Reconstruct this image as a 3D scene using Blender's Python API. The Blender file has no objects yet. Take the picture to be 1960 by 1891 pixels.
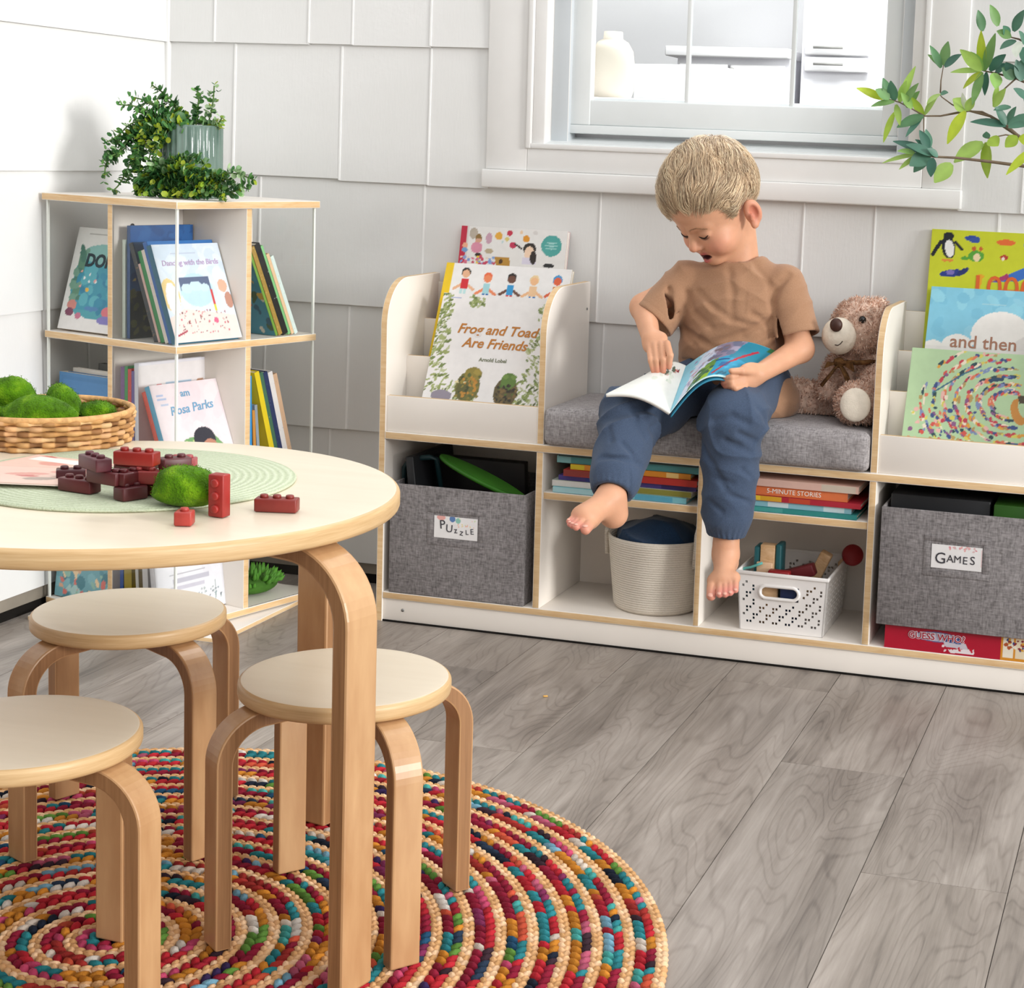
import bpy, bmesh, math, random
import numpy as np
from mathutils import Vector, Matrix, Euler

random.seed(7)
RNG = np.random.RandomState(11)
SC = bpy.context.scene
COL = SC.collection
PI = math.pi

# ------------------------------------------------------------------ camera geometry (calibrated)
W, H = 1960, 1891
F_PX, PX, PY = 3366.8, 1358.8, 688.7
CAM = np.array([1.4434, -3.0286, 0.92])
YAW, PITCH, ROLL = 0.2574, 0.1178, 0.0405
_cy, _sy, _cp, _sp, _cr, _sr = math.cos(YAW), math.sin(YAW), math.cos(PITCH), math.sin(PITCH), math.cos(ROLL), math.sin(ROLL)
FW = np.array([-_sy * _cp, _cy * _cp, -_sp])
RT0 = np.array([_cy, _sy, 0.0])
UP0 = np.cross(RT0, FW)
RT = RT0 * _cr + UP0 * _sr
UP = UP0 * _cr - RT0 * _sr
def _ray(u, v): return FW * F_PX + RT * (u - PX) - UP * (v - PY)
def P(u, v, y):
    d = _ray(u, v); return Vector(CAM + d * (y - CAM[1]) / d[1])
def PZ(u, v, z):
    d = _ray(u, v); return Vector(CAM + d * (z - CAM[2]) / d[2])

# ------------------------------------------------------------------ colour + materials
def lin(c):
    if isinstance(c, str):
        c = c.lstrip('#'); c = [int(c[i:i + 2], 16) for i in (0, 2, 4)]
    o = []
    for x in c[:3]:
        x = x / 255.0
        o.append(x / 12.92 if x <= 0.04045 else ((x + 0.055) / 1.055) ** 2.4)
    return tuple(o)
def lin_np(a):
    a = np.clip(a / 255.0, 0, 1)
    return np.where(a <= 0.04045, a / 12.92, ((a + 0.055) / 1.055) ** 2.4)

def nt_new(name):
    m = bpy.data.materials.new(name); m.use_nodes = True
    nt = m.node_tree; b = nt.nodes['Principled BSDF']
    return m, nt, b
def N(nt, typ, **kw):
    n = nt.nodes.new(typ)
    for k, v in kw.items():
        if k.startswith('i_'):
            key = k[2:]
            n.inputs[int(key) if key.isdigit() else key].default_value = v
        else: setattr(n, k, v)
    return n
def L(nt, a, b): nt.links.new(a, b)
def coords(nt, scale=(1, 1, 1), rot=(0, 0, 0)):
    tc = N(nt, 'ShaderNodeTexCoord'); mp = N(nt, 'ShaderNodeMapping')
    mp.inputs['Scale'].default_value = scale; mp.inputs['Rotation'].default_value = rot
    L(nt, tc.outputs['Object'], mp.inputs['Vector']); return mp.outputs['Vector']
def mixc(nt, fac, a, b, blend='MIX'):
    m = N(nt, 'ShaderNodeMix', data_type='RGBA', blend_type=blend)
    for s, x in ((m.inputs[0], fac), (m.inputs[6], a), (m.inputs[7], b)):
        if hasattr(x, 'is_linked'): L(nt, x, s)
        elif isinstance(x, (int, float)): s.default_value = x
        else: s.default_value = (*x[:3], 1)
    return m.outputs[2]
def ramp(nt, fac, stops):
    r = N(nt, 'ShaderNodeValToRGB'); e = r.color_ramp.elements; k = max(1.0, max(p for p, _ in stops))
    if k > 1:      # the ramp only covers 0..1
        dv = N(nt, 'ShaderNodeMath', operation='MULTIPLY'); L(nt, fac, dv.inputs[0]); dv.inputs[1].default_value = 1 / k; fac = dv.outputs[0]; stops = [(p / k, c) for p, c in stops]
    while len(e) < len(stops): e.new(0.5)
    for el, (p, c) in zip(e, stops): el.position = p; el.color = (*c[:3], 1)
    L(nt, fac, r.inputs[0]); return r.outputs[0]
def noise(nt, vec, scale, detail=3, rough=.5, dist=0.0):
    n = N(nt, 'ShaderNodeTexNoise'); n.inputs['Scale'].default_value = scale
    n.inputs['Detail'].default_value = detail; n.inputs['Roughness'].default_value = rough
    n.inputs['Distortion'].default_value = dist
    L(nt, vec, n.inputs['Vector']); return n
def bump(nt, b, h, strength, dist=.002):
    bp = N(nt, 'ShaderNodeBump'); bp.inputs['Strength'].default_value = strength; bp.inputs['Distance'].default_value = dist
    L(nt, h, bp.inputs['Height']); L(nt, bp.outputs[0], b.inputs['Normal'])

_cache = {}
def M_(c, rough=.5, spec=.4, var=.06, vscale=30, bmp=0.0, bscale=200, stretch=(1, 1, 1), metal=0, key=None, sss=0, coat=0):
    """plain surface with a little procedural variation"""
    k = (str(c), rough, spec, var, vscale, bmp, bscale, stretch, metal, sss, coat)
    if k in _cache: return _cache[k]
    m, nt, b = nt_new(key or 'surface')
    base = lin(c); v = coords(nt, stretch)
    n = noise(nt, v, vscale)
    dk = tuple(x * (1 - var) for x in base); lt = tuple(min(1, x * (1 + var)) for x in base)
    L(nt, ramp(nt, n.outputs[0], [(.3, dk), (.7, lt)]), b.inputs['Base Color'])
    b.inputs['Roughness'].default_value = rough; b.inputs['Specular IOR Level'].default_value = spec
    b.inputs['Metallic'].default_value = metal
    if sss:
        b.inputs['Subsurface Weight'].default_value = sss; b.inputs['Subsurface Radius'].default_value = (.012, .005, .003); b.inputs['Subsurface Scale'].default_value = 1
    if coat: b.inputs['Coat Weight'].default_value = coat
    if bmp:
        n2 = noise(nt, v, bscale, 4); bump(nt, b, n2.outputs[0], bmp)
    _cache[k] = m; return m
def M_attr(name, rough=.45, spec=.35, bmp=0, bscale=200, sss=0, sheen=0):
    m, nt, b = nt_new(name)
    a = N(nt, 'ShaderNodeAttribute'); a.attribute_name = 'Col'
    v = coords(nt); n = noise(nt, v, 60)
    c = mixc(nt, 1.0, a.outputs['Color'], ramp(nt, n.outputs[0], [(.3, (.94, .94, .94)), (.7, (1, 1, 1))]), 'MULTIPLY')
    L(nt, c, b.inputs['Base Color']); b.inputs['Roughness'].default_value = rough; b.inputs['Specular IOR Level'].default_value = spec
    if bmp: bump(nt, b, noise(nt, v, bscale, 4).outputs[0], bmp)
    if sss:
        b.inputs['Subsurface Weight'].default_value = sss; b.inputs['Subsurface Radius'].default_value = (.010, .004, .002); b.inputs['Subsurface Scale'].default_value = 1
    if sheen: b.inputs['Sheen Weight'].default_value = sheen
    return m
def M_wood(name, c1, c2, scale=(4, 40, 40), rough=.4, spec=.4, rings=1.0, coat=0):
    m, nt, b = nt_new(name)
    v = coords(nt, scale)
    n = noise(nt, v, 1.5, 5, .55, .6); n2 = noise(nt, v, 7.0, 3)
    mx = mixc(nt, .35, n.outputs[0], n2.outputs[0])
    L(nt, ramp(nt, mx, [(.3, lin(c1)), (.68, lin(c2))]), b.inputs['Base Color'])
    b.inputs['Roughness'].default_value = rough; b.inputs['Specular IOR Level'].default_value = spec
    b.inputs['Coat Weight'].default_value = coat; b.inputs['Coat Roughness'].default_value = .25
    return m
def M_ply(name, c1, c2, axis='z', freq=900, rough=.45):
    """edge of plywood: thin parallel plies"""
    m, nt, b = nt_new(name)
    v = coords(nt)
    sx = N(nt, 'ShaderNodeSeparateXYZ'); L(nt, v, sx.inputs[0])
    n = noise(nt, coords(nt, (6, 6, 6)), 6, 3)
    w = N(nt, 'ShaderNodeMath', operation='MULTIPLY'); L(nt, sx.outputs['XYZ'.index(axis.upper())], w.inputs[0]); w.inputs[1].default_value = freq
    s = N(nt, 'ShaderNodeMath', operation='SINE'); L(nt, w.outputs[0], s.inputs[0])
    ad = N(nt, 'ShaderNodeMath', operation='MULTIPLY_ADD'); L(nt, s.outputs[0], ad.inputs[0]); ad.inputs[1].default_value = .18; L(nt, n.outputs[0], ad.inputs[2])
    L(nt, ramp(nt, ad.outputs[0], [(.3, lin(c1)), (.65, lin(c2))]), b.inputs['Base Color'])
    b.inputs['Roughness'].default_value = rough
    return m

# ------------------------------------------------------------------ objects
def link(o, parent=None):
    COL.objects.link(o)
    if parent is not None: o.parent = parent
    return o
def tag(o, label=None, cat=None, group=None, kind=None):
    if label: o['label'] = label
    if cat: o['category'] = cat
    if group: o['group'] = group
    if kind: o['kind'] = kind
    return o
def thing(name, label, cat, M=None, group=None):
    o = bpy.data.objects.new(name, None); o.empty_display_size = .05
    link(o)
    if M is not None: o.matrix_world = M
    return tag(o, label, cat, group)
def T(x, y, z): return Matrix.Translation((x, y, z))
def RZ(a): return Matrix.Rotation(a, 4, 'Z')
def RX(a): return Matrix.Rotation(a, 4, 'X')
def RY(a): return Matrix.Rotation(a, 4, 'Y')
def basis(o, x, y, z):
    m = Matrix.Identity(4)
    for i, a in enumerate((x, y, z)):
        for j in range(3): m[j][i] = a[j]
    for j in range(3): m[j][3] = o[j]
    return m

class MB:
    def __init__(s): s.bm = bmesh.new(); s.cols = None
    def _mark(s, old, mi, smooth):
        for f in s.bm.faces:
            if f.index == -1 or f not in old: pass
    def _add(s, verts, faces, mi=0, smooth=False, M=None):
        vs = [s.bm.verts.new((M @ Vector(v)) if M is not None else v) for v in verts]
        out = []
        for i, f in enumerate(faces):
            try: fc = s.bm.faces.new([vs[j] for j in f])
            except ValueError: continue
            fc.material_index = mi[i] if isinstance(mi, (list, tuple)) else mi
            fc.smooth = smooth; out.append(fc)
        return vs, out
    def box(s, x0, x1, y0, y1, z0, z1, mi=0, bev=0.0, M=None, seg=2, fm=None):
        """fm: dict of face -> material index; faces: x0 x1 y0 y1 z0 z1"""
        t = bmesh.new()
        v = [t.verts.new((x, y, z)) for x in (x0, x1) for y in (y0, y1) for z in (z0, z1)]
        fs = {'x0': (0, 1, 3, 2), 'x1': (4, 6, 7, 5), 'y0': (0, 4, 5, 1), 'y1': (2, 3, 7, 6), 'z0': (0, 2, 6, 4), 'z1': (1, 5, 7, 3)}
        for k, f in fs.items():
            fc = t.faces.new([v[i] for i in f]); fc.material_index = (fm or {}).get(k, mi)
        if bev:
            bmesh.ops.bevel(t, geom=list(t.edges), offset=bev, segments=seg, profile=.5, affect='EDGES')
        s.merge(t, M, smooth=bool(bev)); return s
    def merge(s, t, M=None, smooth=None):
        t.verts.index_update()
        vs = [s.bm.verts.new((M @ v.co) if M is not None else v.co) for v in t.verts]
        for f in t.faces:
            try: fc = s.bm.faces.new([vs[v.index] for v in f.verts])
            except ValueError: continue
            fc.material_index = f.material_index; fc.smooth = f.smooth if smooth is None else smooth
        t.free()
    def prism(s, poly, z0, z1, mi=0, M=None, bev=0.0, side=None, smooth=False):
        """poly in xy, extruded in z"""
        t = bmesh.new()
        a = [t.verts.new((x, y, z0)) for x, y in poly]; b = [t.verts.new((x, y, z1)) for x, y in poly]
        n = len(poly)
        f0 = t.faces.new(list(reversed(a))); f1 = t.faces.new(b)
        f0.material_index = f1.material_index = mi
        for i in range(n):
            f = t.faces.new((a[i], a[(i + 1) % n], b[(i + 1) % n], b[i])); f.material_index = mi if side is None else side; f.smooth = smooth
        bmesh.ops.recalc_face_normals(t, faces=list(t.faces))
        if bev:
            bmesh.ops.bevel(t, geom=[e for e in t.edges if len(e.link_faces) == 2 and e.calc_face_angle(0) > .6], offset=bev, segments=2, profile=.5, affect='EDGES')
        s.merge(t, M); return s
    def tube(s, pts, rad, n=8, mi=0, cap=True, flat=1.0, up=None):
        pts = [Vector(p) for p in pts]; k = len(pts)
        rr = rad if isinstance(rad, (list, tuple, np.ndarray)) else [rad] * k
        rings = []; prev = None
        for i, p in enumerate(pts):
            d = (pts[min(i + 1, k - 1)] - pts[max(i - 1, 0)])
            if d.length < 1e-9: d = Vector((0, 0, 1))
            d.normalize()
            if prev is None:
                a = up or (Vector((0, 0, 1)) if abs(d.z) < .9 else Vector((1, 0, 0)))
                x = d.cross(Vector(a)).normalized()
            else:
                x = (prev - d * prev.dot(d))
                x = x.normalized() if x.length > 1e-6 else d.orthogonal().normalized()
            prev = x; y = d.cross(x)
            rings.append([s.bm.verts.new(p + (x * math.cos(2 * PI * j / n) + y * flat * math.sin(2 * PI * j / n)) * rr[i]) for j in range(n)])
        for i in range(k - 1):
            for j in range(n):
                f = s.bm.faces.new((rings[i][j], rings[i][(j + 1) % n], rings[i + 1][(j + 1) % n], rings[i + 1][j])); f.smooth = True; f.material_index = mi
        if cap:
            for r, rev in ((rings[0], True), (rings[-1], False)):
                try:
                    f = s.bm.faces.new(list(reversed(r)) if rev else r); f.material_index = mi
                except ValueError: pass
        return s
    def lathe(s, prof, n=48, mi=0, M=None, smooth=True, close=False):
        """prof: list of (r,z)"""
        rings = []
        for r, z in prof:
            if r < 1e-6:
                v = s.bm.verts.new((M @ Vector((0, 0, z))) if M is not None else (0, 0, z)); rings.append([v] * n)
            else:
                ring = []
                for j in range(n):
                    p = Vector((r * math.cos(2 * PI * j / n), r * math.sin(2 * PI * j / n), z))
                    ring.append(s.bm.verts.new((M @ p) if M is not None else p))
                rings.append(ring)
        seq = list(range(len(rings) - 1))
        for i in seq:
            m = mi[i] if isinstance(mi, (list, tuple)) else mi
            for j in range(n):
                q = [rings[i][j], rings[i][(j + 1) % n], rings[i + 1][(j + 1) % n], rings[i + 1][j]]
                u = []
                for v in q:
                    if v not in u: u.append(v)
                if len(u) >= 3:
                    try: f = s.bm.faces.new(u); f.smooth = smooth; f.material_index = m
                    except ValueError: pass
        return s
    def ico(s, c, r, sub=2, mi=0, sc=(1, 1, 1), M=None, smooth=True):
        t = bmesh.new(); bmesh.ops.create_icosphere(t, subdivisions=sub, radius=1)
        for v in t.verts: v.co = Vector((v.co.x * sc[0] * r + c[0], v.co.y * sc[1] * r + c[1], v.co.z * sc[2] * r + c[2]))
        for f in t.faces: f.material_index = mi
        s.merge(t, M, smooth); return s
    def build(s, name, mats, parent=None, M=None, recalc=True):
        if recalc: bmesh.ops.recalc_face_normals(s.bm, faces=list(s.bm.faces))
        me = bpy.data.meshes.new(name); s.bm.to_mesh(me); s.bm.free()
        for m in (mats if isinstance(mats, (list, tuple)) else [mats]): me.materials.append(m)
        o = bpy.data.objects.new(name, me); link(o, parent)
        if M is not None: o.matrix_basis = M
        return o

def mesh_np(name, V, F, mats, parent=None, colors=None, smooth=True, M=None):
    """V (n,3), F list/array of quads or tris; colors (n,3) linear per point"""
    me = bpy.data.meshes.new(name)
    V = np.asarray(V, dtype=np.float32); F = np.asarray(F, dtype=np.int32)
    k = F.shape[1]
    me.vertices.add(len(V)); me.vertices.foreach_set('co', V.ravel())
    me.loops.add(F.size); me.loops.foreach_set('vertex_index', F.ravel())
    me.polygons.add(len(F)); me.polygons.foreach_set('loop_start', np.arange(0, F.size, k, dtype=np.int32))
    try: me.polygons.foreach_set('loop_total', np.full(len(F), k, dtype=np.int32))
    except Exception: pass
    me.polygons.foreach_set('use_smooth', np.full(len(F), smooth, dtype=bool))
    me.update(calc_edges=True)
    if colors is not None:
        a = me.attributes.new('Col', 'FLOAT_COLOR', 'POINT')
        c = np.ones((len(V), 4), dtype=np.float32); c[:, :3] = colors
        a.data.foreach_set('color', c.ravel())
    for m in (mats if isinstance(mats, (list, tuple)) else [mats]): me.materials.append(m)
    me.validate()
    o = bpy.data.objects.new(name, me); link(o, parent)
    if M is not None: o.matrix_basis = M
    return o

def text_mesh(name, s, size, mat, parent, M, align='CENTER', shear=0.0, ext=.0003, bold=0.0, spacing=1.0, lean=1.0):
    cu = bpy.data.curves.new('lettering', 'FONT'); cu.body = s; cu.size = size; cu.align_x = align; cu.align_y = 'CENTER'
    cu.shear = shear; cu.extrude = ext; cu.offset = bold; cu.space_character = spacing; cu.resolution_u = 3
    o = bpy.data.objects.new('lettering_curve', cu); COL.objects.link(o)
    dg = bpy.context.evaluated_depsgraph_get()
    me = bpy.data.meshes.new_from_object(o.evaluated_get(dg))
    bpy.data.objects.remove(o); bpy.data.curves.remove(cu)
    me.name = name; me.materials.clear(); me.materials.append(mat)
    ob = bpy.data.objects.new(name, me); link(ob, parent); ob.matrix_basis = M
    return ob

# ------------------------------------------------------------------ painted canvas (for printed covers)
class Canvas:
    def __init__(s, w, h, px, bg, vis=(0, 1)):
        s.w, s.h = w, h; s.nx = max(4, int(round(w * px))); s.ny = max(4, int(round(h * px)))
        s.X, s.Y = np.meshgrid(np.linspace(0, 1, s.nx + 1), np.linspace(0, 1, s.ny + 1))  # Y up
        s.a = np.zeros((s.ny + 1, s.nx + 1, 3)); s.a[:] = s._c(bg)
        s.Yr = s.Y; s.Y = (s.Y - vis[0]) / (vis[1] - vis[0]); s.asp = w / (h * (vis[1] - vis[0]))
    def _c(s, c):
        if isinstance(c, str):
            c = c.lstrip('#'); c = [int(c[i:i + 2], 16) for i in (0, 2, 4)]
        return np.array(c[:3], float)
    def put(s, m, c, al=1.0): s.a[m] = s.a[m] * (1 - al) + s._c(c) * al; return s
    def rect(s, x0, y0, x1, y1, c, al=1.0): return s.put((s.X >= x0) & (s.X <= x1) & (s.Y >= y0) & (s.Y <= y1), c, al)
    def ell(s, cx, cy, rx, ry, c, rot=0.0, al=1.0):
        """rx in width units, ry also in width units"""
        dx = (s.X - cx); dy = (s.Y - cy) / s.asp
        a, b = math.cos(rot), math.sin(rot); u = dx * a + dy * b; v = -dx * b + dy * a
        return s.put((u / rx) ** 2 + (v / ry) ** 2 <= 1, c, al)
    def line(s, pts, wd, c, al=1.0):
        for (x0, y0), (x1, y1) in zip(pts[:-1], pts[1:]):
            dx, dy = x1 - x0, (y1 - y0) / s.asp; l2 = dx * dx + dy * dy + 1e-9
            t = np.clip(((s.X - x0) * dx + (s.Y - y0) / s.asp * dy) / l2, 0, 1)
            d = np.hypot(s.X - x0 - t * dx, (s.Y - y0) / s.asp - t * dy); s.put(d <= wd, c, al)
        return s
    def poly(s, pts, c, al=1.0):
        m = np.zeros_like(s.X, bool); n = len(pts)
        for i in range(n):
            (x0, y0), (x1, y1) = pts[i], pts[(i + 1) % n]
            cond = ((y0 > s.Y) != (y1 > s.Y))
            with np.errstate(divide='ignore', invalid='ignore'):
                xi = (x1 - x0) * (s.Y - y0) / (y1 - y0 + 1e-12) + x0
            m ^= cond & (s.X < xi)
        return s.put(m, c, al)
    def specks(s, n, cols, r=(.01, .03), box=(0, 0, 1, 1), seed=0):
        q = random.Random(seed)
        for _ in range(n):
            s.ell(q.uniform(box[0], box[2]), q.uniform(box[1], box[3]), q.uniform(*r), q.uniform(*r), q.choice(cols), q.uniform(0, 3))
        return s
    def mesh(s, name, mat, parent, M=None, curve=None):
        x = s.X.ravel() * s.w; z = s.Yr.ravel() * s.h; y = np.zeros_like(x)
        V = np.stack([x, y, z], 1)
        if curve is not None: V = curve(V)
        n1 = s.nx + 1
        i = np.arange(s.ny)[:, None] * n1 + np.arange(s.nx)[None, :]
        F = np.stack([i, i + 1, i + n1 + 1, i + n1], -1).reshape(-1, 4)
        return mesh_np(name, V, F, mat, parent, lin_np(s.a.reshape(-1, 3)), smooth=curve is not None, M=M)

PRINT = M_attr('printed_paper', rough=.35, spec=.45)
PAPER = M_('#efe9dc', .8, .2, .05, 20, stretch=(1, 60, 1), key='page_edges')

def book(name, label, group, w, h, t, M, spine='#884444', cover=None, back=None, cat='book', spine_cv=None, back_cv=None, rough=.35):
    """local frame: x spine->fore edge, y thickness (front cover at y=0 facing -y), z up"""
    o = thing(name, label, cat, M, group)
    cb = .0016 if t > .006 else .0006
    ms = M_(spine, rough, .45, .04, 40, key='book_cover'); mb_ = M_(back or spine, rough, .45, .04, 40, key='book_cover')
    c = MB()
    c.box(0, w, t - cb, t, 0, h, 1, bev=.0003)
    c.box(-.0004, cb, .0, t, 0, h, 0, bev=.0003)
    c.box(0, w, 0, cb, 0, h, 1 if cover is None or not isinstance(cover, str) else 2, bev=.0003)
    mats = [ms, mb_]
    if isinstance(cover, str): mats.append(M_(cover, rough, .45, .04, 40, key='book_cover'))
    c.build('cover', mats, o)
    p = MB(); p.box(cb, w - .003, cb, t - cb, .002, h - .002, 0); p.build('page_block', PAPER, o)
    if isinstance(cover, Canvas): cover.mesh('front_cover', PRINT, o, T(0, -.0003, 0))
    if isinstance(back_cv, Canvas): back_cv.mesh('back_print', PRINT, o, basis((w, t + .0003, 0), (-1, 0, 0), (0, -1, 0), (0, 0, 1)))
    if isinstance(spine_cv, Canvas):
        # spine canvas: width = t along y
        spine_cv.mesh('spine_print', PRINT, o, basis((-.0009, t, 0), (0, -1, 0), (1, 0, 0), (0, 0, 1)))
    return o
# ================================================================== ROOM SHELL
YW = 0.262            # back wall backing plane
XW = -0.618           # left wall backing plane
def wall_mat():
    m, nt, b = nt_new('painted_shingle')
    v = coords(nt, (1, 1, 1)); n = noise(nt, v, 3.0, 4); n2 = noise(nt, coords(nt, (40, 40, 6)), 6, 5, .6); n3 = noise(nt, v, 55, 3)
    L(nt, ramp(nt, n.outputs[0], [(.3, lin('#dededc')), (.7, lin('#e6e6e5'))]), b.inputs['Base Color'])
    mp = N(nt, 'ShaderNodeMapRange'); L(nt, n.outputs[0], mp.inputs[0]); mp.inputs[1].default_value = .5; mp.inputs[2].default_value = .72
    mm = N(nt, 'ShaderNodeMath', operation='MULTIPLY'); L(nt, mp.outputs[0], mm.inputs[0]); L(nt, n3.outputs[0], mm.inputs[1])
    ad = N(nt, 'ShaderNodeMath', operation='MULTIPLY_ADD'); L(nt, n2.outputs[0], ad.inputs[0]); ad.inputs[1].default_value = .35; L(nt, mm.outputs[0], ad.inputs[2])
    bump(nt, b, ad.outputs[0], .35, .002); b.inputs['Roughness'].default_value = .5; b.inputs['Specular IOR Level'].default_value = .3
    return m
WALL = wall_mat(); CAULK = M_('#f4f4f3', .45, .3, .02)
ROWS = [0.046, 0.319, 0.576, 0.832, 1.102, 1.36, 1.62, 1.88, 2.16]
def shingle(mb, a0, a1, z0, z1, place, dz=0.0, thick=.011):
    """one shingle: butt end (bottom) proud by `thick`, tapering to the wall at the top"""
    g = 0.0; thick = thick + rs.uniform(-.0012, .0012)
    q = [(a0 + g, z0 + dz, thick), (a1 - g, z0 + dz, thick), (a1 - g, z1 + .012, .0035), (a0 + g, z1 + .012, .0035)]
    top = [place(a, d, z) for a, z, d in q]; bot = [place(a, -.004, z) for a, z, d in q]
    mb._add(top + bot, [(0, 1, 2, 3), (0, 4, 5, 1), (1, 5, 6, 2), (2, 6, 7, 3), (3, 7, 4, 0)])
    w_ = rs.uniform(.0012, .0022); zt_ = z1 - .001   # caulk bead down the joint
    q = [(a0 - w_, z0 + dz + .001, thick + .0016), (a0 + w_, z0 + dz + .001, thick + .0016), (a0 + w_, zt_, .0055), (a0 - w_, zt_, .0055)]
    mb._add([place(a, d, z) for a, z, d in q] + [place(a, -.002, z) for a, z, d in q], [(0, 1, 2, 3), (0, 4, 5, 1), (1, 5, 6, 2), (2, 6, 7, 3), (3, 7, 4, 0)], 1)
rs = random.Random(3)
# back wall: joints measured on each row
JB = {0: [-.44, -.23, .12, .43, .7, .98, 1.22, 1.5], 1: [-.38, -.19, .2, .36, .52, .84, 1.1, 1.42],
      2: [-.395, -.028, .345, .752, .889, 1.12, 1.33], 3: [-.455, -.215, -.02, 1.16, 1.4], 4: [-.5, -.287, -.19, -.02, 1.2], 5: [-.4, -.1, 1.25], 6: [-.5, -.2, .02, 1.18], 7: [-.3, 1.2]}
WX0, WX1, WZ0, WZ1 = .105, 1.048, .832, 1.98      # outside of the window trim
HX0, HX1, HZ0, HZ1 = .205, .962, .925, 1.86       # hole in the wall
mb = MB()
pb = lambda a, d, z: (a, YW - d, z)
for i in range(8):
    z0, z1 = ROWS[i], ROWS[i + 1]
    js = [XW] + JB[i] + [1.9]
    for a, b in zip(js[:-1], js[1:]):
        dz = rs.uniform(-.003, .003)
        if i >= 3:
            for u, w in ((a, min(b, WX0 + .004)), (max(a, WX1 - .004), b)):
                if w - u > .004: shingle(mb, u, w, z0, z1, pb, dz)
        else: shingle(mb, a, b, z0, z1, pb, dz)
# backing sheets round the window hole
for x0, x1, z0, z1 in ((XW - .02, HX0, .0, 2.2), (HX1, 1.9, .0, 2.2), (HX0, HX1, .0, HZ0), (HX0, HX1, HZ1, 2.2)):
    mb.box(x0, x1, YW, YW + .06, z0, z1)
tag(mb.build('wall_back', [WALL, CAULK], recalc=True), 'pale grey painted shingle wall behind the bench', None, None, 'structure')
mb = MB(); pl_ = lambda a, d, z: (XW + d, a, z)
JL = {0: [-1.3, -.9, -.5, -.12], 1: [-1.1, -.7, -.42, -.02], 2: [-1.2, -.8, -.4], 3: [-1, -.62], 4: [-1.2, -.8, -.45], 5: [-.9, -.3], 6: [-1.1, -.5], 7: [-.8, -.2]}
for i in range(8):
    js = [-1.9] + JL[i] + [YW - .004]
    for a, b in zip(js[:-1], js[1:]): shingle(mb, a, b, ROWS[i], ROWS[i + 1], pl_, rs.uniform(-.003, .003), .009)
mb.box(XW - .06, XW, -1.9, YW + .06, 0, 2.2)
mb.box(XW, XW + .013, YW - .015, YW, .05, 2.14, bev=.004)       # corner bead
tag(mb.build('wall_left', [WALL, CAULK]), 'bright white shingle wall at the left', None, None, 'structure')
# baseboards: grey strip above a solid strip coloured near-black as the shadow gap
GREY = M_('#8d8579', .6, .3, .15, 12, bmp=.1)
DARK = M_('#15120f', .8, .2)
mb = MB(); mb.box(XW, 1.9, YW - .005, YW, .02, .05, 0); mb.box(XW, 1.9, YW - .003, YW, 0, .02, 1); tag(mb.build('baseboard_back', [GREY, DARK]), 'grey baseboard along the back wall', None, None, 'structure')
mb = MB(); mb.box(XW, XW + .005, -1.9, YW, .02, .05, 0); mb.box(XW, XW + .003, -1.9, YW, 0, .02, 1); tag(mb.build('baseboard_left', [GREY, DARK]), 'grey baseboard along the left wall', None, None, 'structure')

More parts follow.
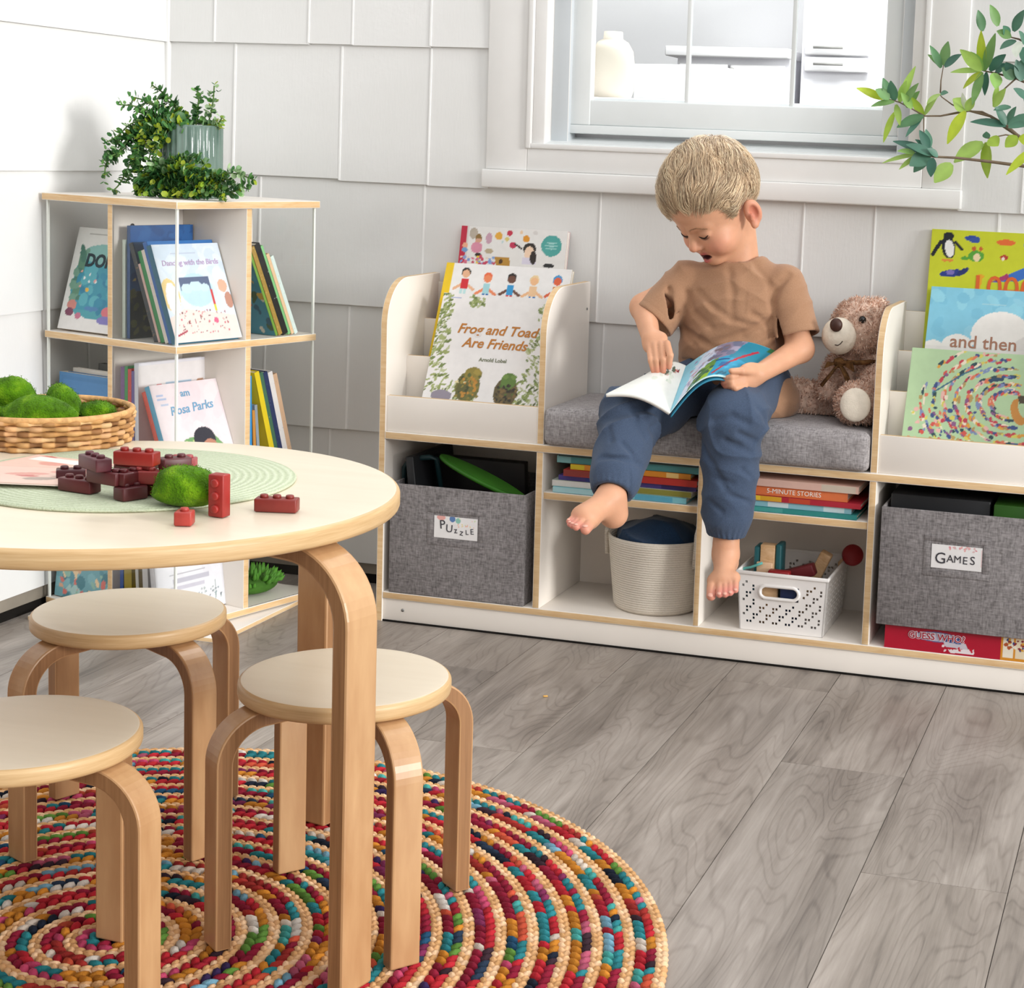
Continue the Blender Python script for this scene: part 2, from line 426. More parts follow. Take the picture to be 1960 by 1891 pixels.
# ------------------------------------------------------------------ floor of grey planks running to the wall
def floor_mat():
    m, nt, b = nt_new('grey_oak_planks')
    at = N(nt, 'ShaderNodeAttribute'); at.attribute_name = 'rnd'
    tc = N(nt, 'ShaderNodeTexCoord')
    av = N(nt, 'ShaderNodeVectorMath', operation='ADD'); L(nt, tc.outputs['Object'], av.inputs[0])
    sc = N(nt, 'ShaderNodeVectorMath', operation='SCALE'); L(nt, at.outputs['Vector'], sc.inputs[0]); sc.inputs['Scale'].default_value = 23.0
    L(nt, sc.outputs[0], av.inputs[1])
    def mp(s):
        q = N(nt, 'ShaderNodeMapping'); q.inputs['Scale'].default_value = s; L(nt, av.outputs[0], q.inputs['Vector']); return q.outputs[0]
    # cathedral grain: warped contour lines of a stretched noise
    big = noise(nt, mp((5.6, .8, 1)), 1.5, 2, .4, .6)
    mu = N(nt, 'ShaderNodeMath', operation='MULTIPLY'); L(nt, big.outputs[0], mu.inputs[0]); mu.inputs[1].default_value = 190
    si = N(nt, 'ShaderNodeMath', operation='SINE'); L(nt, mu.outputs[0], si.inputs[0])
    fine = noise(nt, mp((110, 4, 1)), 2.0, 6, .7, .3)
    mid = noise(nt, mp((6, 1.0, 1)), 2.0, 5, .6, .6)
    streak = noise(nt, mp((26, .9, 1)), 2.0, 4, .6, .5)
    mx0 = N(nt, 'ShaderNodeMath', operation='MAXIMUM'); L(nt, si.outputs[0], mx0.inputs[0]); mx0.inputs[1].default_value = 0
    pw = N(nt, 'ShaderNodeMath', operation='POWER'); L(nt, mx0.outputs[0], pw.inputs[0]); pw.inputs[1].default_value = 4
    a1 = N(nt, 'ShaderNodeMath', operation='MULTIPLY_ADD'); L(nt, pw.outputs[0], a1.inputs[0]); a1.inputs[1].default_value = -.10; L(nt, mid.outputs[0], a1.inputs[2])
    a2 = N(nt, 'ShaderNodeMath', operation='MULTIPLY_ADD'); L(nt, fine.outputs[0], a2.inputs[0]); a2.inputs[1].default_value = .38; L(nt, a1.outputs[0], a2.inputs[2])
    a3 = N(nt, 'ShaderNodeMath', operation='MULTIPLY_ADD'); L(nt, streak.outputs[0], a3.inputs[0]); a3.inputs[1].default_value = .35; L(nt, a2.outputs[0], a3.inputs[2])
    col = ramp(nt, a3.outputs[0], [(.54, lin('#655d57')), (.76, lin('#887f77')), (.94, lin('#9d948c')), (1.12, lin('#b0a79f'))])
    sep = N(nt, 'ShaderNodeSeparateXYZ'); L(nt, at.outputs['Vector'], sep.inputs[0])
    col = mixc(nt, 1.0, col, ramp(nt, sep.outputs[2], [(0, (.9, .9, .9)), (1, (1.05, 1.04, 1.03))]), 'MULTIPLY')
    L(nt, col, b.inputs['Base Color'])
    rr = N(nt, 'ShaderNodeMapRange'); L(nt, fine.outputs[0], rr.inputs[0]); rr.inputs[3].default_value = .3; rr.inputs[4].default_value = .46; L(nt, rr.outputs[0], b.inputs['Roughness'])
    b.inputs['Specular IOR Level'].default_value = .5
    bump(nt, b, a2.outputs[0], .12, .0015)
    return m
mb = MB(); lay = []
PW = .1895; rf = random.Random(5)
FX0, FX1, FY0, FY1 = XW, 1.9, -3.4, YW
mb.box(XW - .05, 1.9, FY0, YW + .06, -.03, -.0015, 1)
n0 = len(mb.bm.faces); rv = [(0, 0, 0)] * n0
for k in range(-8, 7):
    x0 = .722 + (k) * PW; x1 = x0 + PW
    if x1 < FX0 or x0 > FX1: continue
    y = -.113 - .371 * k
    while y > FY0 - 1.3: y -= 1.22
    while y < FY1:
        ya, yb = max(y, FY0), min(y + 1.22, FY1)
        if yb - ya > .01:
            g = .0007
            xa, xb = max(x0, FX0) + g, min(x1, FX1) - g
            b4 = len(mb.bm.faces)
            mb._add([(xa, ya + g, 0), (xb, ya + g, 0), (xb, yb - g, 0), (xa, yb - g, 0), (xa - g * .6, ya, -.0015), (xb + g * .6, ya, -.0015), (xb + g * .6, yb, -.0015), (xa - g * .6, yb, -.0015)],
                    [(0, 1, 2, 3), (0, 4, 5, 1), (1, 5, 6, 2), (2, 6, 7, 3), (3, 7, 4, 0)])
            r = (rf.random(), rf.random(), rf.random()); rv += [r] * 5
        y += 1.22
fl = mb.build('floor', [floor_mat(), M_('#2b2724', .8)], recalc=False)
at = fl.data.attributes.new('rnd', 'FLOAT_VECTOR', 'FACE'); at.data.foreach_set('vector', np.array(rv, dtype=np.float32).ravel())
tag(fl, 'grey wood plank floor', None, None, 'structure')

# ------------------------------------------------------------------ window
TRIM = M_('#e9e8e6', .4, .4, .03, 8, bmp=.04, bscale=60)
SASHM = M_('#e6eaea', .35, .5, .03, 8)
JAMBM = M_('#ccd2d6', .45, .4, .03, 8)
def glass_mat(name, tint=(.97, .99, .99), refl=.07, rough=.0):
    m, nt, b = nt_new(name)
    tr = N(nt, 'ShaderNodeBsdfTransparent'); tr.inputs[0].default_value = (*tint, 1)
    gl = N(nt, 'ShaderNodeBsdfGlossy'); gl.inputs['Roughness'].default_value = rough
    fr = N(nt, 'ShaderNodeLayerWeight'); fr.inputs['Blend'].default_value = .12
    v = coords(nt); nz = noise(nt, v, 3)
    ad = N(nt, 'ShaderNodeMath', operation='MULTIPLY_ADD'); L(nt, nz.outputs[0], ad.inputs[0]); ad.inputs[1].default_value = refl * .3; L(nt, fr.outputs['Fresnel'], ad.inputs[2])
    mx = N(nt, 'ShaderNodeMixShader'); L(nt, ad.outputs[0], mx.inputs[0]); L(nt, tr.outputs[0], mx.inputs[1]); L(nt, gl.outputs[0], mx.inputs[2])
    out = [n for n in nt.nodes if n.type == 'OUTPUT_MATERIAL'][0]; L(nt, mx.outputs[0], out.inputs[0])
    return m
GLASS = glass_mat('window_glass')
YF = .247   # face of the flat trim
win = thing('window_1', 'white framed window above the bench', 'window', T(0, 0, 0)); win['kind'] = 'structure'
mb = MB()
mb.box(WX0, .192, YF, YW, .868, 1.98, 0, bev=.002); mb.box(.974, WX1, YF, YW, .868, 1.98, 0, bev=.002)
mb.box(.192, .974, YF, YW, .868, .914, 0, bev=.002); mb.box(.192, .974, YF, YW, 1.88, 1.98, 0, bev=.002)
mb.box(WX0 - .004, WX1 + .002, YF - .012, YW, .832, .868, 0, bev=.003)
mb.build('window_trim', TRIM, win)
mb = MB()   # inner frame lip + jambs
mb.box(.190, .2, YF - .006, .33, .912, 1.88, 0, bev=.0015); mb.box(.2, .226, YF + .004, .33, .916, 1.88, 0, bev=.002)
mb.box(.966, .976, YF - .006, .33, .912, 1.88, 0, bev=.0015); mb.box(.944, .966, YF + .004, .33, .916, 1.88, 0, bev=.002)
mb.box(.2, .966, YF - .004, .33, .912, .922, 0, bev=.0015)
mb._add([(.2, YF + .004, .922), (.966, YF + .004, .922), (.966, .33, .938), (.2, .33, .938), (.2, YF + .004, .91), (.966, YF + .004, .91), (.966, .33, .91), (.2, .33, .91)], [(0, 1, 2, 3), (0, 4, 5, 1), (1, 5, 6, 2), (2, 6, 7, 3), (3, 7, 4, 0)], 1)
mb.box(.226, .262, .285, .33, .92, 1.88, 2, bev=.001); mb.box(.918, .944, .285, .33, .92, 1.88, 2, bev=.001)
mb.box(.2, .966, YF, .33, 1.86, 1.9, 0)
mb.build('window_frame', [TRIM, SASHM, JAMBM], win)
mb = MB()
mb.box(.25, .93, .296, .326, .945, .962, 0, bev=.002); mb.box(.25, .93, .302, .322, .962, 1.012, 0, bev=.003)
mb.box(.25, .302, .300, .324, .962, 1.86, 0, bev=.003); mb.box(.884, .93, .300, .324, .962, 1.86, 0, bev=.003)
for x in (.497, .706): mb.box(x - .004, x + .004, .306, .318, 1.01, 1.86, 0, bev=.001)
mb.build('window_sash', SASHM, win)
mb = MB(); mb.box(.30, .886, .311, .3135, 1.01, 1.86, 0); mb.build('window_pane', GLASS, win)

# ------------------------------------------------------------------ bright room seen through the window
KW = M_('#f3f2f4', .4, .3, .02, 5); KW2 = M_('#ecebf0', .45, .3, .02, 5)
mb = MB(); mb.box(-1.2, 3.0, 2.85, 2.9, .0, 3.2); tag(mb.build('wall_kitchen', KW), 'white wall of the room beyond the window', None, None, 'structure')
def cabinet(x0, x1, z0, z1, y, label, knobs=(), bars=()):
    o = thing('kitchen_cabinet', label, 'cabinet', T((x0 + x1) / 2, y + .3, z0))
    mb = MB(); w = (x1 - x0) / 2; h = z1 - z0
    mb.box(-w, w, -.28, .29, 0, h, 0); mb.build('cabinet_body', KW2, o)
    return o, w, h
def kp(u, v): return P(u, v, 2.2)
ca, cb, cc = kp(1290, 210), kp(1395, 110), kp(1510, 85)
o, w, h = cabinet(ca.x, cc.x, 0, cb.z, 2.2, 'white double door cabinet with two small dark knobs seen through the window')
ks = M_('#a2a19e', .4, .4)
for s, kx in ((-1, 1387), (1, 1402)):
    mb = MB(); a, b = (-w, kp(1394.5, 137).x - (ca.x + cc.x) / 2)
    m_ = kp(1394.5, 137).x - (ca.x + cc.x) / 2
    mb.box(*((-w + .01, m_ - .004) if s < 0 else (m_ + .004, w - .01)), -.30, -.28, .05, h - .02, 0, bev=.004)
    d = mb.build('cabinet_door', KW, o)
    q = kp(kx, 137); mb = MB(); mb.ico((q.x - (ca.x + cc.x) / 2, -.312, q.z), .012, 2); mb.build('knob', ks, d)
mb = MB(); mb.box(-w - .03, w + .005, -.32, .29, h, h + .03, 0, bev=.004); tag(mb.build('cabinet_top', KW, o), 'white cabinet top')
c0, c1 = kp(1522, 210), kp(1665, 85)
o, w, h = cabinet(c0.x, c1.x, 0, c1.z + .25, 2.24, 'white drawer cabinet with two bar handles seen through the window')
for v in (90, 122):
    q = kp(1582, v); mb = MB(); mb.box(-w + .012, w - .012, -.30, -.28, q.z - .0215, q.z + .0215, 0, bev=.003); d = mb.build('drawer', KW, o)
    mb = MB(); mb.tube([(q.x - (c0.x + c1.x) / 2 - .045, -.318, q.z), (q.x - (c0.x + c1.x) / 2 + .045, -.318, q.z)], .004, 8); mb.build('drawer_handle', ks, d)
# white slanted island end and the vase in front of it
ql = [P(u, v, 1.2) for u, v in ((1212, 122), (1368, 124), (1322, 208), (1212, 208))]
mb = MB(); mb.prism([(p.x, p.z) for p in ql][:2] + [(ql[2].x, 0.0), (ql[3].x, 0.0)], -1.8, -1.2, M=RX(PI / 2), bev=.004)
tag(mb.build('kitchen_island', KW), 'white slanted island standing behind the vase beyond the window', 'kitchen island')
q = P(1170, 191, .50); r = .046
mb = MB(); mb.lathe([(0, 0), (r * .72, 0), (r * .9, .006), (r, .02), (r * 1.0, .075), (r * .93, .1), (r * .7, .118), (r * .45, .125), (r * .42, .14), (r * .36, .14), (r * .38, .12), (0, .1)], 40)
v = mb.build('vase', M_('#ddd3c4', .5, .4, .03, 10), None, T(q.x, q.y, q.z)); tag(v, 'rounded off-white vase on the ledge outside the window', 'vase')
mb = MB(); mb.box(.15, .99, .335, .62, q.z - .03, q.z, 0, bev=.003); mb.box(.15, .99, .335, .36, .80, q.z - .03); tag(mb.build('trim_1', KW), 'white ledge on the far side of the window', None, None, 'structure')
# ================================================================== STORAGE BENCH
LAM = M_('#ece5dc', .38, .4, .02, 6)
EDGE = M_wood('birch_edge', '#cda676', '#e3c79c', (6, 60, 60), .45)
EDGEL = M_wood('birch_edge_light', '#dcbb8c', '#eed8b4', (6, 60, 60), .45)
BENCH = thing('storage_bench', 'white storage bench with birch edges, book towers at both ends and a cushioned seat', 'bench', T(.63, .12, 0))
BW, BD = 1.268, .24
def bpart(name, mb, mats=None): return mb.build(name, mats or [LAM, EDGE], BENCH, T(-.63, -.12, 0))
def tower_poly(y0, y1, z0, z1, r=.088):
    pts = [(y0, z0), (y1, z0), (y1, z1)]
    n = 14
    for i in range(n + 1):
        a = PI / 2 + (PI / 2) * i / n
        pts.append((y0 + r + r * math.cos(a), z1 - r + r * .9 * math.sin(a) + r * .1 * (1 - (1 - math.sin(a))) ))
    return pts
# poly (y,z) extruded along x
MYZ = Matrix(((0, 0, 1, 0), (1, 0, 0, 0), (0, 1, 0, 0), (0, 0, 0, 1)))
TP = [0.0165, .3215, .3345]
def side_panel(x0, x1, tall):
    mb = MB()
    if tall:
        mb.prism(tower_poly(0, BD, 0, .6575), x0, x1, 0, M=MYZ, bev=.0012, side=1, smooth=False)
    else:
        mb.box(x0, x1, .0, BD, .0585, .355, 0, bev=.001, fm={'y0': 1})
    return bpart('side_panel' if tall else 'divider', mb)
for x0, x1 in ((.003, .0165), (1.2525, 1.266)): side_panel(x0, x1, True)
for x0, x1 in ((.3215, .3350), (.9460, .9590)):
    side_panel(x0, x1, False)
    mb = MB(); mb.prism(tower_poly(0, BD, .3695, .6575), x0, x1, 0, M=MYZ, bev=.0012, side=1); bpart('tower_side', mb)
side_panel(.6335, .6445, False)
fm = {'y0': 1}
for nm, a in (('plinth', (.0165, 1.2525, .004, .02, .0, .045)), ('base_shelf', (.0165, 1.2525, .0, BD, .045, .0585)), ('seat_shelf', (.0165, 1.2525, -.002, BD, .355, .3695))):
    mb = MB(); mb.box(*a, 0, bev=.0012, fm=(fm if nm != 'plinth' else {})); bpart(nm, mb)
# near-black strip along the foot of the plinth
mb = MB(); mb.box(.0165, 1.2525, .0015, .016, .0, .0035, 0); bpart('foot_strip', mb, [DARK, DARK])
for x0, x1 in ((.335, .6335), (.6445, .946)):
    mb = MB(); mb.box(x0, x1, .006, BD, .2660, .2800, 0, bev=.001, fm=fm); bpart('middle_shelf', mb)
mb = MB(); mb.box(.0165, 1.2525, BD - .008, BD - .001, .0585, .355, 0); bpart('back_panel', mb)
for x0, x1 in ((.0165, .3215), (.959, 1.2525)):
    mb = MB(); mb.box(x0, x1, .004, .017, .3695, .4375, 0, bev=.001, fm={'z1': 1}); bpart('front_lip', mb)
    for y, zb, zt in ((.089, .3695, .5056), (.167, .44, .5712)):
        mb = MB(); mb.box(x0, x1, y, y + .011, zb, zt, 0, bev=.0008, fm={'z1': 1}); bpart('tier_board', mb)
    mb = MB(); mb.box(x0, x1, BD - .009, BD - .0005, .3695, .6395, 0, bev=.0008, fm={'z1': 1}); bpart('tower_back', mb)
    for y0, y1, z in ((.017, .089, .380), (.1, .167, .442), (.178, BD - .009, .505)):
        mb = MB(); mb.box(x0, x1, y0, y1, z - .009, z, 0); bpart('tier_floor', mb)
# small screw heads
STEEL = M_('#8f8f8d', .3, .6, metal=.8)
for (u, v, y) in ((771, 1168, .004),): 
    q = P(u, v, y); mb = MB(); mb.lathe([(0, -.0008), (.003, -.0008), (.003, .001), (0, .001)], 16, M=T(q.x, y, q.z) @ RX(PI / 2)); bpart('screw', mb, [STEEL, STEEL])
q = P(1134, 592, .22); mb = MB(); mb.lathe([(0, 0), (.0025, 0), (.0025, .0012), (0, .0012)], 14, M=T(.3352, .222, q.z) @ RY(PI / 2)); bpart('screw', mb, [STEEL, STEEL])

# ------------------------------------------------------------------ cushion
def fabric(name, c1, c2, sc=900, rough=.9, bmp=.10):
    m, nt, b = nt_new(name)
    a = noise(nt, coords(nt, (1, .6, .22)), sc, 3); c = noise(nt, coords(nt, (.22, .6, 1)), sc, 3); d = noise(nt, coords(nt), 18, 3)
    mx = N(nt, 'ShaderNodeMath', operation='ADD'); L(nt, a.outputs[0], mx.inputs[0]); L(nt, c.outputs[0], mx.inputs[1])
    ad = N(nt, 'ShaderNodeMath', operation='MULTIPLY_ADD'); L(nt, d.outputs[0], ad.inputs[0]); ad.inputs[1].default_value = .3; L(nt, mx.outputs[0], ad.inputs[2])
    L(nt, ramp(nt, ad.outputs[0], [(.72, lin(c1)), (1.15, tuple((x + y) / 2 for x, y in zip(lin(c1), lin(c2)))), (1.6, lin(c2))]), b.inputs['Base Color'])
    b.inputs['Roughness'].default_value = rough; b.inputs['Specular IOR Level'].default_value = .15; b.inputs['Sheen Weight'].default_value = .05
    bump(nt, b, mx.outputs[0], bmp, .001); return m
FELT = fabric('grey_woven_fabric', '#565252', '#9f9a9a', 420)
CUSHM = fabric('grey_cushion_fabric', '#6e6a6a', '#bab5b5', 420)
x0, x1, y0, y1, z0, z1 = .338, .9435, -.014, .232, .3705, .4405
nx, ny, nz = 60, 26, 10
def cush(u, v, w):
    """u,v,w in 0..1 on the shell of a box -> softly puffed shell"""
    x = x0 + (x1 - x0) * u; y = y0 + (y1 - y0) * v; z = z0 + (z1 - z0) * w
    rad = .012
    c = Vector((min(max(x, x0 + rad), x1 - rad), min(max(y, y0 + rad), y1 - rad), min(max(z, z0 + rad), z1 - rad)))
    d = Vector((x, y, z)) - c
    if d.length > 1e-6: p = c + d.normalized() * rad
    else: p = Vector((x, y, z))
    if w > .98: p.z += .006 * (1 - (2 * u - 1) ** 4) * (1 - (2 * v - 1) ** 4) 
    if v < .02:
        p.y -= .004 * math.sin(PI * w) + .0022 * math.sin(u * 41 + 2 * math.sin(w * 3)) * math.sin(PI * w) * (.3 + .7 * max(0, u - .45) / .55) 
    return p
mb = MB(); t = bmesh.new(); cache = {}
def cv(i, j, k):
    if (i, j, k) not in cache: cache[(i, j, k)] = t.verts.new(cush(i / nx, j / ny, k / nz))
    return cache[(i, j, k)]
for i in range(nx):
    for j in range(ny):
        for k in (0, nz): t.faces.new((cv(i, j, k), cv(i + 1, j, k), cv(i + 1, j + 1, k), cv(i, j + 1, k)))
    for k in range(nz):
        for j in (0, ny): t.faces.new((cv(i, j, k), cv(i + 1, j, k), cv(i + 1, j, k + 1), cv(i, j, k + 1)))
for j in range(ny):
    for k in range(nz):
        for i in (0, nx): t.faces.new((cv(i, j, k), cv(i, j + 1, k), cv(i, j + 1, k + 1), cv(i, j, k + 1)))
mb.merge(t, None, True)
CUSH = mb.build('seat_cushion', CUSHM); tag(CUSH, 'grey fabric cushion on the bench seat under the boy', 'cushion')

# ------------------------------------------------------------------ fabric bins with paper labels
INK = M_('#3b3a40', .6, .3)
def fabric_bin(label, x0, x1, y0, y1, z0, z1, text, tx, tz, letters):
    o = thing('fabric_bin', label, 'storage bin', T((x0 + x1) / 2, (y0 + y1) / 2, z0), 'grey fabric bins in the bench')
    w, d, h = (x1 - x0) / 2, (y1 - y0) / 2, z1 - z0; t = .004
    mb = MB()
    for a in ((-w, w, -d, -d + t, 0, h), (-w, w, d - t, d, 0, h), (-w, -w + t, -d + t, d - t, 0, h), (w - t, w, -d + t, d - t, 0, h), (-w + t, w - t, -d + t, d - t, 0, t)):
        mb.box(*a, 0, bev=.0012)
    mb.build('bin_body', FELT, o)
    # stitched label patch
    lx, lz = tx - (x0 + x1) / 2, tz - z0
    pw, ph = .058, .036
    mb = MB(); yy = -d - .0012
    mb.box(lx - pw, lx + pw, yy, -d + .0005, lz - ph, lz - ph + .012, 0, bev=.0006); mb.box(lx - pw, lx + pw, yy, -d + .0005, lz + ph - .010, lz + ph, 0, bev=.0006)
    mb.box(lx - pw, lx - pw + .012, yy, -d + .0005, lz - ph + .0121, lz + ph - .0101, 0, bev=.0006); mb.box(lx + pw - .012, lx + pw, yy, -d + .0005, lz - ph + .0121, lz + ph - .0101, 0, bev=.0006)
    mb.build('label_holder', FELT, o)
    cw, ch = .088, .042
    cv_ = Canvas(cw, ch, 1200, '#e9e7e6'); letters(cv_)
    c = cv_.mesh('name_card', PRINT, o, T(lx - cw / 2, -d - .0006, lz - ch / 2))
    return o, c
def puzzle_card(c):
    c.ell(.16, .93, .10, .06, '#e2a79f'); c.ell(.42, .9, .07, .07, '#5d7fb0'); c.ell(.55, .84, .06, .06, '#8fc3b4'); c.specks(14, ['#e6d59a', '#cfe0b8', '#e7b9a6'], (.01, .025), (.55, .55, .95, .95), 4)
def games_card(c):
    c.specks(16, ['#e3a9a9', '#d98f97', '#d8b6b6'], (.012, .03), (.3, .8, .98, .98), 6); c.line([(.99, .2), (.99, .9)], .008, '#dca1a1')
o, c = fabric_bin('grey fabric bin marked PUZZLE in the left cubby', .0285, .303, -.0, .225, .0595, .271, 'PUZZLE', .1645, .196, puzzle_card)
for ch, x, z, s, r in (('P', .017, .025, .024, .1), ('U', .031, .0185, .021, -.05), ('z', .044, .0165, .017, .1), ('z', .056, .0135, .018, -.15), ('L', .067, .0145, .013, .1), ('E', .077, .0165, .015, .1)):
    text_mesh('letter', ch, s, INK, c, T(x, -.0004, z) @ RX(PI / 2) @ RZ(r), ext=.0002)
o, c = fabric_bin('grey fabric bin marked GAMES in the right cubby above the red game box', .972, 1.240, -.012, .222, .1030, .314, 'GAMES', 1.1075, .2355, games_card)
for ch, x, z, s in (('G', .016, .017, .028), ('A', .033, .0175, .019), ('M', .046, .0175, .018), ('E', .059, .0165, .019), ('S', .072, .0175, .021)):
    text_mesh('letter', ch, s, INK, c, T(x, -.0004, z) @ RX(PI / 2), ext=.0002)
# contents of the PUZZLE bin
def simple_box(name, label, cat, w, d, h, M, mats, bev=.002, group=None, fm=None):
    mb = MB(); mb.box(-w / 2, w / 2, -d / 2, d / 2, 0, h, 0, bev=bev, fm=fm); o = mb.build(name, mats, None, M); return tag(o, label, cat, group)
BLK = M_('#17181b', .5, .4, .1); 
simple_box('board_game_box', 'black board game box standing in the PUZZLE bin at the left', 'game box', .016, .19, .255, T(.085, .12, .066) @ RY(-.12), [BLK])
simple_box('board_game_box', 'dark board game box leaning at the back of the PUZZLE bin', 'game box', .19, .02, .245, T(.16, .155, .066) @ RX(.12), [M_('#201d1e', .5, .4, .15)])
q0, q1 = P(843, 868, .06), P(985, 942, .045)
mb = MB(); d = (q1 - q0)
n = d.normalized(); up = Vector((.25, -.25, .93)); yv = up.cross(n).normalized(); up = n.cross(yv)
o = thing('puzzle_tray', 'bright green oval puzzle tray leaning in the PUZZLE bin', 'tray', basis(q0, n, yv, up))
Lh = d.length + .03
pr_ = [(Lh / 2 + Lh / 2 * math.cos(a), .021 * math.sin(a)) for a in np.linspace(0, 2 * PI, 40, endpoint=False)]
mb.prism(pr_, -.009, .0, 0, bev=.003, smooth=True); mb.build('tray_body', M_('#336f1c', .45, .4, .05), o)
mb = MB(); mb.prism([(Lh / 2 + (x - Lh / 2) * .85, y * .8) for x, y in pr_], .0, .0012, 0, smooth=True); mb.build('tray_inset', M_('#356d1e', .5, .4, .05), o)
q = P(785, 905, .06)
mb = MB(); mb.tube([(q.x - .012, q.y, q.z - .05), (q.x - .012, q.y, q.z + .01), (q.x + .0, q.y, q.z + .028), (q.x + .04, q.y, q.z + .034), (q.x + .05, q.y + .01, q.z + .03), (q.x + .055, q.y + .03, q.z - .05)], .0055, 8); tag(mb.build('skipping_rope', M_('#173236', .4, .4)), 'dark teal loop of cord sticking up from the PUZZLE bin', 'cord')
# contents of the GAMES bin
simple_box('board_game_box', 'black board game box filling the left of the GAMES bin', 'game box', .175, .16, .225, T(1.07, .1, .108), [BLK])
simple_box('board_game_box', 'green board game box at the right of the GAMES bin', 'game box', .066, .15, .222, T(1.197, .09, .108), [M_('#2d5c18', .5, .4, .05), M_('#7a2222', .5)], fm={})
# red game box below
o = thing('board_game_box', 'flat red game box with a yellow card end under the GAMES bin', 'game box', T(1.115, .11, .0588))
mb = MB(); mb.box(-.128, .128, -.108, .11, 0, .0425, 0, bev=.0012); mb.build('box_body', M_('#b01030', .4, .45, .04), o)
cv_ = Canvas(.256, .0425, 1100, '#b3112f'); cv_.rect(.80, 0, 1, 1, '#d9912c')
cv_.rect(.815, .12, .885, .95, '#efe6d2'); cv_.rect(.90, .12, .985, .95, '#e9d9bb'); cv_.specks(26, ['#8a2430', '#3c4a86', '#efe6d2', '#b5562e', '#d8a23a'], (.006, .014), (.82, .45, .98, .9), 9)
cv_.ell(.36, .66, .155, .036, '#5d5c8c'); cv_.ell(.36, .66, .145, .03, '#b9b3c4'); cv_.poly([(.40, .62), (.56, .5), (.58, .25), (.42, .3)], '#c9c2cc'); cv_.poly([(.40, .75), (.52, .66), (.53, .45), (.42, .5)], '#3a4b8d'); cv_.poly([(.44, .2), (.62, .3), (.62, .08), (.46, .06)], '#e8dfe2'); cv_.specks(12, ['#c1122d', '#ecd9de'], (.005, .012), (.4, .1, .62, .35), 3)
f = cv_.mesh('printed_front', PRINT, o, T(-.128, -.1084, 0))
text_mesh('lettering_outline', 'GUESS WHO?', .0165, M_('#e6dde4', .5), f, T(.092, -.0004, .0275) @ RX(PI / 2), ext=.0002, bold=.0011)
text_mesh('title_lettering', 'GUESS WHO?', .0165, M_('#a3142b', .5), f, T(.092, -.0010, .0275) @ RX(PI / 2), ext=.0002, bold=.0001)

# ------------------------------------------------------------------ stacks of books in the two small cubbies
def flat_book(label, group, x0, x1, zb, t, spine, rot=0, yfront=.012, depth=.19, txt=None, tcol='#f4efe6', tx=.5, blocks=()):
    """book lying flat, spine towards the room"""
    w = x1 - x0
    M = basis((x0, yfront, zb + t), (0, 1, 0), (0, 0, -1), (-1, 0, 0)) 
    M = T(x0 + w / 2, yfront, zb) @ RZ(rot) @ basis((-w / 2, 0, 0), (0, 1, 0), (0, 0, 1), (1, 0, 0))
    cv_ = Canvas(t, w, 900, spine)
    for a, b, c in blocks: cv_.rect(.06, a, .94, b, c)
    o = book('picture_book', label, group, depth, w, t, M, spine, spine_cv=cv_)
    if txt:
        text_mesh('spine_lettering', txt, t * .72, M_(tcol, .5), o, basis((-.0012, t * .5, w * tx), (0, 0, 1), (0, 1, 0), (-1, 0, 0)), ext=.0001)
    return o
G1 = 'books stacked flat in the left small cubby'
z = .2808
spec = [(.352, .61, .0105, '#7fc4cf', 'lowest light blue book of the stack left of the boy', [(.0, .35, '#a9d3d8'), (.62, .9, '#58a9c4')]),
        (.349, .618, .0115, '#b7c1b6', 'pale grey green book above the lowest in the stack left of the boy', [(.0, .3, '#dedbd5'), (.35, .45, '#d7b9a9'), (.6, 1, '#8d8a3c')]),
        (.360, .6255, .009, '#4a3f86', 'indigo book in the stack left of the boy', [(.2, .5, '#34438f'), (.75, 1, '#332a66')]),
        (.372, .6285, .012, '#b3332c', 'red book in the stack left of the boy', [(.0, .25, '#8d3a35'), (.33, .5, '#e2574a')]),
        (.384, .6155, .010, '#d98a2c', 'orange yellow book in the stack left of the boy', [(.0, .12, '#d9c22e'), (.25, .4, '#e8a93a'), (.8, .9, '#e9c47a')]),
        (.356, .6295, .013, '#4d8f90', 'teal book near the top of the stack left of the boy', [(.0, .1, '#7fb3b4'), (.3, .42, '#8aa98c')]),
        (.362, .6285, .009, '#1f3d3c', 'dark green book on top of the stack left of the boy', [])]
for i, (a, b, t, c, lb, bl) in enumerate(spec):
    flat_book(lb, G1, a, b, z, t, c, 0, .010 + .004 * (i % 3), .2, blocks=bl); z += t + .0004
G2 = 'books stacked flat in the right small cubby'
z = .2808
spec = [(.655, .925, .0085, '#2f8a86', 'lowest teal book of the stack right of the boy', [(.3, .5, '#4aa09a')], None),
        (.66, .914, .0105, '#8fc3cf', 'light blue book second from the bottom right of the boy', [(.4, .55, '#d6e4e6'), (.8, .95, '#cfe3e6')], None),
        (.67, .931, .0095, '#b02a3a', 'red and yellow book in the stack right of the boy', [(.0, .45, '#d9a52e'), (.1, .3, '#e8c33c'), (.5, .65, '#c14a30')], None),
        (.662, .906, .0165, '#e07848', 'thick orange book of stories in the stack right of the boy', [(.0, .1, '#e8906a')], '5-MINUTE STORIES'),
        (.666, .926, .013, '#dcb5a6', 'pale pink book on top of the stack right of the boy', [(.74, .98, '#cdbfae')], None)]
for i, (a, b, t, c, lb, bl, tx) in enumerate(spec):
    flat_book(lb, G2, a, b, z, t, c, 0, .009 + .004 * (i % 2), .2, blocks=bl, txt=tx, tx=.6); z += t + .0004

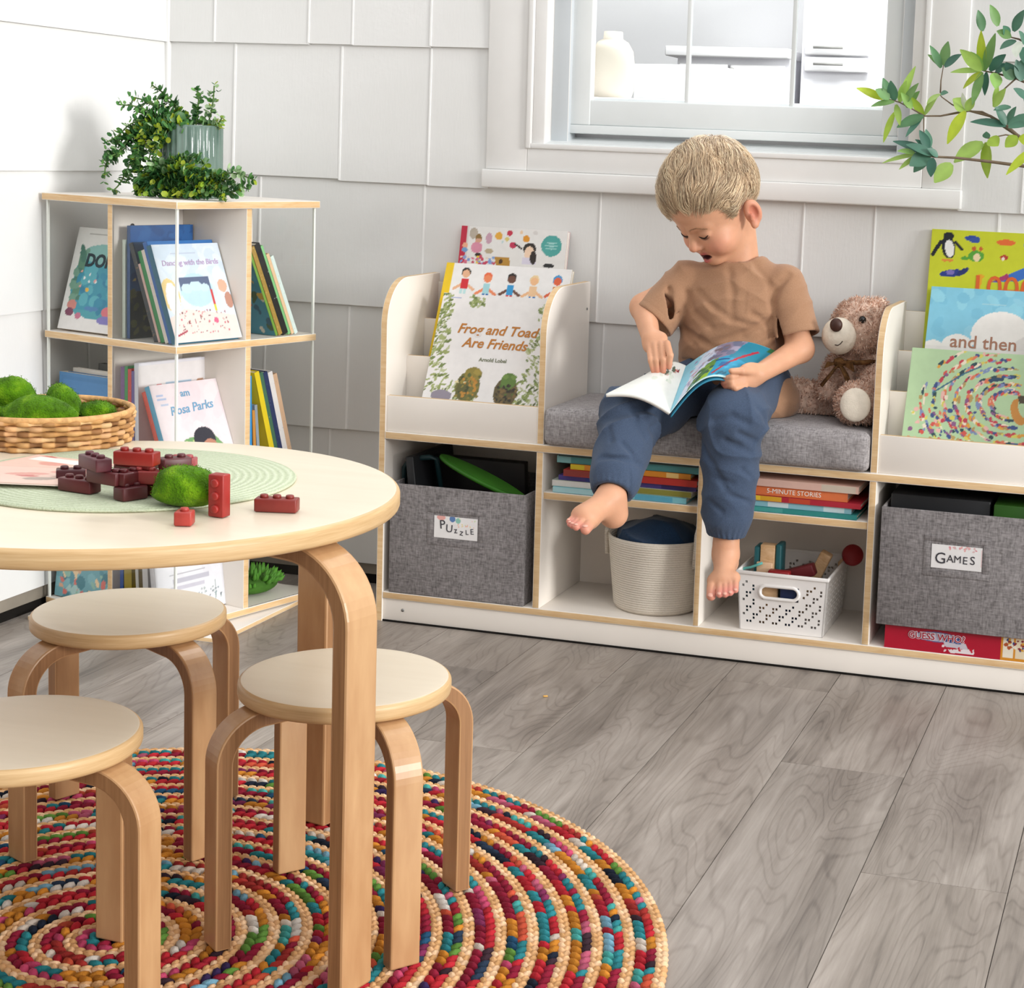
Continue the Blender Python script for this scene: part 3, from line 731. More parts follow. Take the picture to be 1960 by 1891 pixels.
# ------------------------------------------------------------------ rope basket with navy cloth
def rope_mat():
    m, nt, b = nt_new('cotton_rope')
    v = coords(nt); sx = N(nt, 'ShaderNodeSeparateXYZ'); L(nt, v, sx.inputs[0])
    w = N(nt, 'ShaderNodeMath', operation='MULTIPLY'); L(nt, sx.outputs[2], w.inputs[0]); w.inputs[1].default_value = 2 * PI / .0044
    s = N(nt, 'ShaderNodeMath', operation='SINE'); L(nt, w.outputs[0], s.inputs[0])
    n = noise(nt, coords(nt, (1, 1, 3)), 260, 2)
    ad = N(nt, 'ShaderNodeMath', operation='MULTIPLY_ADD'); L(nt, s.outputs[0], ad.inputs[0]); ad.inputs[1].default_value = .35; L(nt, n.outputs[0], ad.inputs[2])
    L(nt, ramp(nt, ad.outputs[0], [(.0, lin('#cdc3b4')), (.7, lin('#ddd4c6'))]), b.inputs['Base Color']); b.inputs['Roughness'].default_value = .9
    bump(nt, b, ad.outputs[0], .6, .002); return m
ROPE = rope_mat()
bx, by, bz = .5325, .108, .0588
o = thing('rope_basket', 'cream coiled rope basket in the cubby below the left stack', 'basket', T(bx, by, bz))
R0, R1, hb = .083, .0965, .138
mb = MB(); prof = [(0, .0)] + [(R0 - .012 + .012 * math.sin(a), .012 - .012 * math.cos(a)) for a in np.linspace(0, PI / 2, 5)] + [(R0 + (R1 - R0) * i / 12, .012 + (hb - .012) * i / 12) for i in range(1, 13)] + [(R1 - .002, hb + .003), (R1 - .0055, hb)] + [(R1 - .006 - (R1 - R0) * i / 8, hb - (hb - .01) * i / 8) for i in range(1, 9)] + [(0, .01)]
mb.lathe(prof, 64); mb.build('basket_body', ROPE, o)
for a, nm in ((2.95, 'handle'), (-.35, 'handle')):
    c, s = math.cos(a), math.sin(a); tx, ty = -s, c
    def hp(t, z, r): return (c * r + tx * t, s * r + ty * t, z)
    mb = MB(); mb.tube([hp(-.022, hb - .045, R1 + .002), hp(-.022, hb - .005, R1 + .0045), hp(-.02, hb + .018, R1 + .004), hp(-.01, hb + .032, R1 + .001), hp(.01, hb + .032, R1 + .001), hp(.02, hb + .018, R1 + .004), hp(.022, hb - .005, R1 + .0045), hp(.022, hb - .045, R1 + .002)], .0042, 8)
    mb.build(nm, ROPE, o)
# ================================================================== BOOKS IN THE TWO TOWERS
def lean_M(x, y, z, al, rz=0.0):
    """book standing at (x,y,z) leaning back by al"""
    return T(x, y, z) @ RZ(rz) @ RX(-al)
SK = ['#e8b48c', '#f0c39c', '#7a4a34', '#c98a62']
def kid(c, x, y, s, skin, hair, shirt, legs):
    c.line([(x - .9 * s, y - 1.5 * s * c.asp), (x, y - .9 * s * c.asp), (x + .9 * s, y - 1.5 * s * c.asp)], s * .13, skin)
    c.ell(x, y + .05 * s * c.asp, s * .42, s * .46, hair); c.ell(x, y - .08 * s * c.asp, s * .36, s * .36, skin)
    c.rect(x - .32 * s, y - 1.5 * s * c.asp, x + .32 * s, y - .55 * s * c.asp, shirt); c.rect(x - .3 * s, y - 2.1 * s * c.asp, x - .06 * s, y - 1.5 * s * c.asp, legs); c.rect(x + .06 * s, y - 2.1 * s * c.asp, x + .3 * s, y - 1.5 * s * c.asp, legs)
# ---- left tower, back tier: white cover with many small children
GT = 'picture books facing out in the bench towers'
w, h = .224, .252
c = Canvas(w, h, 520, '#e7e5e2', (.44, 1)); c.rect(0, 0, .054, 1, '#c01f3e'); c.rect(.054, 0, .07, 1, '#d9d3cf')
# (cover is hidden below; artwork lives on the top half)
c.ell(.86, .78, .095, .095, '#4fa39d'); c.ell(.86, .82, .05, .008, '#9fd0cc'); c.ell(.86, .78, .06, .008, '#9fd0cc'); c.ell(.86, .74, .05, .008, '#9fd0cc')
for x, y, r, k in ((.36, .88, .035, '#e3a93c'), (.46, .93, .026, '#c3304a'), (.62, .86, .032, '#dd9427'), (.5, .76, .03, '#bf3154'), (.57, .95, .015, '#e7c6a3'), (.4, .8, .012, '#bfd7d8'), (.44, .84, .02, '#d9c877'), (.7, .95, .02, '#d7d3cf')): c.ell(x, y, r, r, k)
c.ell(.12, .90, .04, .05, '#b7ab9c'); c.ell(.17, .84, .03, .035, '#8b6b35'); c.ell(.17, .8, .03, .02, '#d9a48a'); c.ell(.16, .70, .055, .05, '#d98fa6'); c.ell(.27, .84, .03, .05, '#c79fb0'); c.ell(.05, .72, .025, .03, '#e9a98a'); c.ell(.05, .66, .03, .02, '#6d9ccb')
c.ell(.18, .60, .028, .02, '#2a1a16'); c.rect(.165, .48, .20, .58, '#e5c431'); c.ell(.28, .66, .04, .025, '#b9a98c'); c.poly([(.34, .58), (.48, .58), (.49, .46), (.36, .44)], '#b98a35'); c.ell(.4, .52, .02, .02, '#4b3117')
c.ell(.66, .72, .06, .055, '#2d2420'); c.ell(.66, .66, .045, .06, '#efd0b5'); c.rect(.60, .5, .73, .6, '#d9d3e3'); c.ell(.7, .6, .03, .06, '#2d2420'); c.line([(.58, .72), (.52, .78)], .008, '#3a2c2a'); c.specks(26, ['#d46a86', '#8f9fd0', '#c94660', '#e7d4c6', '#7f9fd6'], (.008, .02), (.02, .45, .34, .58), 3); c.ell(.85, .5, .05, .02, '#2b2b2b')
book('picture_book', 'white book with red spine and round teal badge at the back of the left tower', GT, w, h, .014, lean_M(.061, .19, .5065, .2), '#c01f3e', c, '#e6e2de')
# ---- left tower, middle tier: white cover, five children holding hands, yellow spine
w, h = .263, .261
c = Canvas(w, h, 520, '#f1efed'); c.rect(0, 0, .064, 1, '#f0c90a')
for (x, y, sk, hr, sh, lg) in ((.17, .925, '#eab48d', '#26201c', '#d2202c', '#bfe3e3'), (.35, .895, '#ef8a5a', '#ea6a3e', '#a8d9df', '#2a6fb5'), (.54, .90, '#6b4230', '#241a16', '#2c98d2', '#d83a34'), (.72, .895, '#f2bd8c', '#efd2a0', '#f0c79a', '#2277c4'), (.90, .905, '#e2643a', '#3f97cf', '#d5802c', '#6db6d8')):
    kid(c, x, y, .086, sk, hr, sh, lg)
book('picture_book', 'white book with yellow spine and children holding hands, middle of the left tower', GT, w, h, .012, lean_M(.0455, .100, .4425, .42), '#f0c90a', c, '#efece8')
# ---- left tower, front: frog and toad
w, h = .236, .270
c = Canvas(w, h, 560, '#e9e6e4', (.2, 1))
rq = random.Random(8)
GR = ['#8b9a58', '#a3ad74', '#75864a', '#b7bd93', '#6b7a3f', '#97a263']
for i in range(330):
    s = rq.choice((-1, 1)); y = rq.random() ** .8; dd = (.05 + .10 * (1 - y) + .05 * abs(math.sin(y * 9))) * rq.random()
    x = (dd if s < 0 else 1 - dd * 1.25)
    c.ell(x, y, rq.uniform(.012, .03), rq.uniform(.005, .012), rq.choice(GR), rq.uniform(.3, 1.2) * s * -1)
for i in range(36): c.ell(.30 + rq.gauss(0, .035), .93 + rq.gauss(0, .03), .016, .01, rq.choice(GR), rq.random() * 3)
for i in range(90): c.ell(rq.choice((rq.uniform(.08, .45), rq.uniform(.75, 1))), rq.random() ** 1.7 * .22, rq.uniform(.015, .035), .008, rq.choice(GR + ['#5a6638']), rq.uniform(.6, 1.4))
# two generic crouching amphibians
c.ell(.37, .13, .105, .13, '#6d6a34'); c.ell(.40, .25, .075, .06, '#8d7f35'); c.ell(.43, .27, .03, .025, '#a08d3d'); c.ell(.33, .1, .05, .08, '#5b5a2e'); c.ell(.41, .18, .04, .02, '#b07a2e'); c.ell(.30, .17, .05, .012, '#ddcf9e'); c.specks(40, ['#3f4423', '#8a7b33', '#b98532', '#57602f'], (.008, .018), (.28, .0, .47, .24), 5)
c.ell(.70, .10, .10, .13, '#5f5331'); c.ell(.71, .21, .065, .07, '#5c7a35'); c.ell(.68, .25, .025, .02, '#6f8d40'); c.ell(.75, .25, .025, .02, '#6f8d40'); c.specks(40, ['#3d3320', '#7a6238', '#4e6a2c', '#2f2a1d'], (.008, .018), (.62, .0, .8, .17), 6)
c.ell(.16, .03, .09, .05, '#8f8794'); c.rect(.07, .955, .16, .965, '#9aa6cf')
o = book('picture_book', 'pale picture book titled Frog and Toad Are Friends at the front of the left tower', GT, w, h, .009, lean_M(.0688, .0235, .3835, .45), '#7d8c54', c, '#dcd8d2')
ORG = M_('#b9772f', .5)
text_mesh('title_lettering', 'Frog and Toad', .0275, ORG, o, T(.125, -.0008, .198) @ RX(PI / 2), shear=.28, bold=.0005, ext=.0002)
text_mesh('title_lettering', 'Are Friends', .0275, ORG, o, T(.125, -.0008, .170) @ RX(PI / 2), shear=.28, bold=.0005, ext=.0002)
text_mesh('author_lettering', 'Arnold Lobel', .0105, M_('#7d8168', .5), o, T(.128, -.0008, .138) @ RX(PI / 2), bold=.0002, ext=.0002)
# ---- right tower
w, h = .25, .293
c = Canvas(w, h, 520, '#c6cd2f', (.2, 1))
c.ell(.13, .86, .05, .085, '#23242c', .25); c.ell(.14, .85, .034, .065, '#e9e8e4', .2); c.ell(.125, .95, .04, .03, '#23242c'); c.line([(.07, .9), (.02, .8)], .014, '#23242c'); c.line([(.18, .9), (.23, .85)], .012, '#23242c'); c.ell(.11, .755, .025, .01, '#d98a3a'); c.ell(.15, .755, .025, .01, '#d98a3a')
c.ell(.30, .94, .055, .02, '#2e4a9b'); c.ell(.32, .925, .04, .02, '#38539f')
c.ell(.55, .92, .07, .022, '#df6c34'); c.ell(.34, .80, .06, .042, '#58a03a'); c.ell(.345, .79, .025, .03, '#e7d2a8'); c.ell(.32, .86, .016, .016, '#c2602f'); c.ell(.37, .86, .016, .016, '#c2602f'); c.ell(.26, .78, .03, .014, '#58a03a')
c.ell(.545, .80, .03, .02, '#b33c2e'); c.ell(.54, .79, .012, .012, '#efe4d4')
c.ell(.17, .655, .09, .028, '#2d3c86', .15); c.ell(.25, .67, .05, .02, '#2a356e', .6); c.ell(.16, .66, .03, .02, '#7a6fb5')
c.line([(.38, .62), (.36, .48)], .018, '#e2a52c'); c.ell(.38, .64, .03, .016, '#e2a52c')
c.poly([(.68, .92), (.76, .90), (.80, .76), (.72, .70)], '#2b72b6'); c.poly([(.73, .86), (.80, .82), (.85, .66), (.76, .68)], '#cf3b34'); c.poly([(.46, .60), (.72, .74), (.78, .68), (.66, .62)], '#3b6fc0'); c.poly([(.46, .60), (.58, .68), (.60, .63)], '#a63a6b'); c.poly([(.74, .70), (.96, .59), (.80, .61)], '#2e78a8'); c.ell(.86, .7, .02, .015, '#d9d3c4')
c.ell(.92, .9, .05, .03, '#cfd3b9'); c.ell(.95, .92, .03, .012, '#595c54'); c.ell(.97, .76, .04, .05, '#c7472f')
c.rect(.52, .535, .74, .55, '#d98b3d'); c.specks(6, ['#3b3f2b', '#6b6f35'], (.01, .02), (.05, .4, .3, .5), 2)
GTR = GT
o = book('picture_book', 'yellow green animal book numbered 1000 at the back of the right tower', GTR, w, h, .018, lean_M(.9985, .19, .5065, .2), '#b4b52c', c, '#b9bc35')
text_mesh('title_lettering', '1000', .062, M_('#d4622a', .5), o, T(.138, -.0008, .187) @ RX(PI / 2), bold=.0002, ext=.0002)
w, h = .24, .2705
c = Canvas(w, h, 520, '#82c4dc', (.30, 1))
c.specks(60, ['#8fcbe0', '#7abdd7', '#90cfe2'], (.02, .07), (0, 0, 1, 1), 4)
c.ell(.56, .54, .225, .19, '#ece9e4'); c.ell(.24, .40, .12, .10, '#ebe8e3'); c.ell(.06, .36, .085, .075, '#ebe8e3'); c.ell(.86, .42, .20, .12, '#ddd9d5'); c.rect(0, 0, 1, .40, '#e4e0dc'); c.rect(.40, .84, .58, .85, '#a4cfdc')
o = book('picture_book', 'sky blue book with a white cloud cover, middle of the right tower', GTR, w, h, .012, lean_M(1.0085, .100, .4425, .42), '#7fbcd2', c, '#8cc3d6')
BRN = M_('#a5765f', .5)
text_mesh('title_lettering', 'and then', .0345, BRN, o, T(.105, -.0008, .166) @ RX(PI / 2), bold=.0003, ext=.0002)
text_mesh('title_lettering', "it's spring", .0345, BRN, o, T(.098, -.0008, .132) @ RX(PI / 2), bold=.0003, ext=.0002)
w, h = .25, .222
c = Canvas(w, h, 620, '#b5d2a6', (.22, 1))
rq = random.Random(21); CC = ['#d2564a', '#e0a23c', '#3b4f86', '#e9b9ae', '#d9cf62', '#7f8fb8', '#c43f4f', '#2d4a52', '#de7a5a', '#efe1c9', '#8a5a86', '#b59a5e']
for arm in range(7):
    for i in range(70):
        t = i / 70 * 3.6; r = .10 + .085 * arm + .05 * t * .4
        a = 1.2 + t + arm * .12
        x = .74 + (r + rq.gauss(0, .012)) * math.cos(a) * 1.0; y = .47 + (r + rq.gauss(0, .012)) * math.sin(a) * 1.0 * c.asp * .72
        if -.02 < x < 1.02 and -.02 < y < 1.02 and not (x < .2 and y > .6): c.ell(x, y, rq.uniform(.010, .034), rq.uniform(.006, .016), rq.choice(CC), a + 1.57)
c.line([(.18, .52), (.27, .62), (.40, .76), (.5, .84)], .006, '#3f6f86'); c.specks(60, CC, (.008, .02), (.04, 0, .5, .36), 12)
c.ell(.80, .38, .055, .10, '#c98b3f', .3); c.ell(.83, .42, .035, .07, '#b5d2a6', .3); c.poly([(.78, .55), (.92, .58), (1, .55), (1, .44), (.9, .5), (.8, .47)], '#4d4433'); c.ell(.96, .5, .07, .03, '#b98b52'); c.line([(.58, .70), (.66, .72)], .014, '#2e4a66')
book('picture_book', 'pale green book with a swirl of tiny shapes at the front of the right tower', GTR, w, h, .014, lean_M(.992, .0235, .3835, .45), '#a9c79c', c, '#a9c79c')

# ================================================================== REVOLVING BOOKCASE
BCX, BCY, BTH = -.3835, -.0535, math.radians(-15.96)
BCM = T(BCX, BCY, 0) @ RZ(BTH)
BC = thing('revolving_bookcase', 'square white revolving bookcase with birch edges and acrylic guards in the corner', 'bookcase', BCM)
PINE = M_wood('birch_front', '#d3a873', '#e8cda2', (6, 6, 60), .45)
ACRY = glass_mat('clear_acrylic', (.985, .99, .985), .05)
ACRE = M_('#e6e9e2', .25, .5, .02)
hs = .176
lam_e = [LAM, PINE]
def bc(name, mb, mats=None, parent=None): return mb.build(name, mats or lam_e, parent or BC)
fmS = {'x0': 1, 'x1': 1, 'y0': 1, 'y1': 1}
for i, (zt, hh, th) in enumerate(((.0255, hs, .0125), (.2800, hs, .0135), (.5374, hs, .0135), (.7947, hs + .003, .0135))):
    mb = MB(); mb.box(-hh, hh, -hh, hh, zt - th, zt, 0, bev=.001, fm=fmS); bc('top_board' if i == 3 else 'shelf', mb)
for zb, zt in ((.0255, .2665), (.2800, .5239), (.5374, .7812)):
    mb = MB(); mb.box(-hs + .003, hs - .003, -.0065, .0065, zb, zt, 0, fm={'x0': 1, 'x1': 1}, bev=.0006); bc('divider', mb)
    for y0, y1 in ((-hs + .003, -.0066), (.0066, hs - .003)):
        mb = MB(); mb.box(-.0065, .0065, y0, y1, zb, zt, 0, fm={'y0': 1, 'y1': 1}, bev=.0006); bc('divider', mb)
    e = hs - .006
    for x0, x1, y0, y1, ex, ey in ((.007, e, -e - .003, -e, e, -e - .003), (e, e + .003, .007, e, e, e), (-e, -.007, e, e + .003, -e, e), (-e - .003, -e, -e, -.007, -e - .003, -e)):
        mb = MB(); mb.box(x0, x1, y0, y1, zb, zt, 0); g = bc('acrylic_guard', mb, [ACRY])
        mb = MB()
        cx_ = e - .001 if ex > 0 else -e - .0032; cy_ = e - .001 if ey > 0 else -e - .0032
        mb.box(cx_, cx_ + .0042, cy_, cy_ + .0042, zb, zt, 0); bc('guard_edge', mb, [ACRE], g)
mb = MB(); mb.box(-.2, .2, -.2, .2, 0, .009, 0, bev=.001, fm=fmS); b = bc('base_board', mb); b.matrix_basis = RZ(-BTH)
mb = MB(); mb.lathe([(0, .009), (.1, .009), (.1, .0135), (0, .0135)], 32); bc('turntable', mb, [STEEL])
q = MB(); q.lathe([(0, 0), (.0045, 0), (.0045, .0015), (0, .0015)], 14, M=T(.0066, -.128, .742) @ RY(PI / 2)); bc('screw', q, [M_('#3a3836', .4)])

def bcB(name_label, group, pos, ax, w, h, t, spine, cover=None, lean=0.0, spine_cv=None, back=None, back_cv=None):
    """ax: 'front' (cover +X', spine -Y'), 'left' (cover -Y'), 'right' (spine +X'). pos=(x',y',z) of the book's lower corner at its spine/front"""
    if ax == 'front': R = basis((0, 0, 0), (0, 1, 0), (-1, 0, 0), (0, 0, 1))
    elif ax == 'left': R = basis((0, 0, 0), (1, 0, 0), (0, 1, 0), (0, 0, 1))
    else: R = basis((0, 0, 0), (-1, 0, 0), (0, -1, 0), (0, 0, 1))
    return book('picture_book', name_label, group, w, h, t, BCM @ T(pos[0], pos[1], pos[2] + t * math.sin(lean) + .0004) @ R @ RX(-lean), spine, cover, back, spine_cv=spine_cv, back_cv=back_cv)
def dots(w, h, bg, cols, n, seed, px=420):
    c = Canvas(w, h, px, bg); c.specks(n, cols, (.02, .08), (0, 0, 1, 1), seed); return c
GU, GM_, GB = 'books on the top tier of the revolving bookcase', 'books on the middle tier of the revolving bookcase', 'books on the bottom tier of the revolving bookcase'
z = .5379
# --- top tier, front compartment (front cover at x = given)
bcB('thin pale green book pressed against the divider, top tier', GU, (.026, -.160, z), 'front', .145, .180, .008, '#c8d2c6', '#b9c8bd')
c = Canvas(.148, .206, 420, '#2e5b96'); c.specks(50, ['#33639f', '#2a5289'], (.03, .1), (0, .4, 1, 1), 2); c.rect(0, 0, 1, .42, '#2b3118'); c.specks(80, ['#3c3f12', '#4d5214', '#222a12', '#5b5a1a'], (.02, .06), (0, 0, 1, .45), 3); c.specks(9, ['#c9b25a', '#d8d3b0'], (.01, .025), (0, .5, .5, .85), 8)
bcB('tall dark blue book with a dark green foot standing behind the others, top tier', GU, (.036, -.158, z), 'front', .148, .206, .008, '#2b4f82', c)
bcB('dark patterned book leaning in front of the tall dark blue book, top tier', GU, (.115, -.1625, z), 'front', .15, .186, .010, '#1d2b3a', '#24405f', .37, spine_cv=dots(.010, .186, '#2a2f33', ['#4d4030', '#8a7a4a', '#b58a4a', '#1d2430'], 60, 4, 900))
bcB('thin pink spined book leaning, top tier', GU, (.1217, -.163, z), 'front', .13, .148, .006, '#d8b4a8', '#cfa29a', .37)
bcB('bright green spined book leaning, top tier', GU, (.1332, -.163, z), 'front', .14, .172, .0105, '#2f8d4c', '#2a7d45', .37)
bcB('cream spined book with a red foot leaning next to the green book, top tier', GU, (.1431, -.163, z), 'front', .15, .175, .009, '#e3d2c2', '#d8c4b4', .37, spine_cv=dots(.009, .175, '#e8dbd0', ['#d9b9ae', '#c94a45', '#e8d9a0', '#b9a9c0'], 18, 9, 900))
bcB('bright blue book leaning behind the white cover, top tier', GU, (.1541, -.164, z), 'front', .155, .190, .010, '#2f6cb0', '#3a74b6', .37, spine_cv=dots(.010, .190, '#2a66b0', ['#cfe3f2', '#7fb0dd', '#1c4f94'], 10, 5, 900))
c = Canvas(.158, .184, 560, '#d3dfea')
c.specks(40, ['#d9e4ed', '#cbdae8'], (.05, .12), (0, .4, 1, 1), 6); c.poly([(0, 0), (0, .25), (.25, .34), (.55, .30), (1, .24), (1, 0)], '#e6d6cf'); c.ell(.5, .52, .25, .2, '#b9d7e4'); c.rect(.27, .52, .72, .66, '#5d6a86'); c.ell(.36, .54, .08, .06, '#c4dce8'); c.ell(.5, .56, .1, .06, '#c4dce8'); c.ell(.63, .54, .07, .05, '#c4dce8'); c.ell(.1, .48, .13, .2, '#e2c987'); c.ell(.12, .44, .09, .2, '#e6e7ea'); c.ell(.9, .55, .07, .08, '#dcae94'); c.ell(.95, .4, .06, .1, '#b98a78')
c.specks(70, ['#a8505a', '#c8707a', '#8f6a68', '#b98f83', '#7d4a50'], (.006, .014), (.1, .06, .85, .32), 7); c.rect(.7, .32, .73, .52, '#c94a4a'); c.rect(.695, .30, .73, .36, '#cfc94a'); c.ell(.68, .2, .035, .035, '#d9698a'); c.line([(.02, .06), (.2, .11)], .012, '#a84a58'); c.rect(.25, .90, .62, .905, '#b4bfd2')
o = bcB('pale blue picture book with a pink lettered title, foremost on the top tier', GU, (.1661, -.167, z), 'front', .158, .184, .011, '#2c6d86', c, .37, spine_cv=dots(.011, .184, '#2a6b84', ['#3a86a0', '#1f4f70', '#355a9a', '#7a5a40'], 14, 15, 900))
text_mesh('title_lettering', 'Dancing with the Birds', .0145, M_('#b9a4c4', .5), o, T(.08, -.0009, .148) @ RX(PI / 2), shear=.12, ext=.0002, bold=.0002)
# --- top tier, left compartment
c = Canvas(.16, .196, 520, '#dfe0dc')
c.ell(.5, .42, .42, .42, '#4a9ba6'); c.rect(.1, .2, .95, .62, '#3d93a8'); c.ell(.55, .75, .38, .12, '#86b9b4'); c.rect(.12, .3, .24, .78, '#5d8a72'); c.specks(18, ['#6f9a86', '#4a7a6a'], (.03, .06), (.08, .3, .25, .8), 2)
c.specks(30, ['#358aa6', '#57a9b6', '#2f7f9e'], (.03, .08), (.2, .2, .95, .6), 5); c.rect(0, 0, 1, .12, '#e3e1de'); c.ell(.25, .1, .2, .06, '#e3e1de'); c.ell(.16, .24, .08, .06, '#c9837a'); c.ell(.14, .17, .07, .05, '#7a3f5a'); c.ell(.8, .2, .12, .07, '#d4727c'); c.ell(.76, .12, .13, .05, '#7f78b8'); c.ell(.3, .14, .05, .04, '#c0708a')
c.ell(.36, .40, .03, .025, '#e2b23c'); c.ell(.8, .36, .03, .02, '#e2b23c'); c.ell(.5, .22, .12, .03, '#4a7fae'); c.specks(8, ['#e7e9e6', '#d99f9a'], (.012, .022), (.2, .4, .5, .6), 3); c.rect(.2, .94, .55, .95, '#a7a7a2')
o = bcB('sea picture book with a pale border leaning alone in the left compartment, top tier', GU, (-.160, -.160, z), 'left', .155, .196, .012, '#b99a78', c, .27, back='#cbb59a')
text_mesh('title_lettering', 'DORY', .034, M_('#23333b', .5), o, T(.084, -.0009, .133) @ RX(PI / 2), bold=.0012, ext=.0002, shear=.1)
# --- top tier, right compartment: front cover y' position given, leaning to -y'
c0 = dots(.15, .178, '#3f8aa0', ['#3a8298', '#4a96aa', '#c9a23c', '#a83a34', '#3d5a34', '#2c5a70', '#d8d2c0', '#3f8aa0', '#3f8aa0'], 60, 31)
def bcr(lb, g, y, z, w, h, t, spine, lean, cv=None, bcv=None): return bcB(lb, g, (.163, y, z), 'right', w, h, t, spine, None, lean, spine_cv=cv, back_cv=bcv)
bcr('teal book with green spine, its picture side facing the post, right compartment, top tier', GU, .0862, z, .15, .178, .006, '#6f9a3c', .42, None, c0)
bcr('gold patterned spined book, right compartment, top tier', GU, .0972, z, .15, .185, .010, '#a8873f', .42, dots(.010, .185, '#a8873f', ['#6f5a2c', '#cbb06a', '#8f7436', '#d7c48a'], 90, 6, 900))
bcr('thick black spined book, right compartment, top tier', GU, .1121, z, .15, .19, .0135, '#1b1c20', .42, dots(.0135, .19, '#17181c', ['#17181c', '#c8c3ce', '#2b2c34', '#1f2026'], 14, 3, 900))
bcr('light green spined book, right compartment, top tier', GU, .1204, z, .15, .187, .0075, '#7fc07f', .42)
bcr('orange and white spined book, right compartment, top tier', GU, .1288, z, .15, .17, .0075, '#e2b48c', .42, dots(.0075, .17, '#e3c09a', ['#d9603c', '#f0e4d4', '#c98a4a', '#7a8a5a'], 22, 7, 900))
bcr('white and teal spined book, outermost in the right compartment, top tier', GU, .1382, z, .15, .165, .0085, '#cfe2df', .42, dots(.0085, .165, '#d6e6e2', ['#5fb3ac', '#f0eeea', '#d98a9a', '#8fc9c2', '#c94a5a'], 22, 8, 900))
# --- middle tier, front
z = .2805
for i, (x, t, h, s, nm) in enumerate(((.0305, .010, .205, '#7d5a8c', 'mauve'), (.039, .008, .207, '#3f9a52', 'leaf green'), (.0485, .009, .203, '#d2463c', 'red'), (.057, .008, .200, '#6b5a98', 'violet'))):
    bcB(nm + ' spined book standing upright in the front compartment, middle tier', GM_, (x, -.165, z), 'front', .14, h, t, s, None, .0, spine_cv=dots(t, h, s, [s, '#d8c9c0'], 6, i, 900))
c = Canvas(.17, .21, 420, '#e6e3e4'); c.ell(.28, .80, .045, .035, '#d23a3a'); c.rect(.38, .78, .74, .84, '#a9c3d8'); c.ell(.87, .80, .06, .05, '#b98a6a'); c.ell(.86, .75, .05, .03, '#a05a44'); c.rect(.3, .70, .8, .715, '#a9cfd6'); c.ell(.25, .7, .03, .03, '#4a4a5a')
bcB('wide white book with a red dot standing behind the pink cover, middle tier', GM_, (.070, -.1655, z), 'front', .165, .215, .010, '#dcdce4', c, .02)
bcB('orange red spined book leaning, middle tier', GM_, (.1515, -.1655, z), 'front', .15, .175, .012, '#d9543c', '#c94a36', .38)
c = Canvas(.16, .186, 560, '#e4d8dc')
c.specks(20, ['#e7dcdf', '#e1d3d8'], (.08, .2), (0, 0, 1, 1), 4); c.rect(.06, .88, .16, .90, '#a9b9d8'); c.rect(.06, .84, .19, .86, '#a9b9d8'); c.rect(.1, .78, .2, .80, '#b4c1d8')
c.poly([(.2, 0), (.2, .34), (.3, .42), (.42, .44), (.75, .44), (.86, .32), (.9, .1), (.9, 0)], '#74a06a'); c.line([(.3, .0), (.33, .4)], .01, '#b9c98a'); c.line([(.42, .0), (.43, .4)], .01, '#b9c98a'); c.ell(.60, .40, .16, .15, '#35353f'); c.ell(.50, .30, .06, .1, '#35353f'); c.ell(.66, .29, .12, .125, '#b9826c'); c.ell(.64, .29, .012, .012, '#4a3030'); c.ell(.72, .29, .012, .012, '#4a3030'); c.line([(.62, .2), (.68, .185), (.73, .2)], .005, '#6a3a34')
o = bcB('pale pink book with a cartoon face and blue lettering, foremost on the middle tier', GM_, (.1647, -.167, z), 'front', .16, .186, .012, '#5fa9c9', c, .38, back='#e0d4d8')
BLUT = M_('#6f9fc0', .5)
text_mesh('title_lettering', 'I am', .019, BLUT, o, T(.072, -.0009, .165) @ RX(PI / 2), ext=.0002, bold=.0003)
text_mesh('title_lettering', 'Rosa Parks', .0235, BLUT, o, T(.084, -.0009, .136) @ RX(PI / 2) @ RZ(.06), ext=.0002, bold=.0003, shear=.2)
# --- middle tier, left
c = Canvas(.16, .178, 420, '#4a7fae'); c.rect(.03, .03, .97, .97, '#4478a8'); c.rect(.07, .05, .93, .93, '#4a80b2'); c.ell(.5, .70, .14, .07, '#9fc3dc'); c.ell(.5, .71, .1, .04, '#4a80b2'); c.line([(.40, .76), (.46, .66), (.5, .73), (.54, .66), (.6, .76)], .012, '#c9dcea'); c.line([(.2, .62), (.24, .5)], .008, '#9fc3dc'); c.rect(.5, .5, .7, .54, '#b9d3e4')
bcB('blue book with pale emblem, cover facing out in the left compartment, middle tier', GM_, (-.158, -.162, z), 'left', .155, .178, .020, '#cfc5b4', c, .03, back='#3c6c9a')
bcB('white edged book behind the blue book in the left compartment, middle tier', GM_, (-.150, -.138, z), 'left', .14, .184, .012, '#e2ddd4', '#d9d4cb', .03)
bcB('dark grey book at the back of the left compartment, middle tier', GM_, (-.120, -.105, z), 'left', .11, .192, .016, '#5d5f5c', '#6a6b68', .04)
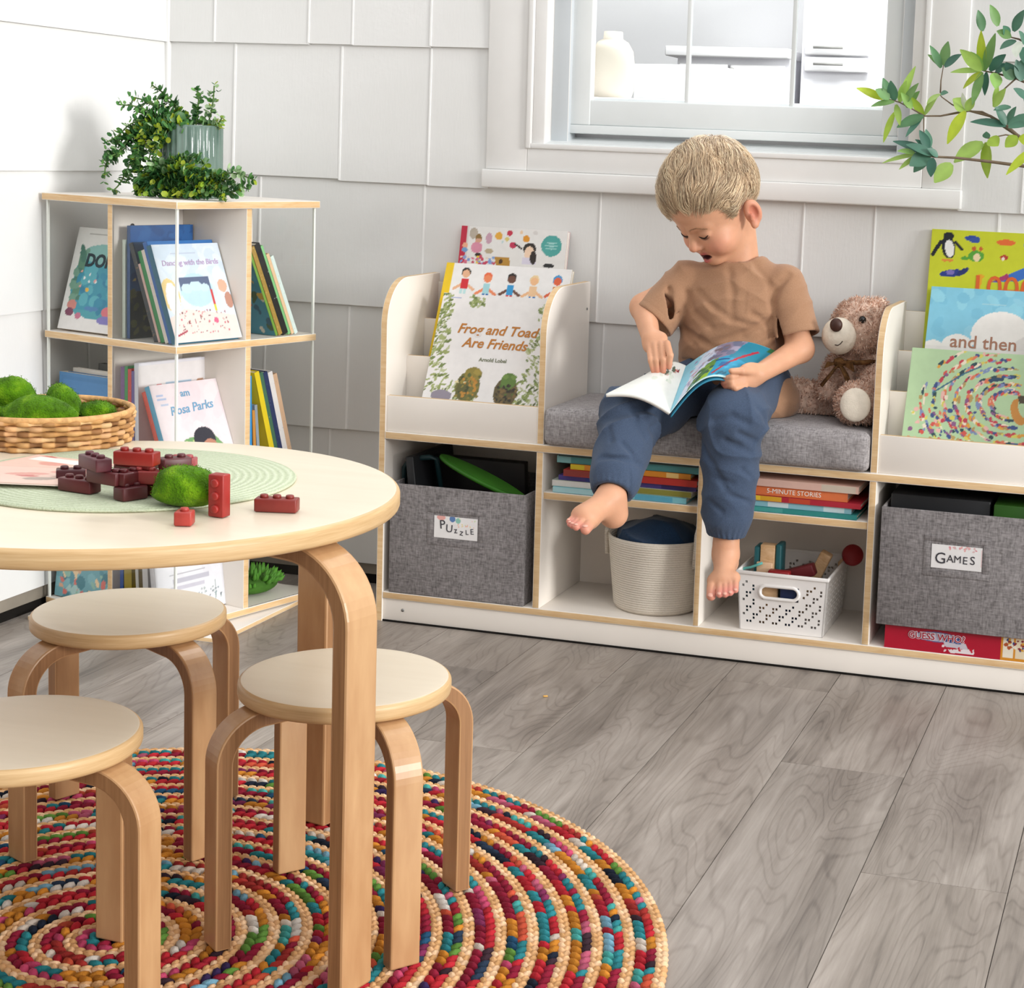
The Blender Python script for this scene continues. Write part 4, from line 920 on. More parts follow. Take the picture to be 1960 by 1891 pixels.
# --- middle tier, right
for i, (y, t, h, s, l, nm, pal) in enumerate(((.022, .010, .186, '#2f8fcf', .02, 'bright blue', ['#2f8fcf', '#1f6fae']), (.034, .007, .12, '#c98a3c', .05, 'short orange', ['#c98a3c']), (.045, .007, .13, '#8f9aa8', .09, 'short grey', ['#d8d8da', '#a0a8b4']), (.0895, .012, .198, '#e3c81c', .27, 'yellow', ['#e8d43a', '#c9ae18']),
        (.0990, .009, .196, '#3f6a52', .27, 'green and white', ['#e6e6e2', '#2c5a44', '#cfe0d8']), (.1106, .011, .196, '#1f2f5c', .27, 'navy', ['#1f2f5c', '#8a93b0']), (.1232, .012, .195, '#ddd8d8', .27, 'white speckled', ['#c9a0a0', '#9aa0b0', '#efeeec', '#b9c9c0']), (.1342, .0105, .19, '#c9a587', .27, 'tan', ['#c9a587', '#dcc4a8', '#4a7a6a']))):
    bcr(nm + ' spined book leaning in the right compartment, middle tier', GM_, y, z, .15, h, t, s, l, dots(t, h, s, pal, 16, i + 40, 900))
# --- bottom tier
z = .0260
c = dots(.17, .2, '#6fa3ad', ['#7fb3bb', '#5a929f', '#d9a98a', '#a8c9c6', '#d2736a', '#49808c', '#e4c9a0', '#8fb8a8'], 150, 17)
bcB('teal illustrated book, cover facing out in the left compartment, bottom tier', GB, (-.166, -.164, z), 'left', .165, .2, .012, '#4f8c98', c, .12)
bcB('royal blue spined book in the front compartment, bottom tier', GB, (.028, -.165, z), 'front', .14, .2, .009, '#2c58a8', None, 0, dots(.009, .2, '#2c58a8', ['#2c58a8', '#c9d4e8'], 8, 4, 900))
bcB('olive yellow book in the front compartment, bottom tier', GB, (.052, -.1655, z), 'front', .15, .21, .020, '#a8912a', '#a08a26', .02, dots(.02, .21, '#b09a2e', ['#a8912a', '#c0a83c', '#6a5a20'], 10, 5, 900))
bcB('thin white spined book in the front compartment, bottom tier', GB, (.074, -.166, z), 'front', .15, .2, .008, '#d8d6d2', None, .06, dots(.008, .2, '#d8d6d2', ['#8a8a8c', '#efeeec'], 8, 6, 900))
bcB('brown spined book in the front compartment, bottom tier', GB, (.085, -.166, z), 'front', .15, .2, .010, '#5f5030', None, .06, dots(.010, .2, '#6a5a36', ['#4a3d26', '#b09a66', '#7a6a40'], 16, 7, 900))
bcB('white book with grey lettering blocks on its spine, bottom tier', GB, (.100, -.167, z), 'front', .15, .2, .014, '#e4e2e4', None, .06, dots(.014, .2, '#e6e4e6', ['#e6e4e6', '#4a4a50', '#f0eff0'], 10, 8, 900))
c = Canvas(.165, .20, 560, '#dcdde2'); c.specks(12, ['#e0e1e6', '#d8d9df'], (.1, .2), (0, 0, 1, 1), 3); c.rect(.2, .38, .72, .388, '#a9a9b0'); c.rect(.25, .30, .78, .34, '#b7b7c2'); c.rect(.2, .24, .7, .27, '#c0bfca'); c.line([(.85, .05), (.86, .25)], .006, '#8a9a9a'); c.specks(40, ['#8a9aa0', '#a9b3b3', '#707a80'], (.006, .016), (.6, .02, .95, .2), 5); c.specks(6, ['#6a6a72'], (.01, .02), (.76, .55, .86, .62), 6)
o = bcB('white picture book titled Up, foremost on the bottom tier', GB, (.127, -.170, z), 'front', .162, .2, .012, '#e2e2e6', c, .13, back='#55555a')
text_mesh('title_lettering', 'Up', .05, M_('#3a3b40', .5), o, T(.075, -.0009, .118) @ RX(PI / 2), shear=.2, ext=.0002, bold=.0006)
# green leafy toy in the bottom right compartment
o = thing('leafy_toy', 'green leafy toy lying in the bottom right compartment of the revolving bookcase', 'toy', BCM @ T(.105, .085, z))
mb = MB(); mb.ico((0, 0, .0205), .05, 3, sc=(.8, 1.1, .4)); mb.build('body', M_('#3f6a22', .8, .2, .25, 40, bmp=.5), o)
mb = MB(); rq = random.Random(4)
for i in range(70):
    a = rq.uniform(0, 2 * PI); e = rq.uniform(.15, 1.3); d = Vector((math.cos(a) * math.cos(e), math.sin(a) * math.cos(e), math.sin(e)))
    p = Vector((d.x * .036, d.y * .05, .02 + d.z * .016)); mb.tube([p, p + d * .012, p + d * .019 + Vector((0, 0, .005))], [.004, .0045, .0005], 5)
mb.build('leaves', M_('#4f8a2a', .6, .3, .2, 30), o)
# ================================================================== RUG (round, braided jute and rag)
RUGC, RUGR = Vector((.325, -1.362, 0)), .636
def rug():
    rng = np.random.RandomState(4); cols = [lin(c) for c in ['#b52a34', '#8a2036', '#c8822f', '#2f7f86', '#4aa39c', '#27506f', '#3a2a54', '#5f8a3c', '#d8d0c6', '#c24a6c', '#c2523a', '#1f2634', '#7aa9be', '#7c2f54', '#a3342f', '#b85a72', '#3a2830', '#9c2532', '#cfc2b4', '#2c3a4e']]
    jute = [lin(c) for c in ['#dcb083', '#d2a372', '#e6c19a', '#c99a68']]
    # lump template (rounded lozenge)
    nu, nv = 6, 4
    tv = []; 
    for j in range(nv + 1):
        ph = -PI / 2 + PI * j / nv
        for i in range(nu): th = 2 * PI * i / nu; tv.append((math.cos(ph) * math.cos(th), math.cos(ph) * math.sin(th), math.sin(ph)))
    tv = np.array(tv); tf = []
    for j in range(nv):
        for i in range(nu): tf.append((j * nu + i, j * nu + (i + 1) % nu, (j + 1) * nu + (i + 1) % nu, (j + 1) * nu + i))
    tf = np.array(tf)
    Vs, Fs, Cs = [], [], []; off = 0
    def lump(a, r, la, lr, lz, tw, z, col):
        nonlocal off
        p = tv * np.array([la, lr, lz]); c, s = math.cos(tw), math.sin(tw)
        x = p[:, 0] * c - p[:, 1] * s; y = p[:, 0] * s + p[:, 1] * c
        ca, sa = math.cos(a), math.sin(a)        # x along tangent, y radial
        X = RUGC.x + ca * (r + y) - sa * x; Y = RUGC.y + sa * (r + y) + ca * x
        Vs.append(np.stack([X, Y, z + p[:, 2]], 1)); Fs.append(tf + off); Cs.append(np.tile(col, (len(tv), 1))); off += len(tv)
    pitch = .037; n = int(RUGR / pitch)
    for k in range(n):
        ro = RUGR - k * pitch          # outer radius of this pair (jute edge then rag braid)
        # jute braid: two strands twisted
        for sgn, rj in ((1, ro - .0035), (-1, ro - .0095)):
            m = max(8, int(2 * PI * rj / .0125))
            for i in range(m):
                col = np.array(jute[rng.randint(len(jute))]) * rng.uniform(.85, 1.1)
                lump((i + .5 * (sgn > 0)) / m * 2 * PI, rj, .0090, .0052, .0055, .42 * sgn, .0060, col)
        for sgn, rj in ((1, ro - .018), (-1, ro - .0295)):
            m = max(6, int(2 * PI * rj / .0155)); c0 = cols[rng.randint(len(cols))]; pal = [cols[rng.randint(len(cols))] for _ in range(4)]; run = 0
            for i in range(m):
                if run <= 0: run = rng.randint(1, 4); c0 = (pal + cols)[rng.randint(8)] if rng.rand() < .75 else cols[rng.randint(len(cols))]
                run -= 1
                lump((i + .5 * (sgn > 0)) / m * 2 * PI, rj, .0115, .0062, .0065, .62 * sgn, .0065, np.array(c0) * rng.uniform(.62, 1.0))
    V = np.concatenate(Vs); F = np.concatenate(Fs); Cc = np.concatenate(Cs)
    V[:, 2] = np.maximum(V[:, 2], .0006)
    o = thing('braided_rug', 'round braided rug of jute and many coloured rags under the stools', 'rug', T(RUGC.x, RUGC.y, 0))
    mesh_np('braids', V - np.array([RUGC.x, RUGC.y, 0]), F, M_attr('rag_braid', .9, .1, .5, 700), o, Cc, True)
    mb = MB(); mb.lathe([(0, .0004), (RUGR - .004, .0004), (RUGR - .004, .004), (0, .004)], 96); mb.build('backing', M_('#a87a50', .9, .1), o)
rug()

# ================================================================== TABLE AND STOOLS
TOPM = M_wood('birch_top', '#ded1ba', '#e6dac4', (1.2, 9, 9), .33, .45, coat=.1)
RIM = M_wood('birch_rim', '#bd9868', '#d8b98c', (5, 5, 120), .4)
LEGM = M_wood('bent_birch', '#a97c52', '#c8a074', (9, 9, 2.2), .36, .5, coat=.2)
LEGS = M_wood('bent_birch_side', '#86603e', '#a67b53', (120, 9, 3), .42)
def disc(mb, R, z0, z1, r=.005):
    pr_ = [(0, z1)] + [(R * t, z1) for t in (.3, .6, .85)] + [(R - r, z1)] + [(R - r + r * math.sin(a), z1 - r + r * math.cos(a)) for a in np.linspace(.25, PI / 2, 5)] + [(R - r + r * math.cos(a), z0 + r - r * math.sin(a)) for a in np.linspace(0, PI / 2, 4)] + [(0, z0)]
    mi = [0] * 5 + [1] * (len(pr_) - 6) 
    mb.lathe(pr_, 96, mi=mi)
def bent_leg(rho, ztop, w, t, rbend, rin, tilt=0.0, bev=.0022):
    """bent plywood leg in local x (outwards) / z, standing on z=0; top tongue runs inwards to x=rin; outer face at x=rho"""
    pts = []
    out = [(rho, 0.0), (rho, ztop - rbend)]
    for a in np.linspace(0, PI / 2, 14)[1:]: out.append((rho - rbend + rbend * math.cos(a), ztop - rbend + rbend * math.sin(a)))
    out.append((rin, ztop))
    inn = [(rin, ztop - t * .8)]
    ri = max(.006, rbend - t)
    for a in np.linspace(PI / 2, 0, 14): inn.append((rho - rbend + ri * math.cos(a), ztop - rbend + ri * math.sin(a)))
    inn.append((rho - t, 0.0))
    poly = out + inn
    if tilt: poly = [(x + tilt * (ztop - z) * -1, z) for x, z in poly]
    mb = MB()
    Mxz = Matrix(((1, 0, 0, 0), (0, 0, 1, 0), (0, 1, 0, 0), (0, 0, 0, 1)))
    mb.prism(poly, -w / 2, w / 2, 1, M=Mxz, bev=bev, side=0, smooth=False)
    return mb
def make_stool(label, x, y, rot, group):
    o = thing('stool', label, 'stool', T(x, y, 0), group)
    mb = MB(); disc(mb, .1215, .2815, .3005); mb.build('seat', [TOPM, RIM], o)
    for k in range(4):
        leg = bent_leg(.161, .2815, .036, .0195, .062, .035, 0.0)
        leg.build('leg', [LEGM, LEGS], o, RZ(math.radians(rot + 90 * k)) @ T(0, 0, .012))
        # shorten to keep the tongue tight below the seat
    return o
def bent_fix(o):
    for c in o.children:
        if c.name.startswith('leg'):
            for v in c.data.vertices:
                v.co.z = v.co.z * (.2815 - .012) / .2815
GS = 'round bentwood stools around the table'
for lb, x, y, r in (('bentwood stool nearest the bookcase, at the back left under the table edge', .165, -1.07, 67), ('bentwood stool nearest the viewer, at the lower left corner', .326, -1.513, -4), ('bentwood stool standing behind the front table leg, nearest the bench', .547, -1.22, 52)):
    o = make_stool(lb, x, y, r, GS); bent_fix(o)
TBX, TBY, TBR, TBZ = .305, -1.306, .314, .517
o = thing('round_table', 'round birch children\'s table with bent legs in the foreground', 'table', T(TBX, TBY, 0))
mb = MB(); disc(mb, TBR, TBZ - .022, TBZ, .006); mb.build('tabletop', [TOPM, RIM], o)
for k in range(4):
    leg = bent_leg(.352, TBZ - .022, .050, .021, .085, .12, 0.0, .003)
    b = leg.build('leg', [LEGM, LEGS], o, RZ(math.radians(77 + 90 * k)) @ T(0, 0, .012))
    for v in b.data.vertices: v.co.z *= (TBZ - .022 - .012) / (TBZ - .022)

# ------------------------------------------------------------------ things on the table
def mat_straw():
    m, nt, b = nt_new('woven_green_straw')
    v = coords(nt); ln = N(nt, 'ShaderNodeVectorMath', operation='LENGTH'); L(nt, v, ln.inputs[0])
    w = N(nt, 'ShaderNodeMath', operation='MULTIPLY'); L(nt, ln.outputs['Value'], w.inputs[0]); w.inputs[1].default_value = 2 * PI / .0085
    s = N(nt, 'ShaderNodeMath', operation='SINE'); L(nt, w.outputs[0], s.inputs[0])
    n = noise(nt, v, 380, 3)
    ad = N(nt, 'ShaderNodeMath', operation='MULTIPLY_ADD'); L(nt, s.outputs[0], ad.inputs[0]); ad.inputs[1].default_value = .22; L(nt, n.outputs[0], ad.inputs[2])
    L(nt, ramp(nt, ad.outputs[0], [(.0, lin('#a3ae8e')), (.5, lin('#b9c2a5')), (.95, lin('#cbd2bb'))]), b.inputs['Base Color']); b.inputs['Roughness'].default_value = .85
    bump(nt, b, ad.outputs[0], .7, .002); return m
mz = TBZ + .0004
MC = Vector((.292, -1.265, mz)); MR = .188
mb = MB(); mb.lathe([(0, .0035), (MR * .5, .0035), (MR - .002, .0035), (MR, .0018), (MR - .001, 0), (0, 0)], 96); PM = mb.build('placemat', mat_straw(), None, T(*MC)); tag(PM, 'round pale green woven placemat on the table', 'placemat')
MTOP = mz + .0036
# moss stones
def moss_mat():
    m, nt, b = nt_new('moss')
    v = coords(nt); n = noise(nt, v, 45, 4); n2 = noise(nt, v, 420, 3)
    L(nt, ramp(nt, n.outputs[0], [(.3, lin('#38590a')), (.52, lin('#4f7c0c')), (.72, lin('#7ba31c'))]), b.inputs['Base Color']); b.inputs['Roughness'].default_value = .95; b.inputs['Specular IOR Level'].default_value = .1; b.inputs['Sheen Weight'].default_value = .05
    bump(nt, b, n2.outputs[0], .9, .003); return m
MOSS = moss_mat()
def moss(label, c, sc, rot, seed, group=None):
    rng = np.random.RandomState(seed)
    t = bmesh.new(); bmesh.ops.create_icosphere(t, subdivisions=4, radius=1)
    ph = rng.rand(9) * 6
    for v in t.verts:
        p = v.co.copy(); k = 1 + .10 * math.sin(2.1 * p.x + ph[0]) + .08 * math.sin(2.7 * p.y + ph[1]) + .05 * math.sin(5 * p.z + 3 * p.x + ph[2])
        k += .018 * math.sin(17 * p.x + ph[3]) * math.sin(19 * p.y + ph[4]) + rng.normal(0, .008)
        v.co = Vector((p.x * sc[0] * k, p.y * sc[1] * k, (p.z * sc[2] * k) if p.z > 0 else p.z * sc[2] * .6))
    zmin = min(v.co.z for v in t.verts)
    for v in t.verts: v.co.z -= zmin
    mb = MB(); mb.merge(t, None, True)
    # moss fibres
    bmv = list(mb.bm.verts); mb.bm.normal_update()
    for _ in range(1500):
        v = bmv[rng.randint(len(bmv))]
        if v.normal.z < -.2: continue
        d = (v.normal + Vector(rng.normal(0, .45, 3))).normalized(); l = rng.uniform(.0012, .0030); s = d.orthogonal().normalized() * .0005
        a = v.co + Vector(rng.normal(0, .0012, 3)) - d * .0008
        mb._add([a - s, a + s, a + d * l], [(0, 1, 2)])
    o = mb.build('moss_stone', MOSS, None, T(*c) @ RZ(rot), recalc=False); return tag(o, label, 'moss stone', group)
q = PZ(340, 976, MTOP)
moss('green moss stone lying on the placemat beside the upright red brick', (q.x + .002, q.y + .024, MTOP), (.041, .028, .028), .2, 1)
# woven tray
TR = PZ(118, 868, TBZ); trc = Vector((.055, -1.085, TBZ + .0004)); trr = .1
def wick_mat():
    m, nt, b = nt_new('wicker')
    a = N(nt, 'ShaderNodeAttribute'); a.attribute_name = 'Col'; L(nt, a.outputs['Color'], b.inputs['Base Color']); b.inputs['Roughness'].default_value = .7
    bump(nt, b, noise(nt, coords(nt, (1, 1, 6)), 300, 3).outputs[0], .4, .002); return m
WICK = wick_mat()
TRAY = thing('wicker_tray', 'round woven wicker tray of moss stones at the back left of the table', 'tray', T(*trc))
def wicker_wall(R, h, rows, n):
    """basket weave: over-under strands"""
    V, F, Cc = [], [], []; rng = np.random.RandomState(3); pal = [lin(c) for c in ['#c99a62', '#b98850', '#dcb582', '#a87a48', '#8f6238', '#d9a978']]
    seg = n * 6
    for r in range(rows):
        zc = h * (r + .5) / rows; hw = h / rows * .56; ph = PI * r; base = len(V); col = None
        for i in range(seg):
            th = 2 * PI * i / seg; wv = math.sin(th * n / 2 + ph)
            if i % 6 == 0: col = np.array(pal[rng.randint(len(pal))]) * rng.uniform(.8, 1.1)
            rr = R + .0028 * wv + .004 * (zc / h)
            sh = 1.0 
            for (dr, dz) in ((-.0022, 0), (0, -hw), (.0026, -hw * .45), (.003, 0), (.0026, hw * .45), (0, hw)):
                V.append(((rr + dr) * math.cos(th), (rr + dr) * math.sin(th), zc + dz)); Cc.append(col * sh)
        for i in range(seg):
            j = (i + 1) % seg
            for k in range(6): F.append((base + i * 6 + k, base + j * 6 + k, base + j * 6 + (k + 1) % 6, base + i * 6 + (k + 1) % 6))
    return V, F, Cc
V, F, Cc = wicker_wall(trr, .040, 6, 44); mesh_np('woven_wall', V, F, WICK, TRAY, np.array(Cc))
mb = MB(); mb.lathe([(0, 0), (trr, 0), (trr, .004), (0, .004)], 64); mb.build('tray_base', M_('#8f6438', .8), TRAY)
mb = MB(); mb.tube([((trr + .004) * math.cos(a), (trr + .004) * math.sin(a), .0405) for a in np.linspace(0, 2 * PI, 65)], .004, 8, cap=False); mb.build('rim', M_('#c99b66', .75, .3, .25, 120, bmp=.4), TRAY)
GM = 'moss stones in the wicker tray'
def mpt(u, v, z): return PZ(u, v, z)
zt = TBZ + .004
for lb, x, y, z, sc, r, sd in (('large moss stone at the front of the wicker tray', .068, -1.118, .018, (.050, .028, .026), .15, 2), ('moss stone at the right rim of the wicker tray', .105, -1.045, .022, (.027, .022, .018), -.3, 3), ('tall moss stone at the back left of the wicker tray', -.012, -1.075, .016, (.036, .027, .040), .5, 4),
                           ('moss stone at the left front of the wicker tray', .0, -1.135, .017, (.03, .024, .020), .1, 5), ('moss stone behind the large one in the wicker tray', .055, -1.055, .016, (.032, .024, .034), -.6, 6)):
    moss(lb, (x, y, TBZ + z), sc, r, sd, GM)
mb = MB()
for i in range(40):
    rng = random.Random(i); a = rng.uniform(0, 6.28); d = rng.uniform(0, .08); mb.ico((math.cos(a) * d, math.sin(a) * d, .010), .011, 1, sc=(1, 1, .6))
tag(mb.build('wood_chips', M_('#6a4228', .85, .2, .3, 60), None, T(trc.x, trc.y, TBZ)), 'bed of brown wood chips in the wicker tray under the moss', 'wood chips', None, 'stuff')
# printed cards
rq = random.Random(2)
for i, (u, v, w, d, r, lb) in enumerate(((45, 918, .15, .10, .25, 'pink printed activity card overlapping the placemat at the left edge of the table'), (100, 893, .12, .085, -.12, 'pink and white printed card behind the other card, touching the wicker tray'))):
    q = PZ(u, v, MTOP)
    c = Canvas(w, d, 520, '#e2bdae'); c.rect(0, 0, 1, 1, '#dfb8a8'); c.rect(.02, .04, .98, .96, '#e4c3b5')
    for k in range(9):
        x, y = rq.random(), rq.random(); c.ell(x, y, rq.uniform(.06, .16), rq.uniform(.03, .08), rq.choice(['#c46a68', '#b8565c', '#efe0d8', '#d99a8f', '#a8968c', '#ead6cc']), rq.uniform(-.3, .3))
    if i == 1: c.rect(.1, .65, .95, .9, '#f2ece8')
    o = thing('picture_card', lb, 'card', T(q.x, q.y, MTOP + (0.0044 if i == 0 else .0008)) @ RZ(r), 'printed cards on the table')
    mb = MB(); mb.box(-w / 2, w / 2, -d / 2, d / 2, 0, .0012, 0); mb.build('card_sheet', M_('#e9d6cc', .6), o)
    c.mesh('printed_face', PRINT, o, basis((-w / 2, -d / 2, .0015), (1, 0, 0), (0, 0, -1), (0, 1, 0)))
# toy bricks
BRM = {}
def brick_mat(c):
    return M_(c, .42, .45, .10, 60, bmp=.06, bscale=90, sss=.0)
def make_brick(name_label, c, n, M, hollow=False):
    """wax brick with a row of n studs; unit 16 mm"""
    u = .0138; Lx = u * n + .004; d = .0185; h = .0145
    o = thing('toy_brick', name_label, 'toy brick', M, 'wax toy bricks on the table')
    mt = brick_mat(c)
    mb = MB(); mb.box(-Lx / 2, Lx / 2, -d / 2, d / 2, 0, h, 0, bev=.0016); mb.build('brick_body', mt, o)
    for i in range(n):
        x = (i - (n - 1) / 2) * u
        mb = MB(); mb.lathe([(0, h + .0035), (.0036, h + .0035), (.0044, h + .0027), (.0046, h - .0005), (0, h - .0005)], 20, M=T(x, 0, 0)); mb.build('stud', mt, o)
    return o
def bpos(u, v, z): return PZ(u, v, z)
def put(label, c, n, u, v, z, rz, rx=0.0, ry=0.0):
    q = PZ(u, v, z); return make_brick(label, c, n, T(q.x, q.y, z) @ RZ(rz) @ RY(ry) @ RX(rx))
tz = TBZ + .0006
put('single brownish red brick lying alone on the table at the far right of the pile', '#7d2c26', 3, 530, 978, tz, .26)
put('small bright red brick in front of the moss stone', '#a83c34', 1, 353, 1004, tz, .32)
# upright brick with its three studs facing the viewer's left
q = PZ(414, 990, tz); make_brick('red brick standing upright with white glints beside the moss stone', '#982a25', 3, T(q.x, q.y + .006, tz + .0228) @ RZ(-.05) @ RX(PI / 2) @ RZ(PI / 2) @ T(0, 0, -.007))
m0 = MTOP + .0006; st = .0146
for lb, c, n, u, v, lv, rz in (('dark red brick at the lower left end of the brick pile', '#5f2226', 3, 152, 940, 0, -.15), ('dark maroon brick behind the lower left brick of the pile', '#4a1c22', 2, 136, 921, 0, .6), ('dark brick at the foot of the pile left of the moss stone', '#552024', 2, 250, 955, 0, 1.2), ('brownish brick under the middle of the pile', '#6b2a28', 3, 285, 945, 0, .1),
                           ('maroon brick low in the middle of the pile, bridging two bricks', '#5c2428', 3, 205, 925, 1, -.25), ('red brick in the second layer above the moss stone', '#923634', 3, 290, 925, 1, .35), ('dark brick turned end on in the second layer', '#5a1a1e', 2, 246, 927, 1, 1.35), ('dark maroon brick at the back of the second layer', '#5a2026', 3, 260, 900, 1, .05),
                           ('purple brown brick on the upper left of the pile', '#5d2a33', 3, 182, 898, 2, -.55), ('dark brick turned towards the back right of the pile', '#572529', 2, 335, 900, 2, .9), ('dusky pink brick showing behind the back right brick', '#9a4648', 2, 350, 900, 1, .5), ('dark red brick lying under the topmost brick', '#6e201f', 3, 262, 895, 2, -.1)):
    put(lb, c, n, u, v, m0 + lv * st, rz)
put('bright red brick on top of the pile', '#861f18', 3, 262, 889, m0 + 3 * st + .001, .12)

# ================================================================== PLANT IN A RIBBED GLASS POT (on the bookcase)
def leaf_mat(name, c1, c2, c3):
    m, nt, b = nt_new(name)
    a = N(nt, 'ShaderNodeAttribute'); a.attribute_name = 'Col'
    v = coords(nt); n = noise(nt, v, 40, 2)
    L(nt, mixc(nt, 1.0, a.outputs['Color'], ramp(nt, n.outputs[0], [(.3, (.85, .85, .85)), (.7, (1.1, 1.1, 1.1))]), 'MULTIPLY'), b.inputs['Base Color'])
    b.inputs['Roughness'].default_value = .45; b.inputs['Transmission Weight'].default_value = 0
    tl = N(nt, 'ShaderNodeBsdfTranslucent'); L(nt, a.outputs['Color'], tl.inputs[0]); mx = N(nt, 'ShaderNodeMixShader'); mx.inputs[0].default_value = .25
    out = [x for x in nt.nodes if x.type == 'OUTPUT_MATERIAL'][0]; L(nt, b.outputs[0], mx.inputs[1]); L(nt, tl.outputs[0], mx.inputs[2]); L(nt, mx.outputs[0], out.inputs[0])
    return m
LEAF = leaf_mat('leaf', 0, 0, 0)
ptz = .7952
pc = P(377, 320, BCY - .02); pcx, pcy = pc.x, pc.y
pcx, pcy = -.357, -.07
POT = thing('potted_plant', 'trailing green eucalyptus in a ribbed glass pot on top of the bookcase', 'potted plant', T(pcx, pcy, ptz))
def ribglass():
    m, nt, b = nt_new('ribbed_green_glass')
    b.inputs['Base Color'].default_value = (*lin('#9db3a8'), 1); b.inputs['Roughness'].default_value = .06; b.inputs['Specular IOR Level'].default_value = .8
    n = noise(nt, coords(nt, (1, 1, .2)), 50, 2); L(nt, ramp(nt, n.outputs[0], [(.3, lin('#5f7d70')), (.7, lin('#93aca0'))]), b.inputs['Base Color'])
    b.inputs['Transmission Weight'].default_value = .35; b.inputs['IOR'].default_value = 1.3; b.inputs['Coat Weight'].default_value = .5; return m
rp, hp_ = .055, .135
mb = MB(); t = bmesh.new(); n = 144; prof = [(rp * .96, .0), (rp, .004), (rp, hp_ - .004), (rp * .99, hp_), (rp * .94, hp_), (rp * .93, .008)]
rings = []
for r, zz in prof:
    ring = []
    for j in range(n):
        a = 2 * PI * j / n; rr = r * (1 + .05 * abs(math.cos(a * 15)) * (1 if zz < hp_ - .002 else .3)); ring.append(t.verts.new((rr * math.cos(a), rr * math.sin(a), zz)))
    rings.append(ring)
for i in range(len(prof) - 1):
    for j in range(n): t.faces.new((rings[i][j], rings[i][(j + 1) % n], rings[i + 1][(j + 1) % n], rings[i + 1][j])).smooth = True
t.faces.new(list(reversed(rings[0])))
mb.merge(t); mb.build('glass_pot', ribglass(), POT)
mb = MB(); mb.lathe([(0, .006), (rp * .9, .006), (rp * .9, hp_ - .02), (0, hp_ - .016)], 40); mb.build('soil', M_('#3a4a34', .9, .2, .3, 60), POT)
class Leaves:
    def __init__(s): s.V, s.F, s.C = [], [], []
    def round_leaf(s, p, d, nrm, r, col, k=7, cup=.25, asp=.85):
        d = d.normalized(); n = (nrm - d * nrm.dot(d)); n = n.normalized() if n.length > 1e-4 else d.orthogonal().normalized(); w = d.cross(n)
        b = len(s.V); c = p + d * r; s.V.append(c - n * r * cup); s.C.append(col)
        for i in range(k):
            a = 2 * PI * i / k; s.V.append(c + d * (-math.cos(a) * r) + w * (math.sin(a) * r * asp)); s.C.append(tuple(x * (.92 + .16 * ((i * 7) % 3) / 2) for x in col))
        for i in range(k): s.F.append((b, b + 1 + i, b + 1 + (i + 1) % k))
    def long_leaf(s, p, d, nrm, ln, wd, col, droop=.4, seg=7, fold=.25):
        d = d.normalized(); b = len(s.V); pos = p.copy(); g = Vector((0, 0, -1))
        n = (nrm - d * nrm.dot(d)); n = n.normalized() if n.length > 1e-4 else d.orthogonal().normalized()
        for i in range(seg + 1):
            t = i / seg; hw = wd * (math.sin(PI * min(1, t * .93 + .05)) ** .8) * (1 - .3 * t)
            w = d.cross(n).normalized()
            for q in (-1, 0, 1):
                s.V.append(pos + w * hw * q + n * (abs(q) * hw * fold)); s.C.append(tuple(x * (1.12 if q == 0 else 1) for x in col))
            pos = pos + d * (ln / seg); d = (d + g * droop / seg).normalized(); n = (n - d * n.dot(d)).normalized()
        for i in range(seg):
            for q in (0, 1): s.F.append((b + i * 3 + q, b + i * 3 + q + 1, b + i * 3 + q + 4)); s.F.append((b + i * 3 + q, b + i * 3 + q + 4, b + i * 3 + q + 3))
    def build(s, name, parent, M=None):
        return mesh_np(name, np.array([tuple(v) for v in s.V]), np.array(s.F), LEAF, parent, np.array(s.C), True, M)
rq = random.Random(12)
GC = [lin(c) for c in ['#3f6f36', '#4f8545', '#36653a', '#649a50', '#76a95a', '#4a7d4a']]; GY = [lin(c) for c in ['#a3b72c', '#8fae34', '#b4c23c']]; GL = [lin(c) for c in ['#a3c58e', '#b5d0a0', '#8fb880']]
lv = Leaves(); stm = MB()
# sprigs: list of control pixel paths -> placed in the plane of the pot at own depth
def sprig(pts, dens=1.0, pal=None, sz=.0095, seed=0):
    q = random.Random(seed); pal = pal or GC
    # smooth path
    pp = [Vector(p) for p in pts]; path = []
    for i in range(len(pp) - 1):
        for t in np.linspace(0, 1, 9)[:-1]:
            a = pp[max(i - 1, 0)]; b = pp[i]; c = pp[i + 1]; d = pp[min(i + 2, len(pp) - 1)]
            path.append(.5 * ((2 * b) + (-a + c) * t + (2 * a - 5 * b + 4 * c - d) * t * t + (-a + 3 * b - 3 * c + d) * t ** 3))
    path.append(pp[-1]); loc = [p - Vector((pcx, pcy, ptz)) for p in path]
    stm.tube(loc, [.0014] * len(loc), 5)
    n = len(loc)
    for i in range(1, n):
        d = (loc[i] - loc[i - 1]); l = d.length
        if l < 1e-6: continue
        d.normalize(); k = max(1, int(round(l / .0040 * dens)))
        for m in range(k):
            base = loc[i - 1].lerp(loc[i], (m + q.random()) / k)
            a0 = q.uniform(0, 2 * PI); x = d.orthogonal().normalized(); y = d.cross(x)
            tip = i / n; base = base + Vector((q.gauss(0, .0035), q.gauss(0, .0035), q.gauss(0, .0035)))
            for s_ in (0, PI):
                a = a0 + s_ + q.uniform(-.4, .4); dr = x * math.cos(a) + y * math.sin(a) + d * q.uniform(.2, .7); r = sz * q.uniform(.6, 1.1) * (1 - .45 * tip)
                col = q.choice(pal) if q.random() > .10 else q.choice(GL + GY)
                f = q.uniform(.75, 1.15); lv.round_leaf(base, dr, d + Vector((q.gauss(0, .4), q.gauss(0, .4), q.gauss(0, .4))), r, tuple(c * f for c in col))
